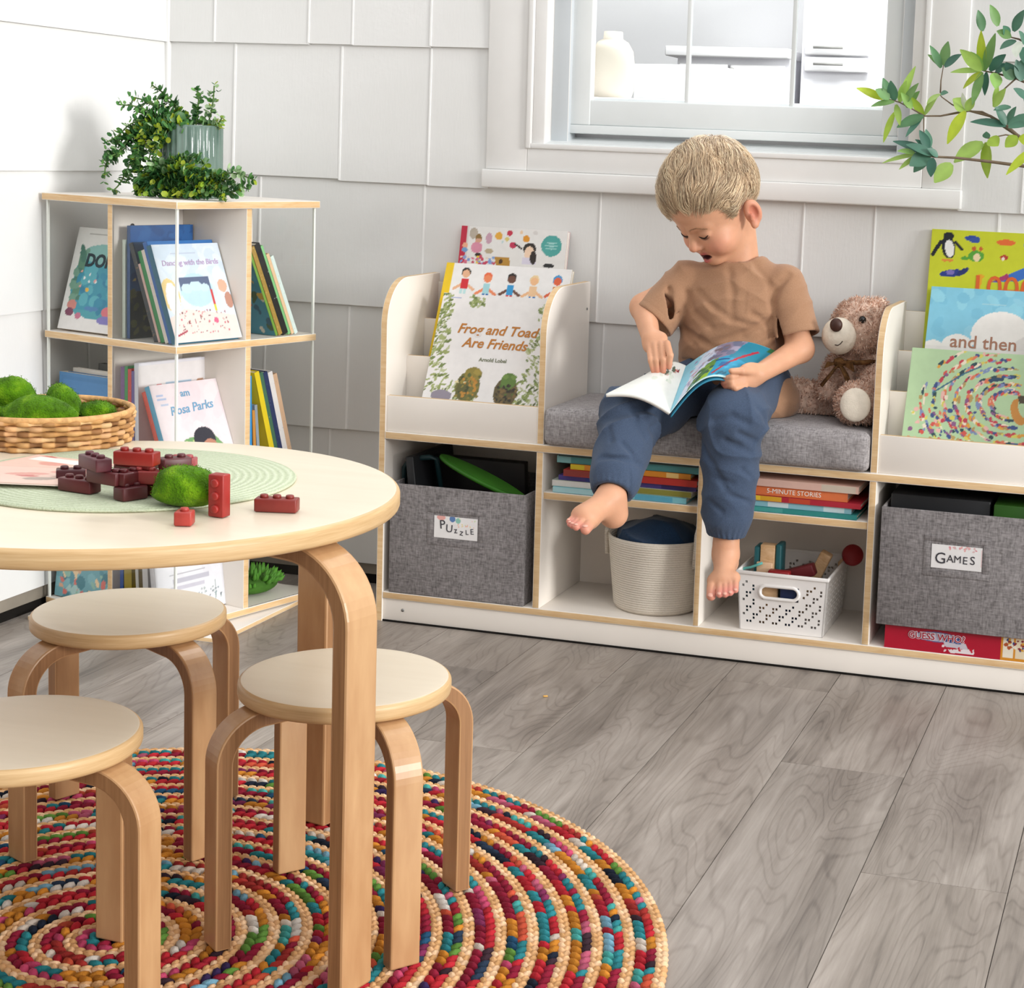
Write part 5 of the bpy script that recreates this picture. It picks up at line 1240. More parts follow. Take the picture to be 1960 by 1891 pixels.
def sp(pxs, y0, y1, extra=True, **k):
    m = len(pxs)
    if extra and k.get('seed', 0) >= 3 and k.get('seed', 0) < 20:
        q = random.Random(k['seed'] * 7)
        for r_ in range(2):
            jx, jy, jd = q.uniform(-14, 14), q.uniform(-12, 12), q.uniform(-.02, .02)
            pj = [(u + jx * i / (m - 1), min(372, v + jy * i / (m - 1))) for i, (u, v) in enumerate(pxs)]
            n_ = max(3, int(m * q.uniform(.7, 1))); kk = dict(k); kk['seed'] = k['seed'] * 31 + r_; sp(pj[:n_], y0, y0 + (y1 - y0) * (n_ - 1) / (m - 1) + jd, extra=False, **kk)
    if True:
        pass
    if True:  sprig([P(u, v, y0 + (y1 - y0) * i / (m - 1)) for i, (u, v) in enumerate(pxs)], **k)
yb = pcy
sp([(375, 240), (378, 215), (380, 190), (377, 165)], yb, yb - .01, seed=1, sz=.009)
sp([(395, 242), (403, 220), (408, 190), (410, 164)], yb + .01, yb, seed=2, sz=.009, pal=GL + GC)
sp([(360, 240), (340, 205), (315, 180), (290, 162)], yb, yb - .03, seed=3)
sp([(355, 242), (320, 215), (285, 195), (250, 185)], yb - .01, yb - .05, seed=4)
sp([(352, 244), (305, 225), (265, 205), (225, 200)], yb - .02, yb - .06, seed=5)
sp([(350, 244), (300, 235), (255, 235), (225, 260), (198, 275)], yb - .02, yb - .08, seed=6)
sp([(350, 246), (295, 245), (255, 260), (230, 295), (205, 310), (200, 342)], yb - .03, yb - .09, seed=7)
sp([(350, 246), (290, 250), (260, 275), (250, 310), (230, 350), (215, 366)], yb - .03, yb - .1, seed=8)
sp([(352, 246), (300, 240), (275, 262), (270, 300), (265, 340), (262, 372)], yb - .03, yb - .1, seed=9)
sp([(348, 246), (282, 240), (240, 255), (215, 290), (205, 300)], yb - .02, yb - .08, seed=10)
sp([(356, 246), (322, 246), (300, 275), (290, 320), (283, 350)], yb - .04, yb - .1, seed=11, dens=.8)
sp([(275, 352), (310, 345), (350, 335), (395, 335), (440, 352), (478, 362)], yb - .08, yb - .09, seed=12, sz=.0095)
sp([(265, 360), (300, 362), (345, 360), (385, 350), (420, 335), (450, 332), (488, 345)], yb - .09, yb - .10, seed=13, sz=.011, pal=GL + GC)
sp([(280, 340), (305, 322), (335, 305), (360, 300), (385, 305), (395, 320)], yb - .075, yb - .085, seed=14, sz=.0095, pal=GL + GC)
sp([(300, 350), (325, 330), (350, 315), (372, 330), (400, 352), (425, 372), (432, 386)], yb - .09, yb - .11, seed=15, sz=.0095, pal=GC + GY)
sp([(290, 330), (320, 350), (360, 368), (400, 366), (440, 368), (465, 358)], yb - .09, yb - .10, seed=16, sz=.011)
sp([(300, 310), (290, 335), (310, 355), (340, 350), (380, 365), (430, 362)], yb - .085, yb - .1, seed=17, sz=.0095, pal=GL + GC)
sp([(270, 340), (285, 360), (320, 372), (345, 372)], yb - .1, yb - .1, seed=18, sz=.0095)
sp([(360, 242), (335, 232), (318, 240), (305, 258), (300, 270)], yb - .04, yb - .06, seed=19, sz=.011, pal=GC + GY)
sp([(390, 242), (415, 238), (425, 225)], yb, yb, seed=20, sz=.009, pal=GY + GL)
for u, v in ((275, 262), (308, 257), (298, 280)):   # yellow-green rosettes
    c0 = P(u, v, yb - .07) - Vector((pcx, pcy, ptz))
    for i in range(16): lv.round_leaf(c0 + Vector((rq.gauss(0, .007), rq.gauss(0, .006), rq.gauss(0, .007))), Vector((rq.gauss(0, 1), rq.gauss(-.4, .5), rq.gauss(0, 1))), Vector((rq.gauss(0, .5), -1, rq.gauss(.3, .5))), rq.uniform(.004, .007), rq.choice(GY), cup=.2)
for u, v in ((335, 371), (383, 371), (275, 368)):
    c0 = P(u, v, yb - .105) - Vector((pcx, pcy, ptz))
    for i in range(14): lv.round_leaf(c0 + Vector((rq.gauss(0, .008), rq.gauss(0, .006), rq.gauss(0, .006))), Vector((rq.gauss(0, 1), rq.gauss(-.4, .5), rq.gauss(0, 1))), Vector((rq.gauss(0, .5), -1, rq.gauss(.3, .5))), rq.uniform(.004, .007), rq.choice(GY), cup=.2)
# keep every leaf above the bookcase top except over its front edge
lv.V = [Vector((v.x, v.y, max(v.z, .0012))) if True else v for v in lv.V]
lv.build('foliage', POT); stm.build('stems', M_('#5a7a3c', .6), POT)

# ================================================================== TREE BRANCHES AT THE RIGHT
TREE = thing('artificial_tree', 'leafy green tree branches hanging in from the right edge in front of the window', 'tree', T(1.62, .05, 0))
tb = Vector((1.62, .05, 0)); brn = MB(); lv2 = Leaves(); rq = random.Random(33)
LG = [lin(c) for c in ['#76a05c', '#90bb62', '#5f8d62', '#a6c862', '#4f7d64', '#82b070']]; LY = [lin(c) for c in ['#b4c83c', '#a0bd44']]; LD = [lin(c) for c in ['#437060', '#4f7c69', '#5a8872']]
brn.tube([Vector((0, 0, .0)), Vector((.005, 0, .5)), Vector((-.01, 0, 1.0)), Vector((.0, .0, 1.3))], [.016, .013, .010, .006], 10)
def tp(u, v, y): return P(u, v, y) - tb
def branch(pxs, ys, r0, r1):
    pts = [tp(u, v, y) for (u, v), y in zip(pxs, ys)]; n = len(pts); brn.tube(pts, [r0 + (r1 - r0) * i / (n - 1) for i in range(n)], 7); return pts
Z0 = .03
b0 = branch([(2245, 330), (2100, 330), (2000, 300), (1950, 262), (1925, 240), (1895, 222), (1855, 212), (1800, 222)], [.05] * 8, .005, .0015)
branch([(1895, 222), (1880, 214), (1848, 212)], [.05] * 3, .002, .0012)
branch([(2000, 300), (1952, 262), (1905, 232)], [.05, .05, .045], .004, .002)
branch([(1850, 212), (1800, 222), (1770, 222), (1745, 208), (1722, 196), (1702, 190)], [.05, .05, .045, .04, .04, .04], .0018, .0009)
branch([(1845, 211), (1822, 200), (1803, 186), (1798, 180)], [.05, .05, .045, .045], .0014, .0008)
branch([(1800, 178), (1801, 155), (1806, 125)], [.045, .045, .045], .0014, .0008)
branch([(1768, 222), (1768, 250), (1778, 285)], [.045, .04, .04], .0012, .0008)
branch([(1950, 262), (1925, 258), (1890, 265)], [.05, .04, .03], .0016, .0009)
branch([(2245, 340), (2050, 330), (1990, 322), (1900, 310), (1830, 302), (1790, 300), (1760, 296), (1735, 292)], [.05, .04, .03, .02, .01, .0, .0, .0], .004, .001)
branch([(2245, 250), (2050, 200), (1980, 165), (1945, 150), (1905, 140), (1880, 135)], [.05] * 6, .004, .001)
branch([(2050, 120), (1980, 90), (1950, 75), (1930, 70)], [.05] * 4, .003, .001)
branch([(1945, 150), (1925, 168), (1908, 185), (1902, 200)], [.05] * 4, .0016, .0009)
for (u, v) in ((1985, 322), (2100, 330)): pass
# leaves: (base px, tip px, width factor, colour family)
LV = [((1700, 188), (1690, 150), 1, 'g'), ((1712, 192), (1705, 155), 1.1, 'g'), ((1722, 196), (1735, 155), .9, 'y'), ((1722, 196), (1752, 128), .8, 'y'), ((1702, 190), (1676, 172), 1.1, 'g'), ((1690, 190), (1640, 170), .8, 'y'), ((1712, 195), (1668, 205), .7, 'g'), ((1730, 200), (1758, 160), .8, 'g'), ((1735, 206), (1760, 175), .8, 'g'),
      ((1745, 208), (1725, 178), .8, 'g'), ((1768, 222), (1742, 185), .8, 'y'), ((1768, 222), (1718, 245), 1, 'g'), ((1765, 225), (1735, 262), .6, 'd'), ((1770, 220), (1795, 185), .9, 'g'), ((1712, 215), (1692, 272), .7, 'y'), ((1715, 200), (1722, 240), .7, 'g'), ((1778, 285), (1760, 250), .9, 'd'), ((1778, 285), (1772, 248), .9, 'd'),
      ((1801, 130), (1780, 88), .8, 'g'), ((1806, 125), (1815, 80), 1.1, 'g'), ((1803, 128), (1776, 105), .6, 'g'), ((1808, 128), (1840, 105), .8, 'd'), ((1800, 180), (1775, 200), .8, 'g'), ((1800, 180), (1815, 178), .5, 'd'),
      ((1878, 135), (1838, 96), 1.2, 'y'), ((1880, 135), (1878, 60), 1, 'y'), ((1885, 135), (1905, 65), 1, 'g'), ((1880, 135), (1858, 100), 1, 'g'), ((1876, 137), (1820, 140), .7, 'g'), ((1880, 138), (1845, 170), .9, 'y'), ((1880, 138), (1862, 200), .9, 'g'), ((1888, 138), (1885, 182), .7, 'd'), ((1905, 140), (1905, 170), 1.3, 'g'), ((1895, 136), (1925, 105), 1.2, 'd'), ((1905, 140), (1930, 125), 1.1, 'd'), ((1885, 135), (1868, 112), 1.2, 'g'),
      ((1850, 212), (1824, 190), 1.4, 'y'), ((1850, 212), (1842, 178), .7, 'w'), ((1850, 212), (1865, 185), .9, 'g'), ((1848, 213), (1815, 275), 1.2, 'y'), ((1902, 200), (1910, 160), .6, 'g'), ((1902, 205), (1925, 170), .9, 'g'), ((1925, 240), (1905, 205), 1, 'd'), ((1925, 242), (1858, 235), 1, 'd'), ((1928, 240), (1945, 205), .9, 'd'), ((1930, 240), (1985, 225), 1.2, 'd'), ((1930, 244), (1975, 240), 1, 'd'), ((1935, 205), (1902, 212), .6, 'd'),
      ((1890, 265), (1888, 252), .9, 'g'), ((1893, 266), (1910, 280), 1.4, 'y'), ((1888, 272), (1890, 340), 1.3, 'y'), ((1882, 274), (1828, 312), 1.6, 'y'), ((1822, 314), (1790, 350), 1.6, 'y'), ((1948, 262), (1925, 282), 1.2, 'y'), ((1950, 264), (1990, 280), 1.4, 'y'), ((1980, 285), (1928, 335), .9, 'y'),
      ((1785, 298), (1735, 278), 1.1, 'd'), ((1785, 298), (1710, 272), .9, 'd'), ((1780, 298), (1742, 318), 1.6, 'd'), ((1778, 302), (1750, 330), 1.2, 'd'), ((1785, 302), (1782, 338), 1, 'd'), ((1760, 296), (1690, 314), .6, 'y'), ((1756, 298), (1722, 325), .5, 'g'), ((1790, 298), (1752, 268), .8, 'd'), ((1795, 300), (1775, 285), .7, 'd'), ((1752, 294), (1718, 290), .7, 'g'),
      ((1945, 150), (1925, 120), 1.2, 'd'), ((1950, 150), (1965, 110), 1.3, 'd'), ((1940, 152), (1918, 130), 1.2, 'g'), ((1955, 155), (1945, 115), 1.2, 'd'), ((1945, 78), (1915, 95), 1, 'd'), ((1950, 80), (1945, 110), 1.1, 'w'), ((1935, 72), (1908, 60), .9, 'g'), ((1960, 85), (1950, 60), 1, 'd'), ((1960, 90), (1965, 125), 1.1, 'd'), ((1930, 70), (1920, 50), .9, 'g'), ((1970, 150), (1950, 130), 1, 'd'),
      ((1880, 60), (1872, 20), 1, 'g'), ((1940, 60), (1960, 20), 1, 'd'), ((1910, 50), (1895, 10), 1, 'g'), ((1965, 190), (1940, 170), 1, 'd'), ((1990, 230), (1960, 190), 1.1, 'd')]
LW = [lin(c) for c in ['#c9d8bf', '#dfe6d8']]
for (a, b, wf, fam) in LV:
    y = .045 + rq.uniform(-.02, .012) if a[1] < 285 else .01 + rq.uniform(-.02, .01)
    p0, p1 = tp(*a, y), tp(*b, y - rq.uniform(.0, .02)); d = p1 - p0
    col = rq.choice({'g': LG, 'y': LY + LG[3:4], 'd': LD, 'w': LW}[fam]); f = rq.uniform(.85, 1.15)
    lv2.long_leaf(p0, d + Vector((0, 0, .15 * d.length)), Vector((rq.uniform(-.5, .5), -.8, rq.uniform(.1, .9))), d.length * 1.02, .0105 * wf, tuple(c * f for c in col), droop=.3)
lv2.build('leaves', TREE); brn.build('branches', M_('#7a6a58', .7, .2, .2, 60), TREE)
mb = MB(); mb.lathe([(0, 0), (.08, 0), (.1, .16), (.1, .18), (.09, .18), (.085, .16), (0, .15)], 32); mb.build('pot', M_('#c9c3b8', .6), TREE)
# ================================================================== IMPLICIT SURFACES (bodies, clothes, plush)
def smin(a, b, k):
    h = np.clip(.5 + .5 * (b - a) / k, 0, 1); return b + (a - b) * h - k * h * (1 - h)
def smax(a, b, k): return -smin(-a, -b, k)
def v3(p): return np.array(tuple(p), float)
def caps(p, a, b, ra, rb=None):
    a, b = v3(a), v3(b); rb = ra if rb is None else rb
    d = b - a; q = p - a; t = np.clip((q @ d) / (d @ d), 0, 1)
    return np.linalg.norm(q - t[:, None] * d, axis=1) - (ra + (rb - ra) * t)
def ell(p, c, r, R=None):
    q = p - v3(c)
    if R is not None: q = q @ R
    r = np.array(r, float); k0 = np.linalg.norm(q / r, axis=1); k1 = np.linalg.norm(q / (r * r), axis=1)
    return k0 * (k0 - 1) / np.maximum(k1, 1e-9)
def boxd(p, lo, hi):
    lo, hi = np.array(lo), np.array(hi); q = np.abs(p - (lo + hi) / 2) - (hi - lo) / 2
    return np.linalg.norm(np.maximum(q, 0), axis=1) + np.minimum(q.max(1), 0)
def hashn(ix, iy, iz, s):
    n = (ix * 374761393 + iy * 668265263 + iz * 2147483647 + s * 1274126177) & 0xffffffff
    n = ((n ^ (n >> 13)) * 1274126177) & 0xffffffff
    return ((n ^ (n >> 16)) & 0xffff) / 65535.0
def vnoise(p, s=0):
    i = np.floor(p).astype(np.int64); f = p - i; f = f * f * (3 - 2 * f); o = 0
    for dx in (0, 1):
        for dy in (0, 1):
            for dz in (0, 1):
                w = (f[:, 0] if dx else 1 - f[:, 0]) * (f[:, 1] if dy else 1 - f[:, 1]) * (f[:, 2] if dz else 1 - f[:, 2])
                o = o + w * hashn(i[:, 0] + dx, i[:, 1] + dy, i[:, 2] + dz, s)
    return o * 2 - 1
def sdf_mesh(f, lo, hi, h):
    lo = np.array(lo, float); hi = np.array(hi, float); B = 10
    nb = np.ceil((hi - lo) / (h * B)).astype(int) + 1; n = nb * B
    G = np.empty(n, np.float32)
    bi = np.stack(np.meshgrid(*[np.arange(k) for k in nb], indexing='ij'), -1).reshape(-1, 3)
    cen = lo + (bi + .5) * B * h; d = f(cen); act = np.abs(d) < B * h * .87 * 1.7 + .004
    Gb = G.reshape(nb[0], B, nb[1], B, nb[2], B)
    for (i, j, k), v, a in zip(bi, d, act):
        if not a: Gb[i, :, j, :, k, :] = v
    loc = np.stack(np.meshgrid(*[np.arange(B)] * 3, indexing='ij'), -1).reshape(-1, 3)
    ab = bi[act]
    for s in range(0, len(ab), 160):
        c = ab[s:s + 160]; pts = (lo + (c[:, None, :] * B + loc[None]) * h).reshape(-1, 3)
        v = f(pts).reshape(len(c), B, B, B)
        for (i, j, k), q in zip(c, v): Gb[i, :, j, :, k, :] = q
    return surface_nets(G, lo, h)
def surface_nets(G, lo, h):
    ins = G < 0
    c = [G[:-1, :-1, :-1], G[1:, :-1, :-1], G[:-1, 1:, :-1], G[1:, 1:, :-1], G[:-1, :-1, 1:], G[1:, :-1, 1:], G[:-1, 1:, 1:], G[1:, 1:, 1:]]
    off = [(0, 0, 0), (1, 0, 0), (0, 1, 0), (1, 1, 0), (0, 0, 1), (1, 0, 1), (0, 1, 1), (1, 1, 1)]
    cnt = sum((x < 0).astype(np.int8) for x in c); m = (cnt > 0) & (cnt < 8); idx = np.argwhere(m)
    vals = np.stack([x[m] for x in c], 1)
    acc = np.zeros((len(idx), 3)); num = np.zeros(len(idx))
    for a in range(8):
        for b in range(a + 1, 8):
            if sum(abs(off[a][q] - off[b][q]) for q in range(3)) != 1: continue
            va, vb = vals[:, a], vals[:, b]; cr = (va < 0) != (vb < 0)
            t = np.where(cr, va / np.where(cr, va - vb, 1), 0)
            pa, pb = np.array(off[a]), np.array(off[b])
            acc += np.where(cr[:, None], pa + t[:, None] * (pb - pa), 0); num += cr
    V = lo + (idx + acc / num[:, None]) * h
    id3 = -np.ones(m.shape, np.int64); id3[m] = np.arange(len(idx))
    F = []
    for ax in range(3):
        o1, o2 = [q for q in range(3) if q != ax]
        A = np.take(ins, range(0, G.shape[ax] - 1), ax); Bq = np.take(ins, range(1, G.shape[ax]), ax)
        e = np.argwhere(A != Bq); e = e[(e[:, o1] > 0) & (e[:, o2] > 0) & (e[:, o1] < G.shape[o1] - 1) & (e[:, o2] < G.shape[o2] - 1)]
        flip = A[tuple(e.T)]
        def g(d1, d2):
            q = e.copy(); q[:, o1] -= d1; q[:, o2] -= d2; return id3[tuple(q.T)]
        quad = np.stack([g(1, 1), g(0, 1), g(0, 0), g(1, 0)], 1)
        if ax == 1: quad = quad[:, ::-1]
        quad[~flip] = quad[~flip][:, ::-1]
        F.append(quad)
    F = np.concatenate(F); F = F[(F >= 0).all(1)]
    return V, F
def relax(V, F, it=1, w=.5):
    n = len(V)
    for _ in range(it):
        acc = np.zeros_like(V); c = np.zeros(n)
        for a, b in ((0, 1), (1, 2), (2, 3), (3, 0)):
            np.add.at(acc, F[:, a], V[F[:, b]]); np.add.at(acc, F[:, b], V[F[:, a]]); np.add.at(c, F[:, a], 1); np.add.at(c, F[:, b], 1)
        V = V + w * (acc / np.maximum(c, 1)[:, None] - V)
    return V
def vnormals(V, F):
    n = np.zeros_like(V); a = np.cross(V[F[:, 2]] - V[F[:, 0]], V[F[:, 3]] - V[F[:, 1]])
    for k in range(4): np.add.at(n, F[:, k], a)
    return n / np.maximum(np.linalg.norm(n, axis=1), 1e-12)[:, None]

# ================================================================== THE BOY
def rot3(a, b, c):
    return np.array((Matrix.Rotation(a, 3, 'Z') @ Matrix.Rotation(b, 3, 'X') @ Matrix.Rotation(c, 3, 'Y')))
HO = np.array([.6384, .05, .8235]); HR = rot3(-.6247, .6177, .0013)
def HL(p): return HO + HR @ np.array(p, float)      # head-local -> world
def hl(p): return (p - HO) @ HR                     # world -> head-local
CUSH_LO, CUSH_HI = (.33, -.020, .30), (.95, .24, .4465)
def PV(u, v, y): return np.array(P(u, v, y))
SKC, SKR = np.array([0, -.0044, .0415]), np.array([.0715, .088, .081])
shR, shL = np.array([.578, .078, .682]), np.array([.757, .088, .684])
elR, wrR, knR = PV(1232, 588, .035), PV(1246, 648, -.04), PV(1262, 664, -.055)
elL, wrL, knL = PV(1532, 668, .055), PV(1452, 716, -.05), PV(1418, 724, -.085)
hipR_, hipL_ = np.array([.632, .09, .500]), np.array([.712, .10, .503])
kneR, ankR = PV(1208, 796, -.10), PV(1170, 948, -.225)
kneL, ankL = PV(1404, 800, -.085), PV(1390, 1036, -.095)
# feet
fR = dict(heel=PV(1174, 985, -.215), ball=PV(1128, 990, -.285))
toesR = [(PV(1131, 1000, -.288), PV(1121, 1014, -.320), .0098), (PV(1119, 996, -.29), PV(1103, 1009, -.324), .0072), (PV(1112, 993, -.288), PV(1096, 1006, -.318), .0066), (PV(1107, 990, -.284), PV(1091, 1003, -.311), .0062), (PV(1104, 986, -.279), PV(1089, 998, -.303), .0058)]
toesL = [(PV(1363, 1122, -.145), PV(1361, 1141, -.158), .0095), (PV(1378, 1120, -.147), PV(1377, 1138, -.162), .0070), (PV(1388, 1119, -.146), PV(1388, 1138, -.161), .0066), (PV(1398, 1117, -.144), PV(1398, 1135, -.158), .0063), (PV(1408, 1113, -.141), PV(1408, 1130, -.154), .0060)]
fingR = []
for (b, m, t, r) in (((1243, 664), (1246, 690), (1251, 712), .0058), ((1254, 661), (1257, 690), (1259, 716), .0062), ((1266, 659), (1270, 688), (1270, 712), .0062), ((1277, 657), (1283, 680), (1281, 703), .0060)):
    fingR.append((PV(*b, -.058), PV(*m, -.082), PV(*t, -.080), r))
thR = (PV(1252, 655, -.03), PV(1262, 680, -.035), PV(1266, 702, -.05), .0065)
fingL = []
for (b, m, t, r) in (((1420, 718), (1400, 722), (1383, 727), .0060), ((1420, 726), (1400, 731), (1384, 734), .0062), ((1422, 733), (1402, 738), (1388, 740), .0060), ((1426, 739), (1408, 743), (1396, 744), .0054)):
    fingL.append((PV(*b, -.088), PV(*m, -.108), PV(*t, -.100), r))
thL = (PV(1442, 712, -.07), PV(1420, 710, -.098), PV(1400, 710, -.112), .0066)
def arm(p, sh, el, wr, kn, r):
    d = caps(p, sh, el, r[0], r[1]); d = smin(d, caps(p, el, wr, r[1], r[2]), .012); return d
def palm(p, wr, kn, side, th):
    """flattened palm block between wrist and knuckles"""
    ax = (kn - wr); ln = np.linalg.norm(ax); ax = ax / ln; side = side - ax * (side @ ax); side = side / np.linalg.norm(side); nn = np.cross(ax, side)
    c = (wr + kn) / 2; R = np.stack([ax, side, nn], 1)
    return ell(p, c, (ln * .72, .0245, th), R)
def headsdf(p):
    q = hl(p)
    d = ell(q, SKC, SKR)
    d = smin(d, ell(q, (0, -.030, -.028), (.052, .048, .058)), .022)
    d = smin(d, ell(q, (0, -.056, -.072), (.020, .018, .015)), .016)
    ax = q.copy(); ax[:, 0] = np.abs(ax[:, 0])
    d = smin(d, ell(ax, (.033, -.052, -.036), (.024, .024, .024)), .016)
    d = smin(d, caps(ax, (.010, -.079, .006), (.036, -.066, .006), .006, .005), .014)
    d = smax(d, -ell(ax, (.0265, -.089, -.0085), (.0165, .012, .011)), .010)       # sockets
    d = smin(d, ell(ax, (.0265, -.0685, -.0085), (.0135, .0095, .0098)), .004)     # closed-down lids
    d = smin(d, caps(q, (0, -.076, -.002), (0, -.0875, -.029), .0055, .0078), .008)
    d = smin(d, ell(q, (0, -.0875, -.0305), (.0090, .0088, .0080)), .005)
    d = smin(d, ell(ax, (.0092, -.0810, -.0335), (.0058, .0070, .0055)), .004)
    d = smax(d, -ell(ax, (.0045, -.0855, -.0395), (.0026, .0040, .0030)), .002)
    d = smin(d, caps(ax, (0, -.0785, -.0500), (.0150, -.0705, -.0545), .0042, .0028), .005)   # upper lip
    d = smin(d, caps(ax, (0, -.0765, -.0665), (.0135, -.0695, -.0610), .0046, .0028), .005)   # lower lip
    d = smax(d, -ell(q, (0, -.080, -.0585), (.0150, .014, .0050)), .003)                     # open mouth
    # ears
    er = rot3(-.35, .0, .12)
    e = ell(ax, (.0705, .0125, -.0175), (.0075, .0165, .0265), er)
    e = smax(e, -ell(ax, (.0785, .0095, -.0165), (.0088, .0088, .0155), er), .002); e = smin(e, caps(ax, (.0745, .0035, -.018), (.0735, .001, -.026), .0035, .003), .003)
    e = smin(e, ell(ax, (.069, .006, -.040), (.006, .008, .008)), .005)
    d = smin(d, e, .004)
    return d
nk0, nk1 = HL((0, .020, -.035)), np.array([.668, .098, .685])
def foot(p, ank, heel, ball, w):
    d = caps(p, ank, heel + (ank - heel) * .15, .0235, .022)
    d = smin(d, ell(p, heel, (.022, .022, .022)), .016)
    d = smin(d, caps(p, ank + (heel - ank) * .2, ball, .0205, w * .62), .018)
    return d
def skin_sdf(p):
    d = np.full(len(p), 1.0)
    hc = HL(SKC); near = np.linalg.norm(p - hc, axis=1) < .22
    if near.any(): d[near] = headsdf(p[near])
    d[~near] = np.linalg.norm(p[~near] - hc, axis=1) - .1
    d = smin(d, caps(p, nk0, nk1, .0365, .042), .014)
    # trunk (under the clothes)
    t = ell(p, (.666, .088, .62), (.078, .056, .09)); t = smin(t, caps(p, shR, shL, .026), .03); t = smin(t, ell(p, (.67, .11, .515), (.075, .06, .05)), .03)
    d = smin(d, t, .02)
    for sh, el, wr, kn in ((shR, elR, wrR, knR), (shL, elL, wrL, knL)):
        d = smin(d, arm(p, sh, el, wr, kn, (.027, .0235, .0165)), .012)
    # legs under the trousers
    for h_, k_, a_ in ((hipR_, kneR, ankR), (hipL_, kneL, ankL)):
        d = smin(d, smin(caps(p, h_, k_, .036, .030), caps(p, k_, a_, .030, .0215), .012), .02)
    # right hand: fingers point down on to the page
    h = palm(p, wrR + (wrR - knR) * .05, knR + np.array([.001, 0, .0]), PV(1280, 657, -.055) - PV(1243, 664, -.055), .0115)
    fs = None
    for b, m, t_, r in fingR:
        f = smin(caps(p, b, m, r * 1.02, r * .98), caps(p, m, t_, r * .98, r * .78), .002); fs = f if fs is None else np.minimum(fs, f)
    f = smin(caps(p, thR[0], thR[1], thR[3] * 1.15, thR[3]), caps(p, thR[1], thR[2], thR[3], thR[3] * .8), .003); fs = np.minimum(fs, f)
    h = smin(h, fs, .0035); d = smin(d, h, .009)
    # left hand: thumb on the page, fingers below the cover
    h = palm(p, wrL, knL + (knL - wrL) * .05, PV(1424, 742, -.085) - PV(1430, 712, -.08), .0125)
    fs = None
    for b, m, t_, r in fingL:
        f = smin(caps(p, b, m, r * 1.03, r), caps(p, m, t_, r, r * .78), .002); fs = f if fs is None else np.minimum(fs, f)
    f = smin(caps(p, thL[0], thL[1], thL[3] * 1.2, thL[3]), caps(p, thL[1], thL[2], thL[3], thL[3] * .8), .003); fs = np.minimum(fs, f)
    h = smin(h, fs, .0035); d = smin(d, h, .009)
    # feet
    ft = foot(p, ankR, fR['heel'], (fR['ball'] + PV(1112, 988, -.275)) / 2, .036)
    ft = smin(ft, caps(p, PV(1130, 994, -.278), PV(1107, 986, -.27), .0125, .0105), .014)
    ts = None
    for a, b, r in toesR: f = caps(p, a, b, r, r * .88); ts = f if ts is None else np.minimum(ts, f)
    ft = smin(ft, ts, .003); d = smin(d, ft, .006)
    ft = caps(p, ankL, PV(1389, 1062, -.09), .0225, .0225); ft = smin(ft, ell(p, PV(1391, 1076, -.068), (.0215, .022, .022)), .016)
    ft = smin(ft, caps(p, PV(1389, 1062, -.098), PV(1384, 1108, -.132), .0215, .0165), .014)
    ft = smin(ft, caps(p, PV(1367, 1112, -.135), PV(1405, 1106, -.132), .0130, .0115), .012)
    ts = None
    for a, b, r in toesL: f = caps(p, a, b, r, r * .88); ts = f if ts is None else np.minimum(ts, f)
    ft = smin(ft, ts, .003); d = smin(d, ft, .006)
    return d
def skin_col(V):
    base = np.array(lin('#d8a281')); C = np.tile(base, (len(V), 1))
    q = hl(V); ax = q.copy(); ax[:, 0] = np.abs(ax[:, 0])
    def blend(w, c):
        nonlocal C
        w = np.clip(w, 0, 1)[:, None]; C = C * (1 - w) + np.array(lin(c)) * w
    def fall(P_, c, r): return np.exp(-(np.linalg.norm((P_ - np.array(c)) / np.array(r), axis=1) ** 2))
    inh = np.linalg.norm(q - SKC, axis=1) < .16
    blend(.55 * fall(ax, (.038, -.062, -.036), (.022, .03, .02)) * inh, '#e08a76')
    blend(.45 * fall(q, (0, -.094, -.031), (.012, .012, .010)) * inh, '#df9078')
    blend(.6 * fall(ax, (.0735, .0125, -.0175), (.014, .022, .03)) * inh, '#d98470')
    blend(.75 * fall(ax, (.0755, .0095, -.0175), (.006, .009, .013)) * inh, '#a8503f')
    lipw = np.maximum(fall(ax, (.004, -.080, -.0508), (.0115, .006, .0034)), fall(ax, (.003, -.0785, -.0665), (.0105, .006, .0045))) * 1.3
    blend(lipw * inh, '#b8605a')
    mouth = ((q[:, 0] / .0155) ** 2 + ((q[:, 2] + .0585) / .0062) ** 2 < 1) & (q[:, 1] < -.055) & (q[:, 1] > -.0765) & inh
    blend(mouth * 1.0, '#4a1518')
    blend(.8 * fall(ax, (.0045, -.086, -.0392), (.0035, .005, .003)) * inh, '#8a4a3c')
    for a, b, r in toesR + toesL: blend(.55 * fall(V, b, (.013, .013, .013)), '#d9817a')
    for b, m, t, r in fingR + fingL: blend(.5 * fall(V, t, (.011, .011, .011)), '#d07a66')
    n = vnoise(V * 55, 3)[:, None]; return C * (1 + .03 * n)
BOY = thing('person', 'small blond child in tan T-shirt and blue joggers sitting barefoot, reading a picture book', 'person', T(.67, .11, .4465))
BM = T(-.67, -.11, -.4465)
V, F = sdf_mesh(skin_sdf, (.46, -.35, .13), (.86, .20, .96), .0021)
V = relax(V, F, 1, .35)
SKIN = M_attr('skin', .48, .35, .12, 500, sss=.12)
mesh_np('body', V, F, SKIN, BOY, skin_col(V), True, BM)
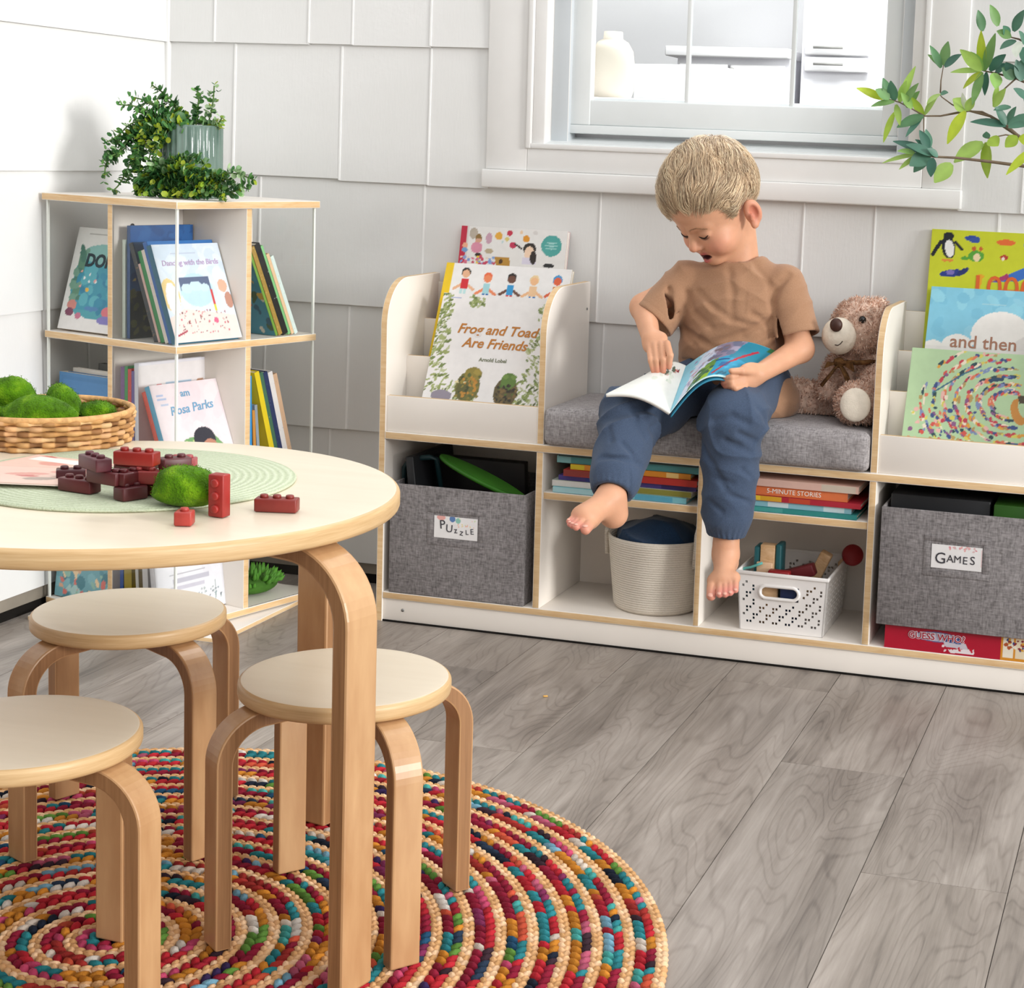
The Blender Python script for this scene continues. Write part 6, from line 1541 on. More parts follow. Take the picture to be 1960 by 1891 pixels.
# toenails and fingernails
NAIL = M_('#e0a895', .35, .45)
for grp in (toesR, toesL):
  mb = MB()
  for a, b, r in grp:
    d = (b - a) / np.linalg.norm(b - a); u = np.array([0, -.55, .83]); u = u - d * (u @ d); u /= np.linalg.norm(u)
    c = b + d * r * .15 + u * r * .74; s = np.cross(d, u)
    mb.ico((0, 0, 0), 1, 2, M=basis(c, d * r * .5, s * r * .52, u * r * .2))
  mb.build('toenails', NAIL, BOY, BM)
# lids' lash lines and brows
LASH = M_('#2a1c18', .6, .2); BROW = M_('#b08c6c', .8, .2)
def head_tube(pts, rad, n=6): return [HL(p) for p in pts], rad
def face_surf(x, z):
    """march from in front of the face to the skin"""
    y = -.12
    for _ in range(60):
        dd = headsdf(np.array([HL((x, y, z))]))[0]
        if dd < .0003: break
        y += max(dd * .7, .0003)
    return y
mb = MB()
for s in (-1, 1):
    xs = np.linspace(.0145, .0385, 9); pts = []
    for x in xs:
        z = -.0128 - .0042 * math.sin(PI * (x - .0145) / .024) + .0025 * (x - .0145) / .024
        pts.append(HL((s * x, face_surf(s * x, z) - .0006, z)))
    mb.tube(pts, [.0005, .0009, .0012, .0014, .0014, .0014, .0013, .0010, .0005], 6)
    for x in np.linspace(.019, .038, 9):
        z = -.0130 - .0042 * math.sin(PI * (x - .0145) / .024); y = face_surf(s * x, z) - .0004
        mb.tube([HL((s * x, y, z)), HL((s * (x + .0005), y - .0013, z - .0018)), HL((s * (x + .0010), y - .0020, z - .0026))], [.0004, .0003, .0001], 4)
mb.build('eyelashes', LASH, BOY, BM)
mb = MB()
for s in (-1, 1):
    for i in range(60):
        t = (i + .5) / 60; x = .012 + .029 * t; z = .0065 + .0045 * math.sin(PI * min(1, t * 1.1)) - .004 * t + RNG.uniform(-.0014, .0014); y = face_surf(s * x, z) - .0002
        mb.tube([HL((s * x, y, z)), HL((s * (x + .0035), y - .0004 + .0018 * t, z + .0006))], [.00035, .0001], 4)
mb.build('eyebrows', BROW, BOY, BM)
# hair
def hairline(y, x):
    x = np.asarray(x, float); yv = np.asarray(y, float)
    far = np.clip((-x - .012) / .03, 0, 1) * np.clip((-yv - .012) / .03, 0, 1) * .026 - .008 * np.exp(-((x - .012) / .018) ** 2) * np.clip((-yv - .05) / .02, 0, 1) + .006 * np.sin(x * 260) * np.clip((-yv - .03) / .03, 0, 1)
    ys = [-.1, -.075, -.055, -.045, -.036, -.027, -.016, -.008, .0, .025, .034, .045, .1]; zs = [.050, .046, .037, .028, .010, -.006, -.014, -.004, .012, .014, -.02, -.036, -.042]
    return np.interp(y, ys, zs) - far
def hair_sdf(p):
    q = hl(p); n = vnoise(q * 70 + 5, 1) * .0022 + vnoise(q * np.array([200, 200, 45.]), 2) * .0012
    hh_ = np.clip((q[:, 2] - hairline(q[:, 1], q[:, 0])) / .045, 0, 1)
    d = ell(q, SKC, SKR) - .0012 - .0058 * hh_ ** .7 - n * (.3 + .7 * hh_)
    cut = hairline(q[:, 1], q[:, 0]) + .003 * vnoise(q * 90, 7) - q[:, 2]
    return smax(d, cut, .006)
V, F = sdf_mesh(hair_sdf, HL(SKC) - .115, HL(SKC) + .115, .0024)
q = hl(V); HC = [np.array(lin(c)) for c in ['#b5987a', '#cdb08c', '#e0c7a2', '#9a8066', '#d4b793', '#ecd8b4']]
def hmix(P_): 
    t = np.clip(.5 + .5 * vnoise(P_ * np.array([170, 170, 30.]), 4), 0, 1)[:, None]; u = np.clip(.5 + .6 * vnoise(P_ * 40, 5), 0, 1)[:, None]
    return (HC[0] * (1 - t) + HC[2] * t) * (.75 + .4 * u)
Vh, Fh, Ch = [V], [F], [hmix(q)]
off = len(V); rs2 = np.random.RandomState(8)
whorl = np.array([.012, .050, .105])
nst = 0
strandV, strandF, strandC = [], [], []
while nst < 9500:
    th = rs2.randn(3); th /= np.linalg.norm(th); pnt = SKC + th * (SKR + .006)
    if pnt[2] < hairline(pnt[1], pnt[0]) + .004: continue
    nst += 1
    L_ = rs2.uniform(.020, .042); seg = 6; pts = []; cur = pnt.copy(); hgt = min(1, max(0, (pnt[2] - hairline(pnt[1], pnt[0])) / .045)); lift = rs2.uniform(-.002, .0015 + .0055 * hgt); pnt = SKC + (pnt - SKC) * (1 - .05 * (1 - hgt))
    for k in range(seg + 1):
        nn = (cur - SKC) / (SKR ** 2); nn /= np.linalg.norm(nn)
        pts.append(cur + nn * (lift * math.sin(PI * (.15 + .75 * k / seg)) + .0006))
        fl = (cur - whorl); fl = fl + np.array([.10, -.06, -.015]) * (1 if cur[1] < .03 else .15)
        fl = fl - nn * (fl @ nn); fl /= np.linalg.norm(fl) + 1e-9
        fl += rs2.normal(0, .16, 3) + .75 * np.array([vnoise(cur[None] * 38, 21)[0], vnoise(cur[None] * 38, 22)[0], vnoise(cur[None] * 38, 23)[0]]); cur = cur + fl * L_ / seg
        hg2 = min(1, max(0, (cur[2] - hairline(cur[1], cur[0])) / .045)); rad_ = SKR + .0018 + .0052 * hg2 ** .7; qn = (cur - SKC) / rad_; cur = SKC + rad_ * qn / np.linalg.norm(qn)
        if cur[2] < hairline(cur[1], cur[0]) - .006 and k > 2: break
    m = len(pts)
    if m < 3: continue
    col = HC[rs2.randint(6)] * rs2.uniform(.85, 1.1) * (1 + .28 * vnoise(pnt[None] * 60, 25)[0]); r0 = rs2.uniform(.00035, .0007)
    for k in range(m):
        d = pts[min(k + 1, m - 1)] - pts[max(k - 1, 0)]; nn = (pts[k] - SKC) / (SKR ** 2); nn /= np.linalg.norm(nn); s = np.cross(d, nn); s /= np.linalg.norm(s) + 1e-9; r = r0 * (1 - .8 * k / (m - 1))
        strandV += [pts[k] - s * r, pts[k] + nn * r * .8, pts[k] + s * r]; strandC += [col] * 3
    b = off + len(strandV) - 3 * m
    for k in range(m - 1):
        i0 = b + 3 * k
        strandF += [(i0, i0 + 3, i0 + 4, i0 + 1), (i0 + 1, i0 + 4, i0 + 5, i0 + 2)]
SV = np.array(strandV); SV = HO + SV @ HR.T
Vh.append(SV); Fh.append(np.array(strandF)); Ch.append(np.array(strandC))
mesh_np('hair', np.concatenate(Vh), np.concatenate(Fh), M_attr('blond_hair', .45, .5), BOY, np.concatenate(Ch), True, BM)
# T-shirt
slR, slL = PV(1248, 614, .030), PV(1524, 645, .066)
def fold(p, dirn, fr, seed, amp):
    d = np.array(dirn, float); d /= np.linalg.norm(d)
    n1 = vnoise(p * 14, seed); ph = (p @ d) * fr + 2.4 * n1
    return amp * (1 - np.abs(np.sin(ph)) ** .7) * np.clip(.5 + vnoise(p * 11 + 3, seed + 1), 0, 1)
def sfront(u, v, y=.014): return PV(u, v, y)
SHIRT_CREASE = []; CREASE_PX = []; SHIRT_TMP = []
for line, am, wd_ in (([(1309, 630), (1340, 652), (1378, 672)], .0085, .0055), ([(1509, 526), (1484, 556), (1477, 580), (1490, 640)], .0075, .0060), ([(1282, 508), (1280, 560), (1287, 606)], .0060, .0060), ([(1334, 557), (1368, 590), (1401, 612), (1457, 627)], .0038, .0060), ([(1395, 515), (1402, 560), (1400, 610)], .0024, .0070), ([(1475, 612), (1420, 640), (1365, 655)], .0042, .0060), ([(1312, 560), (1330, 600), (1360, 625)], .0036, .0060), ([(1300, 690), (1350, 696), (1420, 690)], .0050, .0060), ([(1440, 600), (1470, 620), (1480, 650)], .0042, .0055), ([(1300, 600), (1312, 640), (1330, 660)], .0045, .0050), ([(1445, 505), (1470, 540), (1476, 570)], .0030, .0060)):
    CREASE_PX.append((line, am * 1.25, wd_))
PKT = PV(1448, 575, .012)
def shirt_sdf(p):
    d = ell(p, (.664, .084, .628), (.100, .074, .088))
    d = smin(d, ell(p, (.660, .090, .560), (.097, .080, .075)), .03)
    d = smin(d, ell(p, (.672, .105, .500), (.104, .090, .058)), .03)
    d = smin(d, ell(p, (.725, .10, .468), (.068, .085, .045)), .025)
    d = smin(d, caps(p, shR + np.array([.006, 0, .0]), shL + np.array([-.006, 0, .0]), .0345, .036), .035)
    d = smin(d, caps(p, nk1 + np.array([0, 0, -.02]), nk0 * .12 + nk1 * .88, .052, .050), .035)
    w = fold(p, (.45, .1, 1), 66, 10, .0036) + fold(p, (-.5, .1, .8), 80, 14, .0030) + fold(p, (.2, .1, 1), 120, 18, .0024) * np.clip((.60 - p[:, 2]) / .05, 0, 1) + vnoise(p * 26, 3) * .0022 + vnoise(p * 60, 6) * .0007
    pk = np.abs(boxd((p - PKT) , (-.021, -.05, -.026), (.021, .05, .022))); w = w + .0009 * (boxd(p - PKT, (-.021, -.05, -.026), (.021, .05, .022)) < 0) * (p[:, 1] < .05) - .0008 * np.exp(-(pk / .0013) ** 2) * (p[:, 1] < .05)
    d = d - w + .002
    for sh, e in ((shR, slR), (shL, slL)):
        ax = e - sh; ln = np.linalg.norm(ax); ax = ax / ln
        s = caps(p, sh, e + ax * .03, .0385, .0455) - fold(p, (.8, .2, .7) if sh[0] < .65 else (-.7, .1, .8), 70, 20, .004)
        hem = np.abs((p - e) @ ax + .012) ; s = s + .0006 * np.exp(-(hem / .0012) ** 2)
        s = smax(s, (p - e) @ ax, .003)
        d = smin(d, s, .007)
        cav = np.maximum(caps(p, sh + ax * .05, e + ax * .05, .0345, .0420), -((p - e) @ ax + .045))
        d = smax(d, -cav, .002)
    for a_, b_, am, wd_ in SHIRT_CREASE: d = d + am * np.exp(-(caps(p, a_, b_, 0) / wd_) ** 2)
    nd = caps(p, nk1 + (nk0 - nk1) * .10, nk0 + (nk0 - nk1) * .5, .0410, .060); d = d - .0016 * np.clip(1 - np.abs(nd - .006) / .0055, 0, 1) ** .5
    d = smax(d, -caps(p, nk1 + (nk0 - nk1) * .10, nk0 + (nk0 - nk1) * .5, .0410, .060), .003)
    d = np.maximum(d, -boxd(p, CUSH_LO, CUSH_HI))
    # gap under the hem at the lap
    d = smax(d, (.462 - p[:, 2]) - .35 * np.clip(p[:, 0] - .70, 0, .1) - .02 * np.clip((p[:, 1] - .06) / .1, 0, 1), .004)
    return d
for line, am, wd_ in CREASE_PX:
    q_ = []
    for c_ in line:
        o_ = PV(c_[0], c_[1], .05); dd_ = (o_ - CAM) / np.linalg.norm(o_ - CAM); p_ = o_ - dd_ * .16
        for _ in range(120):
            s_ = shirt_sdf(p_[None])[0]
            if s_ < .0005 or (p_ - o_) @ dd_ > .06: break
            p_ = p_ + dd_ * min(max(s_ * .6, .0004), .008)
        q_.append(p_)
    SHIRT_TMP.extend((a_, b_, am, wd_) for a_, b_ in zip(q_[:-1], q_[1:]))
SHIRT_CREASE.extend(SHIRT_TMP)
V, F = sdf_mesh(shirt_sdf, (.46, -.02, .44), (.86, .21, .76), .0023)
def cloth(name, c1, c2, fine=900, sheen=.2, rough=.9):
    m, nt, b = nt_new(name); v = coords(nt)
    n = noise(nt, v, 25, 3); w = noise(nt, coords(nt, (1, 1, .25)), fine, 2); w2 = noise(nt, coords(nt, (.25, 1, 1)), fine, 2)
    ad = N(nt, 'ShaderNodeMath', operation='ADD'); L(nt, w.outputs[0], ad.inputs[0]); L(nt, w2.outputs[0], ad.inputs[1])
    a2 = N(nt, 'ShaderNodeMath', operation='MULTIPLY_ADD'); L(nt, n.outputs[0], a2.inputs[0]); a2.inputs[1].default_value = .4; L(nt, ad.outputs[0], a2.inputs[2])
    L(nt, ramp(nt, a2.outputs[0], [(.55, lin(c1)), (1.85, lin(c2))]), b.inputs['Base Color']); b.inputs['Roughness'].default_value = rough; b.inputs['Specular IOR Level'].default_value = .15; b.inputs['Sheen Weight'].default_value = sheen
    bump(nt, b, ad.outputs[0], .25, .0008); return m
mesh_np('shirt', relax(V, F, 1, .4), F, cloth('tan_jersey', '#967055', '#b0896c'), BOY, None, True, BM)
# joggers
cuR, cuL = kneR + (ankR - kneR) * .97, kneL + (ankL - kneL) * .965
PANT_CREASE = []
def pants_sdf(p):
    d = ell(p, (.672, .118, .500), (.100, .084, .058))
    for h_, k_, cu, sgn in ((hipR_, kneR, cuR, 0), (hipL_, kneL, cuL, 1)):
        l = caps(p, h_, k_, .055, .0500 + .004 * sgn)
        ax = cu - k_; ln = np.linalg.norm(ax); ax = ax / ln; t = (p - k_) @ ax / ln
        l = smin(l, caps(p, k_, k_ + ax * ln * .80, .0490 + .004 * sgn, .0460), .016)
        # ribbed elastic cuff
        rel = p - k_ - np.outer((p - k_) @ ax, ax); s1 = np.cross(ax, [0, 1, .2]); s1 /= np.linalg.norm(s1); s2 = np.cross(ax, s1)
        ang = np.arctan2(rel @ s2, rel @ s1)
        rib = .0016 * np.sin(ang * 22 + 2 * vnoise(p * 60, 9)) * np.clip((t - .62) / .2, 0, 1)
        c = caps(p, k_ + ax * ln * .78, cu + ax * .03, .0350, .0315) - rib
        c = smax(c, (p - cu) @ ax, .003)
        l = smin(l, c, .010)
        wr = fold(p, ax * .8 + np.array([.5, .0, .2]), 70, 30 + sgn * 5, .0090) + fold(p, ax + np.array([-.5, .3, 0]), 52, 37 + sgn * 3, .0065) + vnoise(p * 28, 41) * .0018
        l = l - wr * np.clip(1.15 - t * .9, .25, 1) + .0015
        l = smax(l, (p - cu) @ ax, .002)
        l = smax(l, -np.maximum(caps(p, k_ + ax * ln * .85, cu + ax * .04, .0265, .0275), -((p - cu) @ ax + .02)), .002)
        d = smin(d, l, .014)
    for a_, b_, am, wd_ in PANT_CREASE: d = d + am * np.exp(-(caps(p, a_, b_, 0) / wd_) ** 2)
    return np.maximum(d, -boxd(p, CUSH_LO, CUSH_HI))
def trace(fn, px, y):
    q_ = []
    for c_ in px:
        o_ = PV(c_[0], c_[1], y); dd_ = (o_ - CAM) / np.linalg.norm(o_ - CAM); p_ = o_ - dd_ * .16
        for _ in range(120):
            s_ = fn(p_[None])[0]
            if s_ < .0005 or (p_ - o_) @ dd_ > .10: break
            p_ = p_ + dd_ * min(max(s_ * .6, .0004), .008)
        q_.append(p_)
    return q_
tmp_ = []
for px_, am, wd_ in (([(1212, 786), (1217, 804), (1235, 838)], .0055, .0055), ([(1191, 847), (1214, 877)], .0055, .0050), ([(1150, 876), (1202, 880), (1227, 890)], .0065, .0055), ([(1163, 815), (1170, 843)], .004, .005), ([(1246, 820), (1264, 806)], .0045, .005), ([(1212, 784), (1254, 788)], .0045, .006), ([(1180, 900), (1190, 935)], .0025, .004), ([(1205, 900), (1205, 940)], .0025, .004),
                     ([(1388, 844), (1412, 855), (1438, 868)], .0060, .0055), ([(1347, 856), (1363, 889), (1388, 934)], .0060, .0055), ([(1398, 948), (1436, 962)], .0050, .0050), ([(1415, 830), (1445, 844)], .0050, .005), ([(1360, 962), (1381, 979)], .0040, .005), ([(1367, 806), (1402, 797), (1431, 811)], .0045, .006), ([(1452, 783), (1466, 805)], .0045, .006), ([(1366, 915), (1400, 925)], .0040, .005), ([(1420, 900), (1440, 915)], .0045, .005)):
    q_ = trace(pants_sdf, px_, -.08); tmp_ += [(a_, b_, am, wd_) for a_, b_ in zip(q_[:-1], q_[1:])]
PANT_CREASE.extend(tmp_)
V, F = sdf_mesh(pants_sdf, (.44, -.31, .22), (.80, .215, .57), .0022)
mesh_np('joggers', relax(V, F, 1, .35), F, cloth('blue_cotton', '#333f52', '#505f77', 1100, .1), BOY, None, True, BM)

# ------------------------------------------------------------------ the open picture book on his lap
SB, ST = PV(1281, 792, -.165), PV(1312, 702, -.035)
def sheet_fn(o0, o1, bowz, bowy=0.0):
    """map local (x in 0..1 from spine outwards, z in 0..1 bottom->top) to 3d"""
    def f(x, z):
        a = SB + (ST - SB) * z; b = o0 + (o1 - o0) * z
        p = a + (b - a) * x; s = np.sin(PI * np.clip(x, 0, 1)) ; p = p + np.array([0, bowy, bowz]) * s * (1)
        return p
    return f
OB = thing('open_book', 'open picture book lying across the lap of the child', 'book', T(*SB))
OBM = T(*(-SB))
def curved(name, fn, w, h, nx, ny, th, mats, canvas=None, flip=False, layers=1):
    xs = np.linspace(0, 1, nx + 1); zs = np.linspace(0, 1, ny + 1)
    g = np.array([[fn(x, z) for x in xs] for z in zs]); du = np.gradient(g, axis=1); dv = np.gradient(g, axis=0); nn = np.cross(du, dv); nn /= np.linalg.norm(nn, axis=2)[..., None] + 1e-12
    if flip: nn = -nn
    top = (g + nn * th / 2).reshape(-1, 3); bot = (g - nn * th / 2).reshape(-1, 3); n1 = nx + 1; N1 = len(top)
    F = []
    for j in range(ny):
        for i in range(nx):
            a = j * n1 + i; F.append((a, a + 1, a + n1 + 1, a + n1)); F.append((N1 + a, N1 + a + n1, N1 + a + n1 + 1, N1 + a + 1))
    for i in range(nx): F.append((i, N1 + i, N1 + i + 1, i + 1)); a = ny * n1 + i; F.append((a, a + 1, N1 + a + 1, N1 + a))
    for j in range(ny): a = j * n1; F.append((a, a + n1, N1 + a + n1, N1 + a)); a = j * n1 + nx; F.append((a, N1 + a, N1 + a + n1, a + n1))
    colr = None
    if canvas is not None:
        ix = np.clip((xs * canvas.nx).round().astype(int), 0, canvas.nx); iz = np.clip((zs * canvas.ny).round().astype(int), 0, canvas.ny)
        c = lin_np(canvas.a[np.ix_(iz, ix)].reshape(-1, 3)); colr = np.concatenate([c, np.tile(np.array(lin('#efece4')), (N1, 1))])
    else: colr = np.tile(np.array(lin('#f1efe8')), (2 * N1, 1))
    return mesh_np(name, np.concatenate([top, bot]), np.array(F), mats, OB, colr, True, OBM)
PGM = M_attr('book_page', .5, .35)
lo0, lo1 = PV(1160, 757, -.175), PV(1248, 714, -.045)
ro0, ro1 = PV(1404, 728, -.100), PV(1484, 672, .018)
c = Canvas(1, 1, 70, '#eef0ea'); rq = random.Random(3)
for i in range(22): c.ell(rq.uniform(.12, .45), rq.uniform(.62, .95), .035, .035, rq.choice(['#8f2f38', '#2f3a36', '#d8564f', '#f2f0ec', '#5a6a5a', '#c9b2a8']), rq.random())
c.specks(10, ['#c9d6c6', '#dfe6da'], (.03, .06), (.1, .5, .7, .98), 4)
fn = sheet_fn(lo0, lo1, .012)
curved('left_pages', fn, 1, 1, 60, 60, .006, PGM, c, flip=True)
c = Canvas(1, 1, 100, '#8fc9d8')
c.rect(0, 0, 1, 1, '#7cc3d6'); c.poly([(.0, .0), (.1, 0), (.2, .5), (.25, 1), (0, 1)], '#8fd0e4'); c.poly([(.1, .0), (.28, 0), (.5, 1), (.22, 1)], '#c9d6e8'); c.specks(80, ['#aeb6c9', '#d9e0ee', '#8f9ac0', '#b88a9a'], (.012, .03), (.12, .1, .45, 1), 7)
c.poly([(.3, 0), (.62, 0), (.5, .6), (.36, .5)], '#5f8a3a'); c.poly([(.42, 0), (.6, 0), (.52, .4), (.44, .35)], '#8fb830'); c.specks(30, ['#2f5a48', '#7aa03a', '#3d6a50'], (.02, .05), (.26, .0, .5, .45), 8)
c.poly([(.55, .0), (1, 0), (1, 1), (.6, 1), (.5, .5)], '#2a93b8'); c.poly([(.62, .55), (1, .45), (1, 1), (.7, 1)], '#1f7d96'); c.poly([(.35, 1), (.7, 1), (.62, .6), (.45, .55)], '#8a7f96'); c.specks(24, ['#6a6f88', '#a09ab0', '#7a6a72'], (.03, .06), (.38, .6, .66, 1), 9)
c.line([(.60, .12), (.70, .40), (.80, .62), (.88, .80)], .022, '#a8283a'); c.line([(.5, .5), (.66, .5)], .02, '#1d3f78'); c.rect(.6, .3, .72, .42, '#1b4a8a', .6); c.rect(.95, .9, 1, 1, '#2f6a3a'); c.specks(20, ['#1f6a86', '#2fa3c9'], (.02, .04), (.62, .0, 1, .4), 10); c.poly([(.3, 0), (1, 0), (1, .04), (.34, .05)], '#b8dfe2')
fn2 = sheet_fn(ro0, ro1, .030)
curved('right_page', fn2, 1, 1, 80, 80, .0012, PGM, c, flip=False)
curved('book_cover', lambda x, z: fn2(x * .98, z) + np.array([.002, .003, -.0065]), 1, 1, 40, 10, .0018, M_('#2a7f9c', .4), None)

# ================================================================== TEDDY BEAR
TY = .125
def TV(u, v, y=TY): return np.array(P(u, v, y))
th = TV(1648, 626, .135); tbod = TV(1640, 738, .15); tm = TV(1607, 643, .085)
hr = .0525
lf0, lf1 = TV(1610, 772, .155), TV(1522, 766, .155)
ff0, ff1 = TV(1655, 770, .13), TV(1640, 772, .055)
def bear_sdf(p):
    d = ell(p, th, (hr * .98, hr, hr * 1.02))
    d = smin(d, ell(p, tbod, (.052, .05, .068)), .02)
    d = smin(d, ell(p, th + np.array([.030, .020, .036]), (.017, .011, .017)), .01)
    d = smin(d, caps(p, lf0, lf1, .034, .036), .012); d = smin(d, ell(p, lf1, (.034, .034, .038)), .012)
    d = smin(d, caps(p, ff0, ff1, .034, .037), .010)
    d = smin(d, caps(p, TV(1668, 690, .13), TV(1672, 735, .085), .024, .023), .008)
    d = smin(d, caps(p, TV(1605, 700, .15), TV(1590, 745, .12), .023, .024), .008)
    d = d - vnoise(p * 150, 2) * .0022 - vnoise(p * 60, 3) * .0014
    return np.maximum(d, -boxd(p, CUSH_LO, CUSH_HI))
BEAR = thing('teddy_bear', 'light brown plush teddy bear with plaid bow sitting on the grey cushion', 'teddy bear', T(tbod[0], tbod[1], .4465))
TM = T(-tbod[0], -tbod[1], -.4465)
V, F = sdf_mesh(bear_sdf, (.74, -.0, .43), (.98, .225, .76), .0026)
V[:, 0] = np.minimum(V[:, 0], .9445)
def fur(V, F, n, cols, l0, l1, seed, keep=None):
    r = np.random.RandomState(seed); nm = vnormals(V, F); idx = r.randint(0, len(V), n); SV, SF, SCc = [], [], []
    for i in idx:
        p, nn = V[i], nm[i]
        if keep is not None and not keep(p, nn): continue
        d = nn + r.normal(0, .5, 3) + np.array([0, 0, -.25]); d /= np.linalg.norm(d); l = r.uniform(l0, l1); s = np.cross(d, r.normal(0, 1, 3)); s /= np.linalg.norm(s) + 1e-9; c = cols[r.randint(len(cols))]
        b = len(SV); w = r.uniform(.0006, .0011)
        SV += [p - s * w - nn * .001, p + s * w - nn * .001, p + d * l * .6 + s * w * .6, p + d * l * .6 - s * w * .6, p + d * l + r.normal(0, .0008, 3), p + d * l]
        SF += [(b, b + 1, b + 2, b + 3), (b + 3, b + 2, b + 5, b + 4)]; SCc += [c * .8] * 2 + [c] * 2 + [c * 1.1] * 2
    return np.array(SV), np.array(SF), np.array(SCc)
BC_ = [np.array(lin(c)) for c in ['#e3bda6', '#eccdb9', '#d6ab93', '#f2dac8', '#c99d85']]
bc = lambda V: np.array([BC_[1]] * len(V)) * (.85 + .25 * (vnoise(V * 120, 5)[:, None]))
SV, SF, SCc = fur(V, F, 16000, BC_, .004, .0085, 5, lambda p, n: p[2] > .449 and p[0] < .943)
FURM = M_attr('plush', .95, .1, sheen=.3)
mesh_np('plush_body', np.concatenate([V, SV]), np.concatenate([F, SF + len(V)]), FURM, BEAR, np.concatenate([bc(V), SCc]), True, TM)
CREAM = M_('#e6dccb', .9, .1, .05, 80, bmp=.3, bscale=400)
mz = lambda p: smin(ell(p, tm, (.031, .034, .0335)), ell(p, tm + np.array([-.004, -.012, .004]), (.022, .024, .022)), .012) - vnoise(p * 200, 2) * .0006
V, F = sdf_mesh(mz, tm - .05, tm + .05, .002); mesh_np('muzzle', V, F, CREAM, BEAR, None, True, TM)
ns = TV(1600.5, 622, .046); mb = MB(); mb.ico(ns, 1, 3, sc=(.0115, .0085, .0125)); mb.build('nose', M_('#3d2219', .5, .4, .15, 90), BEAR, TM)
def to_surf(fn, o, tgt):
    d = tgt - o; dist = np.linalg.norm(d); d = d / dist; p = tgt - d * .16; p0 = p.copy()
    for _ in range(160):
        s = fn(p[None])[0]
        if s < .0004: break
        p = p + d * min(max(s * .5, .0003), .01)
        if np.linalg.norm(p - p0) > .3: return tgt.copy()
    return p
allb = lambda p: np.minimum(bear_sdf(p), mz(p))
for (u, v) in ((1651, 612),):
    mb = MB(); e = to_surf(allb, CAM.copy(), TV(u, v, .135)); mb.ico(e, .0068, 3)
    mb.build('eye', M_('#0c0a0a', .12, .6), BEAR, TM)
mb = MB(); pts = [to_surf(allb, CAM.copy(), TV(u, v, .085)) + np.array([0, -.0008, 0]) for u, v in ((1598, 660), (1604, 661), (1609, 658), (1613, 653))]; mb.tube(pts, .0009, 6); mb.build('mouth', M_('#3a2a22', .8), BEAR, TM)
pc_ = to_surf(bear_sdf, CAM.copy(), TV(1637, 776, .055)); 
mb = MB(); nrm = (CAM - pc_); nrm = nrm / np.linalg.norm(nrm); nrm = np.array([nrm[0] * .6, nrm[1], nrm[2] * .3]); nrm /= np.linalg.norm(nrm); a = np.cross([0, 0, 1], nrm); a /= np.linalg.norm(a); b = np.cross(nrm, a)
mb.ico((0, 0, 0), 1, 3, M=basis(pc_ + np.array([0, 0, .001]), a * .0275, b * .0305, nrm * .008)); mb.build('foot_pad', CREAM, BEAR, TM)
PLAID = M_('#5d4126', .85, .1, .55, 140, key='plaid')
mb = MB()
def bow_pt(u, v, y): return TV(u, v, y)
kn = bow_pt(1606, 694, .075)
mb.tube([bow_pt(1690, 690, .12), bow_pt(1650, 694, .08), kn], [.008, .009, .009], 8, flat=.5)
mb.ico(kn, 1, 2, sc=(.011, .008, .010))
for e1, e2 in (((1578, 705), (1584, 692)), ((1636, 712), (1632, 690))):
    p1, p2 = bow_pt(*e1, .07), bow_pt(*e2, .07); mb._add([kn, p1, p1 + np.array([0, -.006, 0]), p2 + np.array([0, -.006, 0]), p2], [(0, 1, 2), (0, 2, 3), (0, 3, 4), (1, 4, 3, 2), (0, 4, 1)])
for e, m in (((1572, 738), (1590, 716)), ((1630, 745), (1618, 716))):
    mb.tube([kn, bow_pt(*m, .07), bow_pt(*e, .068)], [.005, .008, .009], 8, flat=.35)
mb.build('bow', PLAID, BEAR, TM)
# ================================================================== REMAINING CONTENTS OF THE CUBBIES
# navy cloth bundled in the rope basket
def navy(p):
    c = np.array([bx, by, bz + .128]); d = ell(p, c, (.079, .079, .040)); d = smin(d, ell(p, c + np.array([.022, -.02, .012]), (.045, .035, .032)), .015)
    return d - fold(p, (.6, .5, .7), 75, 3, .008) - fold(p, (-.5, .7, .3), 60, 9, .006)
V, F = sdf_mesh(navy, (bx - .1, by - .1, bz + .07), (bx + .1, by + .1, bz + .205), .0026)
rr = np.hypot(V[:, 0] - bx, V[:, 1] - by); lim = .086; k = np.minimum(1, lim / np.maximum(rr, 1e-6)); V[:, 0] = bx + (V[:, 0] - bx) * k; V[:, 1] = by + (V[:, 1] - by) * k
V[:, 2] = np.minimum(V[:, 2], .2635)
o = mesh_np('bundled_cloth', V, F, cloth('navy_cloth', '#10233a', '#23405f'), None); tag(o, 'crumpled navy cloth filling the cream rope basket', 'cloth')

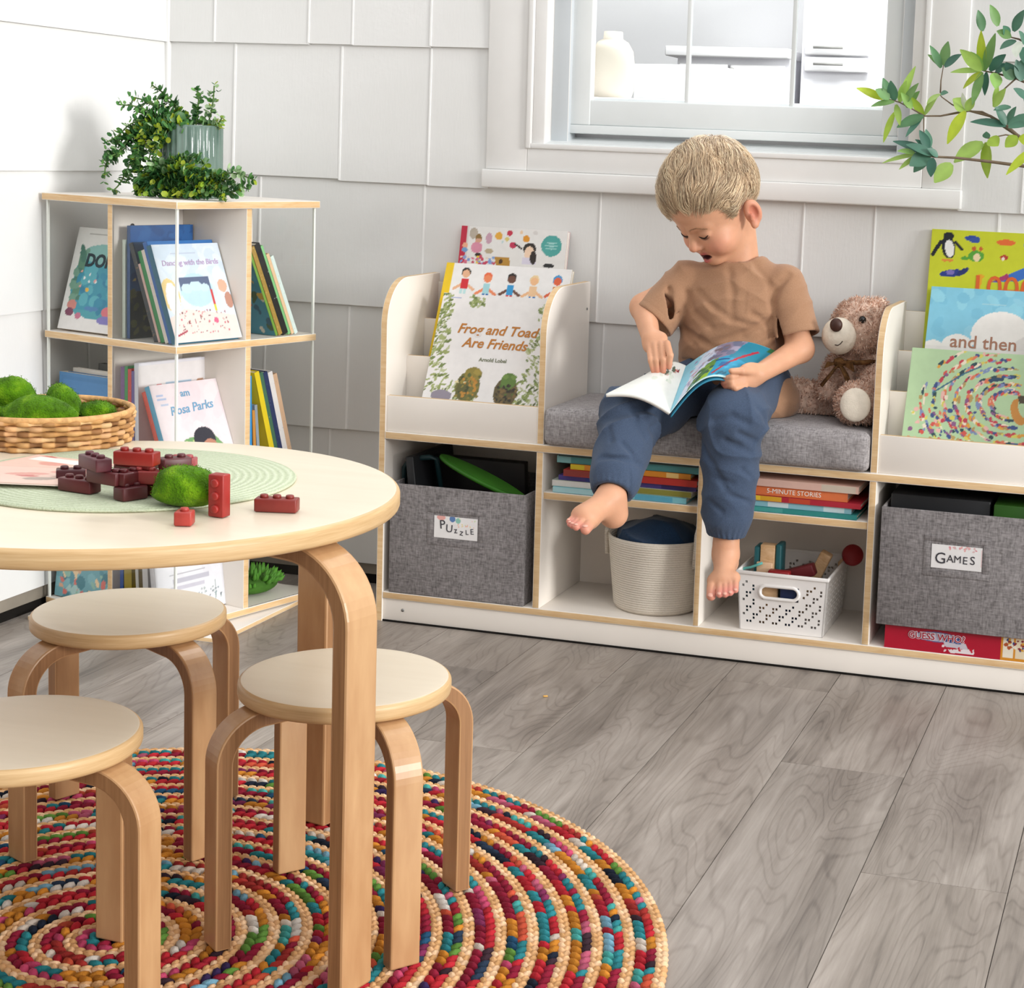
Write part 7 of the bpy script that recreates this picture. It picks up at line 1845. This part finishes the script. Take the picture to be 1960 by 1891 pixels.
# white perforated plastic basket
PLAST = M_('#eae7e4', .35, .45, .02)
q0, q1 = P(1399, 1180, .004), P(1566, 1213, .004)
kx0, kx1, ky0, kz = .7125, .878, .008, .0590
kw, kd, kh = kx1 - kx0, .205, .107
BK = thing('plastic_basket', 'white perforated plastic basket of wooden toys in the cubby right of the boy', 'basket', T((kx0 + kx1) / 2, ky0 + kd / 2, kz))
def perforated(w, h, nxh, nzh, hole, slot=None):
    """flat panel in x (0..w), z(0..h): returns list of rect cells to keep; woven-look staggered square holes"""
    keep = []; cw = w / nxh; chh = (h) / nzh
    for j in range(nzh):
        for i in range(nxh):
            x0, x1, z0, z1 = i * cw, (i + 1) * cw, j * chh, (j + 1) * chh
            cx_, cz_ = (x0 + x1) / 2, (z0 + z1) / 2
            isl = slot and abs(cx_ - slot[0]) < slot[2] and abs(cz_ - slot[1]) < slot[3]
            near = slot and abs(cx_ - slot[0]) < slot[2] + .010 and abs(cz_ - slot[1]) < slot[3] + .008
            if isl: continue
            pat = ((i % 4) in (0, 1) and j % 2 == 0 and ((i // 4 + j // 2) % 2 == 0)) or ((i % 4) in (2, 3) and j % 2 == 1 and ((i // 4 + j // 2) % 2 == 1))
            o_ = 2 * ((j // 2) % 2); pat = ((i + o_) % 4 < 2) if j % 2 == 0 else ((i + o_) % 4 == 2)
            hol = pat and 2 <= j < nzh - 2 and 0 < i < nxh - 1 and not near
            keep.append((x0, x1, z0, z1, hol))
    return keep
def panel(mb, w, h, nxh, nzh, place, slot=None, th=.0022):
    for x0, x1, z0, z1, hol in perforated(w, h, nxh, nzh, 0, slot):
        e = .0
        if hol:
            fx, fz = (x1 - x0) * .17, (z1 - z0) * .17
            rects = [(x0, x1, z0, z0 + fz), (x0, x1, z1 - fz, z1), (x0, x0 + fx, z0 + fz, z1 - fz), (x1 - fx, x1, z0 + fz, z1 - fz)]
        else: rects = [(x0, x1, z0, z1)]
        for a, b, c_, d_ in rects:
            vs = [place(a, 0, c_), place(b, 0, c_), place(b, 0, d_), place(a, 0, d_), place(a, th, c_), place(b, th, c_), place(b, th, d_), place(a, th, d_)]
            mb._add(vs, [(0, 1, 2, 3), (7, 6, 5, 4), (0, 4, 5, 1), (1, 5, 6, 2), (2, 6, 7, 3), (3, 7, 4, 0)])
tp_ = .010   # flare
def fl_(z): return 1 + .07 * (z / kh - 1)
mb = MB()
panel(mb, kw, kh, 26, 16, lambda x, d, z: ((x - kw / 2) * fl_(z), -kd / 2 * fl_(z) + d, z), (kw * .47, kh * .70, .035, .0115))
panel(mb, kw, kh, 26, 16, lambda x, d, z: ((x - kw / 2) * fl_(z), kd / 2 * fl_(z) - d, z))
for s in (-1, 1): panel(mb, kd, kh, 32, 16, lambda x, d, z, s=s: (s * (kw / 2 * fl_(z) - d), (x - kd / 2) * fl_(z), z))
mb.box(-kw / 2 * .93, kw / 2 * .93, -kd / 2 * .93, kd / 2 * .93, 0, .003, 0)
mb.build('basket_body', PLAST, BK, recalc=False)
mb = MB(); e = .003
for a in ((-kw / 2 - e, kw / 2 + e, -kd / 2 - e, -kd / 2 + .001), (-kw / 2 - e, kw / 2 + e, kd / 2 - .001, kd / 2 + e), (-kw / 2 - e, -kw / 2 + .001, -kd / 2, kd / 2), (kw / 2 - .001, kw / 2 + e, -kd / 2, kd / 2)): mb.box(a[0], a[1], a[2], a[3], kh - .003, kh + .004, 0, bev=.0015)
mb.build('rim', PLAST, BK)
hx, hz = (kw * .47 - kw / 2) * .98, kh * .70
mb = MB(); pts = []
for a in np.linspace(0, 2 * PI, 41):
    cxx = .0235 if math.cos(a) > 0 else -.0235
    pts.append((hx + cxx + .0125 * math.cos(a), -kd / 2 * .982 - .0005, hz + .0115 * math.sin(a)))
mb.tube(pts, .0032, 8, cap=False); mb.build('handle_frame', PLAST, BK)
# toys inside
tx, ty, tzb = (kx0 + kx1) / 2, ky0 + kd / 2, kz + .004
WOODT = M_wood('toy_wood', '#c69a6c', '#e3c096', (20, 20, 60), .5)
TEAL = M_('#1f5f66', .45, .4, .1)
q = P(1470, 1068, .055)
o = thing('wooden_toy', 'wooden toy with teal sides and a turquoise cord standing in the white basket', 'toy', T(q.x, .060, tzb))
mb = MB(); mb.box(-.0135, .0135, -.012, .012, .0, .148, 0, bev=.002); mb.build('wood_core', WOODT, o)
for s in (-1, 1):
    mb = MB(); mb.box(s * .0145 - (.011 if s < 0 else 0), s * .0145 + (.011 if s > 0 else 0), -.010, .03, .0, .150 if s > 0 else .143, 0, bev=.003); mb.build('side_plate', TEAL, o)
mb = MB(); mb.box(-.018, .012, -.020, -.0125, .055, .117, 0, bev=.002); mb.build('front_block', M_wood('toy_wood_pale', '#d9b08a', '#ecccaa', (20, 20, 60), .5), o)
mb = MB(); mb.tube([(-.043, -.02, .094), (-.040, -.02, .103), (-.028, -.022, .106), (-.016, -.024, .112), (-.006, -.024, .117)], .0024, 8); mb.build('cord', M_('#63b3ac', .6), o)
RED = M_('#8c1a1f', .45, .4)
q = P(1600, 1078, .10)
tag(simple_box('toy_block', 'long wooden block leaning against the right rim of the white basket', 'toy block', .022, .022, .135, T(.800, .13, tzb + .006) @ RY(.42) @ RX(.1), [WOODT], .003), group='toys in the white basket')
simple_box('toy_block', 'dark red block lying in the white basket left of the leaning wooden block', 'toy block', .07, .025, .022, T(.815, .060, tzb + .088) @ RY(-.35), [M_('#6a1d22', .5)], .003, 'toys in the white basket')
simple_box('toy_block', 'bright red block behind the front rim below the teal toy', 'toy block', .04, .02, .02, T(.785, .030, tzb + .088), [RED], .003, 'toys in the white basket')
simple_box('toy_block', 'navy block behind the handle slot of the white basket', 'toy block', .032, .03, .08, T(.805, .036, tzb), [M_('#1f2f5a', .5)], .003, 'toys in the white basket')
simple_box('toy_block', 'plain wooden block showing in the middle of the handle slot of the white basket', 'toy block', .034, .02, .079, T(.766, .034, tzb) @ RZ(.1), [WOODT], .003, 'toys in the white basket')
simple_box('toy_block', 'dark teal block showing at the left of the handle slot of the white basket', 'toy block', .026, .03, .080, T(.738, .036, tzb), [M_('#173f52', .5)], .003, 'toys in the white basket')
mb = MB(); mb.lathe([(0, -.008), (.018, -.008), (.020, -.004), (.020, .004), (.018, .008), (0, .008)], 32); o = mb.build('toy_disc', RED, None, T(.894, .165, .181) @ RX(1.2) @ RY(.3)); tag(o, 'round red wooden disc sticking up at the back right of the white basket', 'toy')
mb = MB(); mb.tube([(.868, .165, .066), (.871, .165, .165), (.884, .165, .178)], .004, 8); o2 = mb.build('stick', WOODT, o); o2.matrix_parent_inverse = o.matrix_basis.inverted()
# small crumb on the floor
q = PZ(1044, 1334, .0); tag(simple_box('crumb', 'tiny yellow crumb on the grey floor in front of the bench', 'crumb', .008, .004, .0025, T(q.x, q.y, .0002) @ RZ(.5), [M_('#d9a85a', .8)], .001))

# ================================================================== LIGHT AND CAMERA
wd = bpy.data.worlds.new('sky'); SC.world = wd; wd.use_nodes = True
nt = wd.node_tree; bg = nt.nodes['Background']
tc = N(nt, 'ShaderNodeTexCoord')      # soft daylight: strongest overhead and from the right, dim from behind the viewer
vd = N(nt, 'ShaderNodeVectorMath', operation='DOT_PRODUCT'); L(nt, tc.outputs['Generated'], vd.inputs[0]); vd.inputs[1].default_value = Vector((.42, .10, .90)).normalized()
mr = N(nt, 'ShaderNodeMapRange'); L(nt, vd.outputs['Value'], mr.inputs[0]); mr.inputs[1].default_value = -1; mr.inputs[2].default_value = 1
L(nt, ramp(nt, mr.outputs[0], [(.30, (.13, .115, .10)), (.48, (.20, .19, .18)), (.62, (.5, .5, .5)), (.9, (1.75, 1.75, 1.77))]), bg.inputs[0]); bg.inputs[1].default_value = .82
def sun(name, frm, to, e, ang, col):
    l = bpy.data.lights.new(name, 'SUN'); l.energy = e; l.angle = math.radians(ang); l.color = col
    o = bpy.data.objects.new(name, l); link(o); o.location = frm
    o.rotation_euler = (Vector(to) - Vector(frm)).to_track_quat('-Z', 'Y').to_euler(); return o
def area(name, frm, to, e, sx_, sy_, col):
    l = bpy.data.lights.new(name, 'AREA'); l.energy = e; l.shape = 'RECTANGLE'; l.size = sx_; l.size_y = sy_; l.color = col
    o = bpy.data.objects.new(name, l); link(o); o.location = frm
    o.rotation_euler = (Vector(to) - Vector(frm)).to_track_quat('-Z', 'Y').to_euler(); return o
sun('sun_light', (3.2, -.85, .97), (.3, .0, .5), 2.2, 15, (1.0, .985, .96))
area('front_right_fill', (2.7, -2.7, 2.0), (.4, -.4, .3), 24, 1.6, 1.4, (1, .985, .965))  # soft fill added at front right, no window stands there
area('kitchen_fill', (.6, 1.5, 2.6), (.6, 1.5, 0), 14, 2.4, 1.6, (1, 1, 1))  # unseen lamp added to brighten the room beyond the window
area('kitchen_daylight', (.75, 1.0, 2.75), (.62, .05, .7), 70, .9, .7, (1, .98, .95))
cam = bpy.data.cameras.new('camera'); co = bpy.data.objects.new('camera', cam); link(co)
cam.sensor_fit = 'HORIZONTAL'; cam.sensor_width = 36.0; cam.lens = F_PX / W * 36.0
cam.shift_x = (W / 2 - PX) / W; cam.shift_y = (PY - H / 2) / W
cam.clip_start = .05; cam.clip_end = 50
co.matrix_world = basis(CAM, RT, UP, -FW)
SC.camera = co
vs = SC.view_settings; vs.view_transform = 'Standard'; vs.look = 'None'; vs.gamma = 1; vs.use_curve_mapping = False; vs.exposure = 0.0
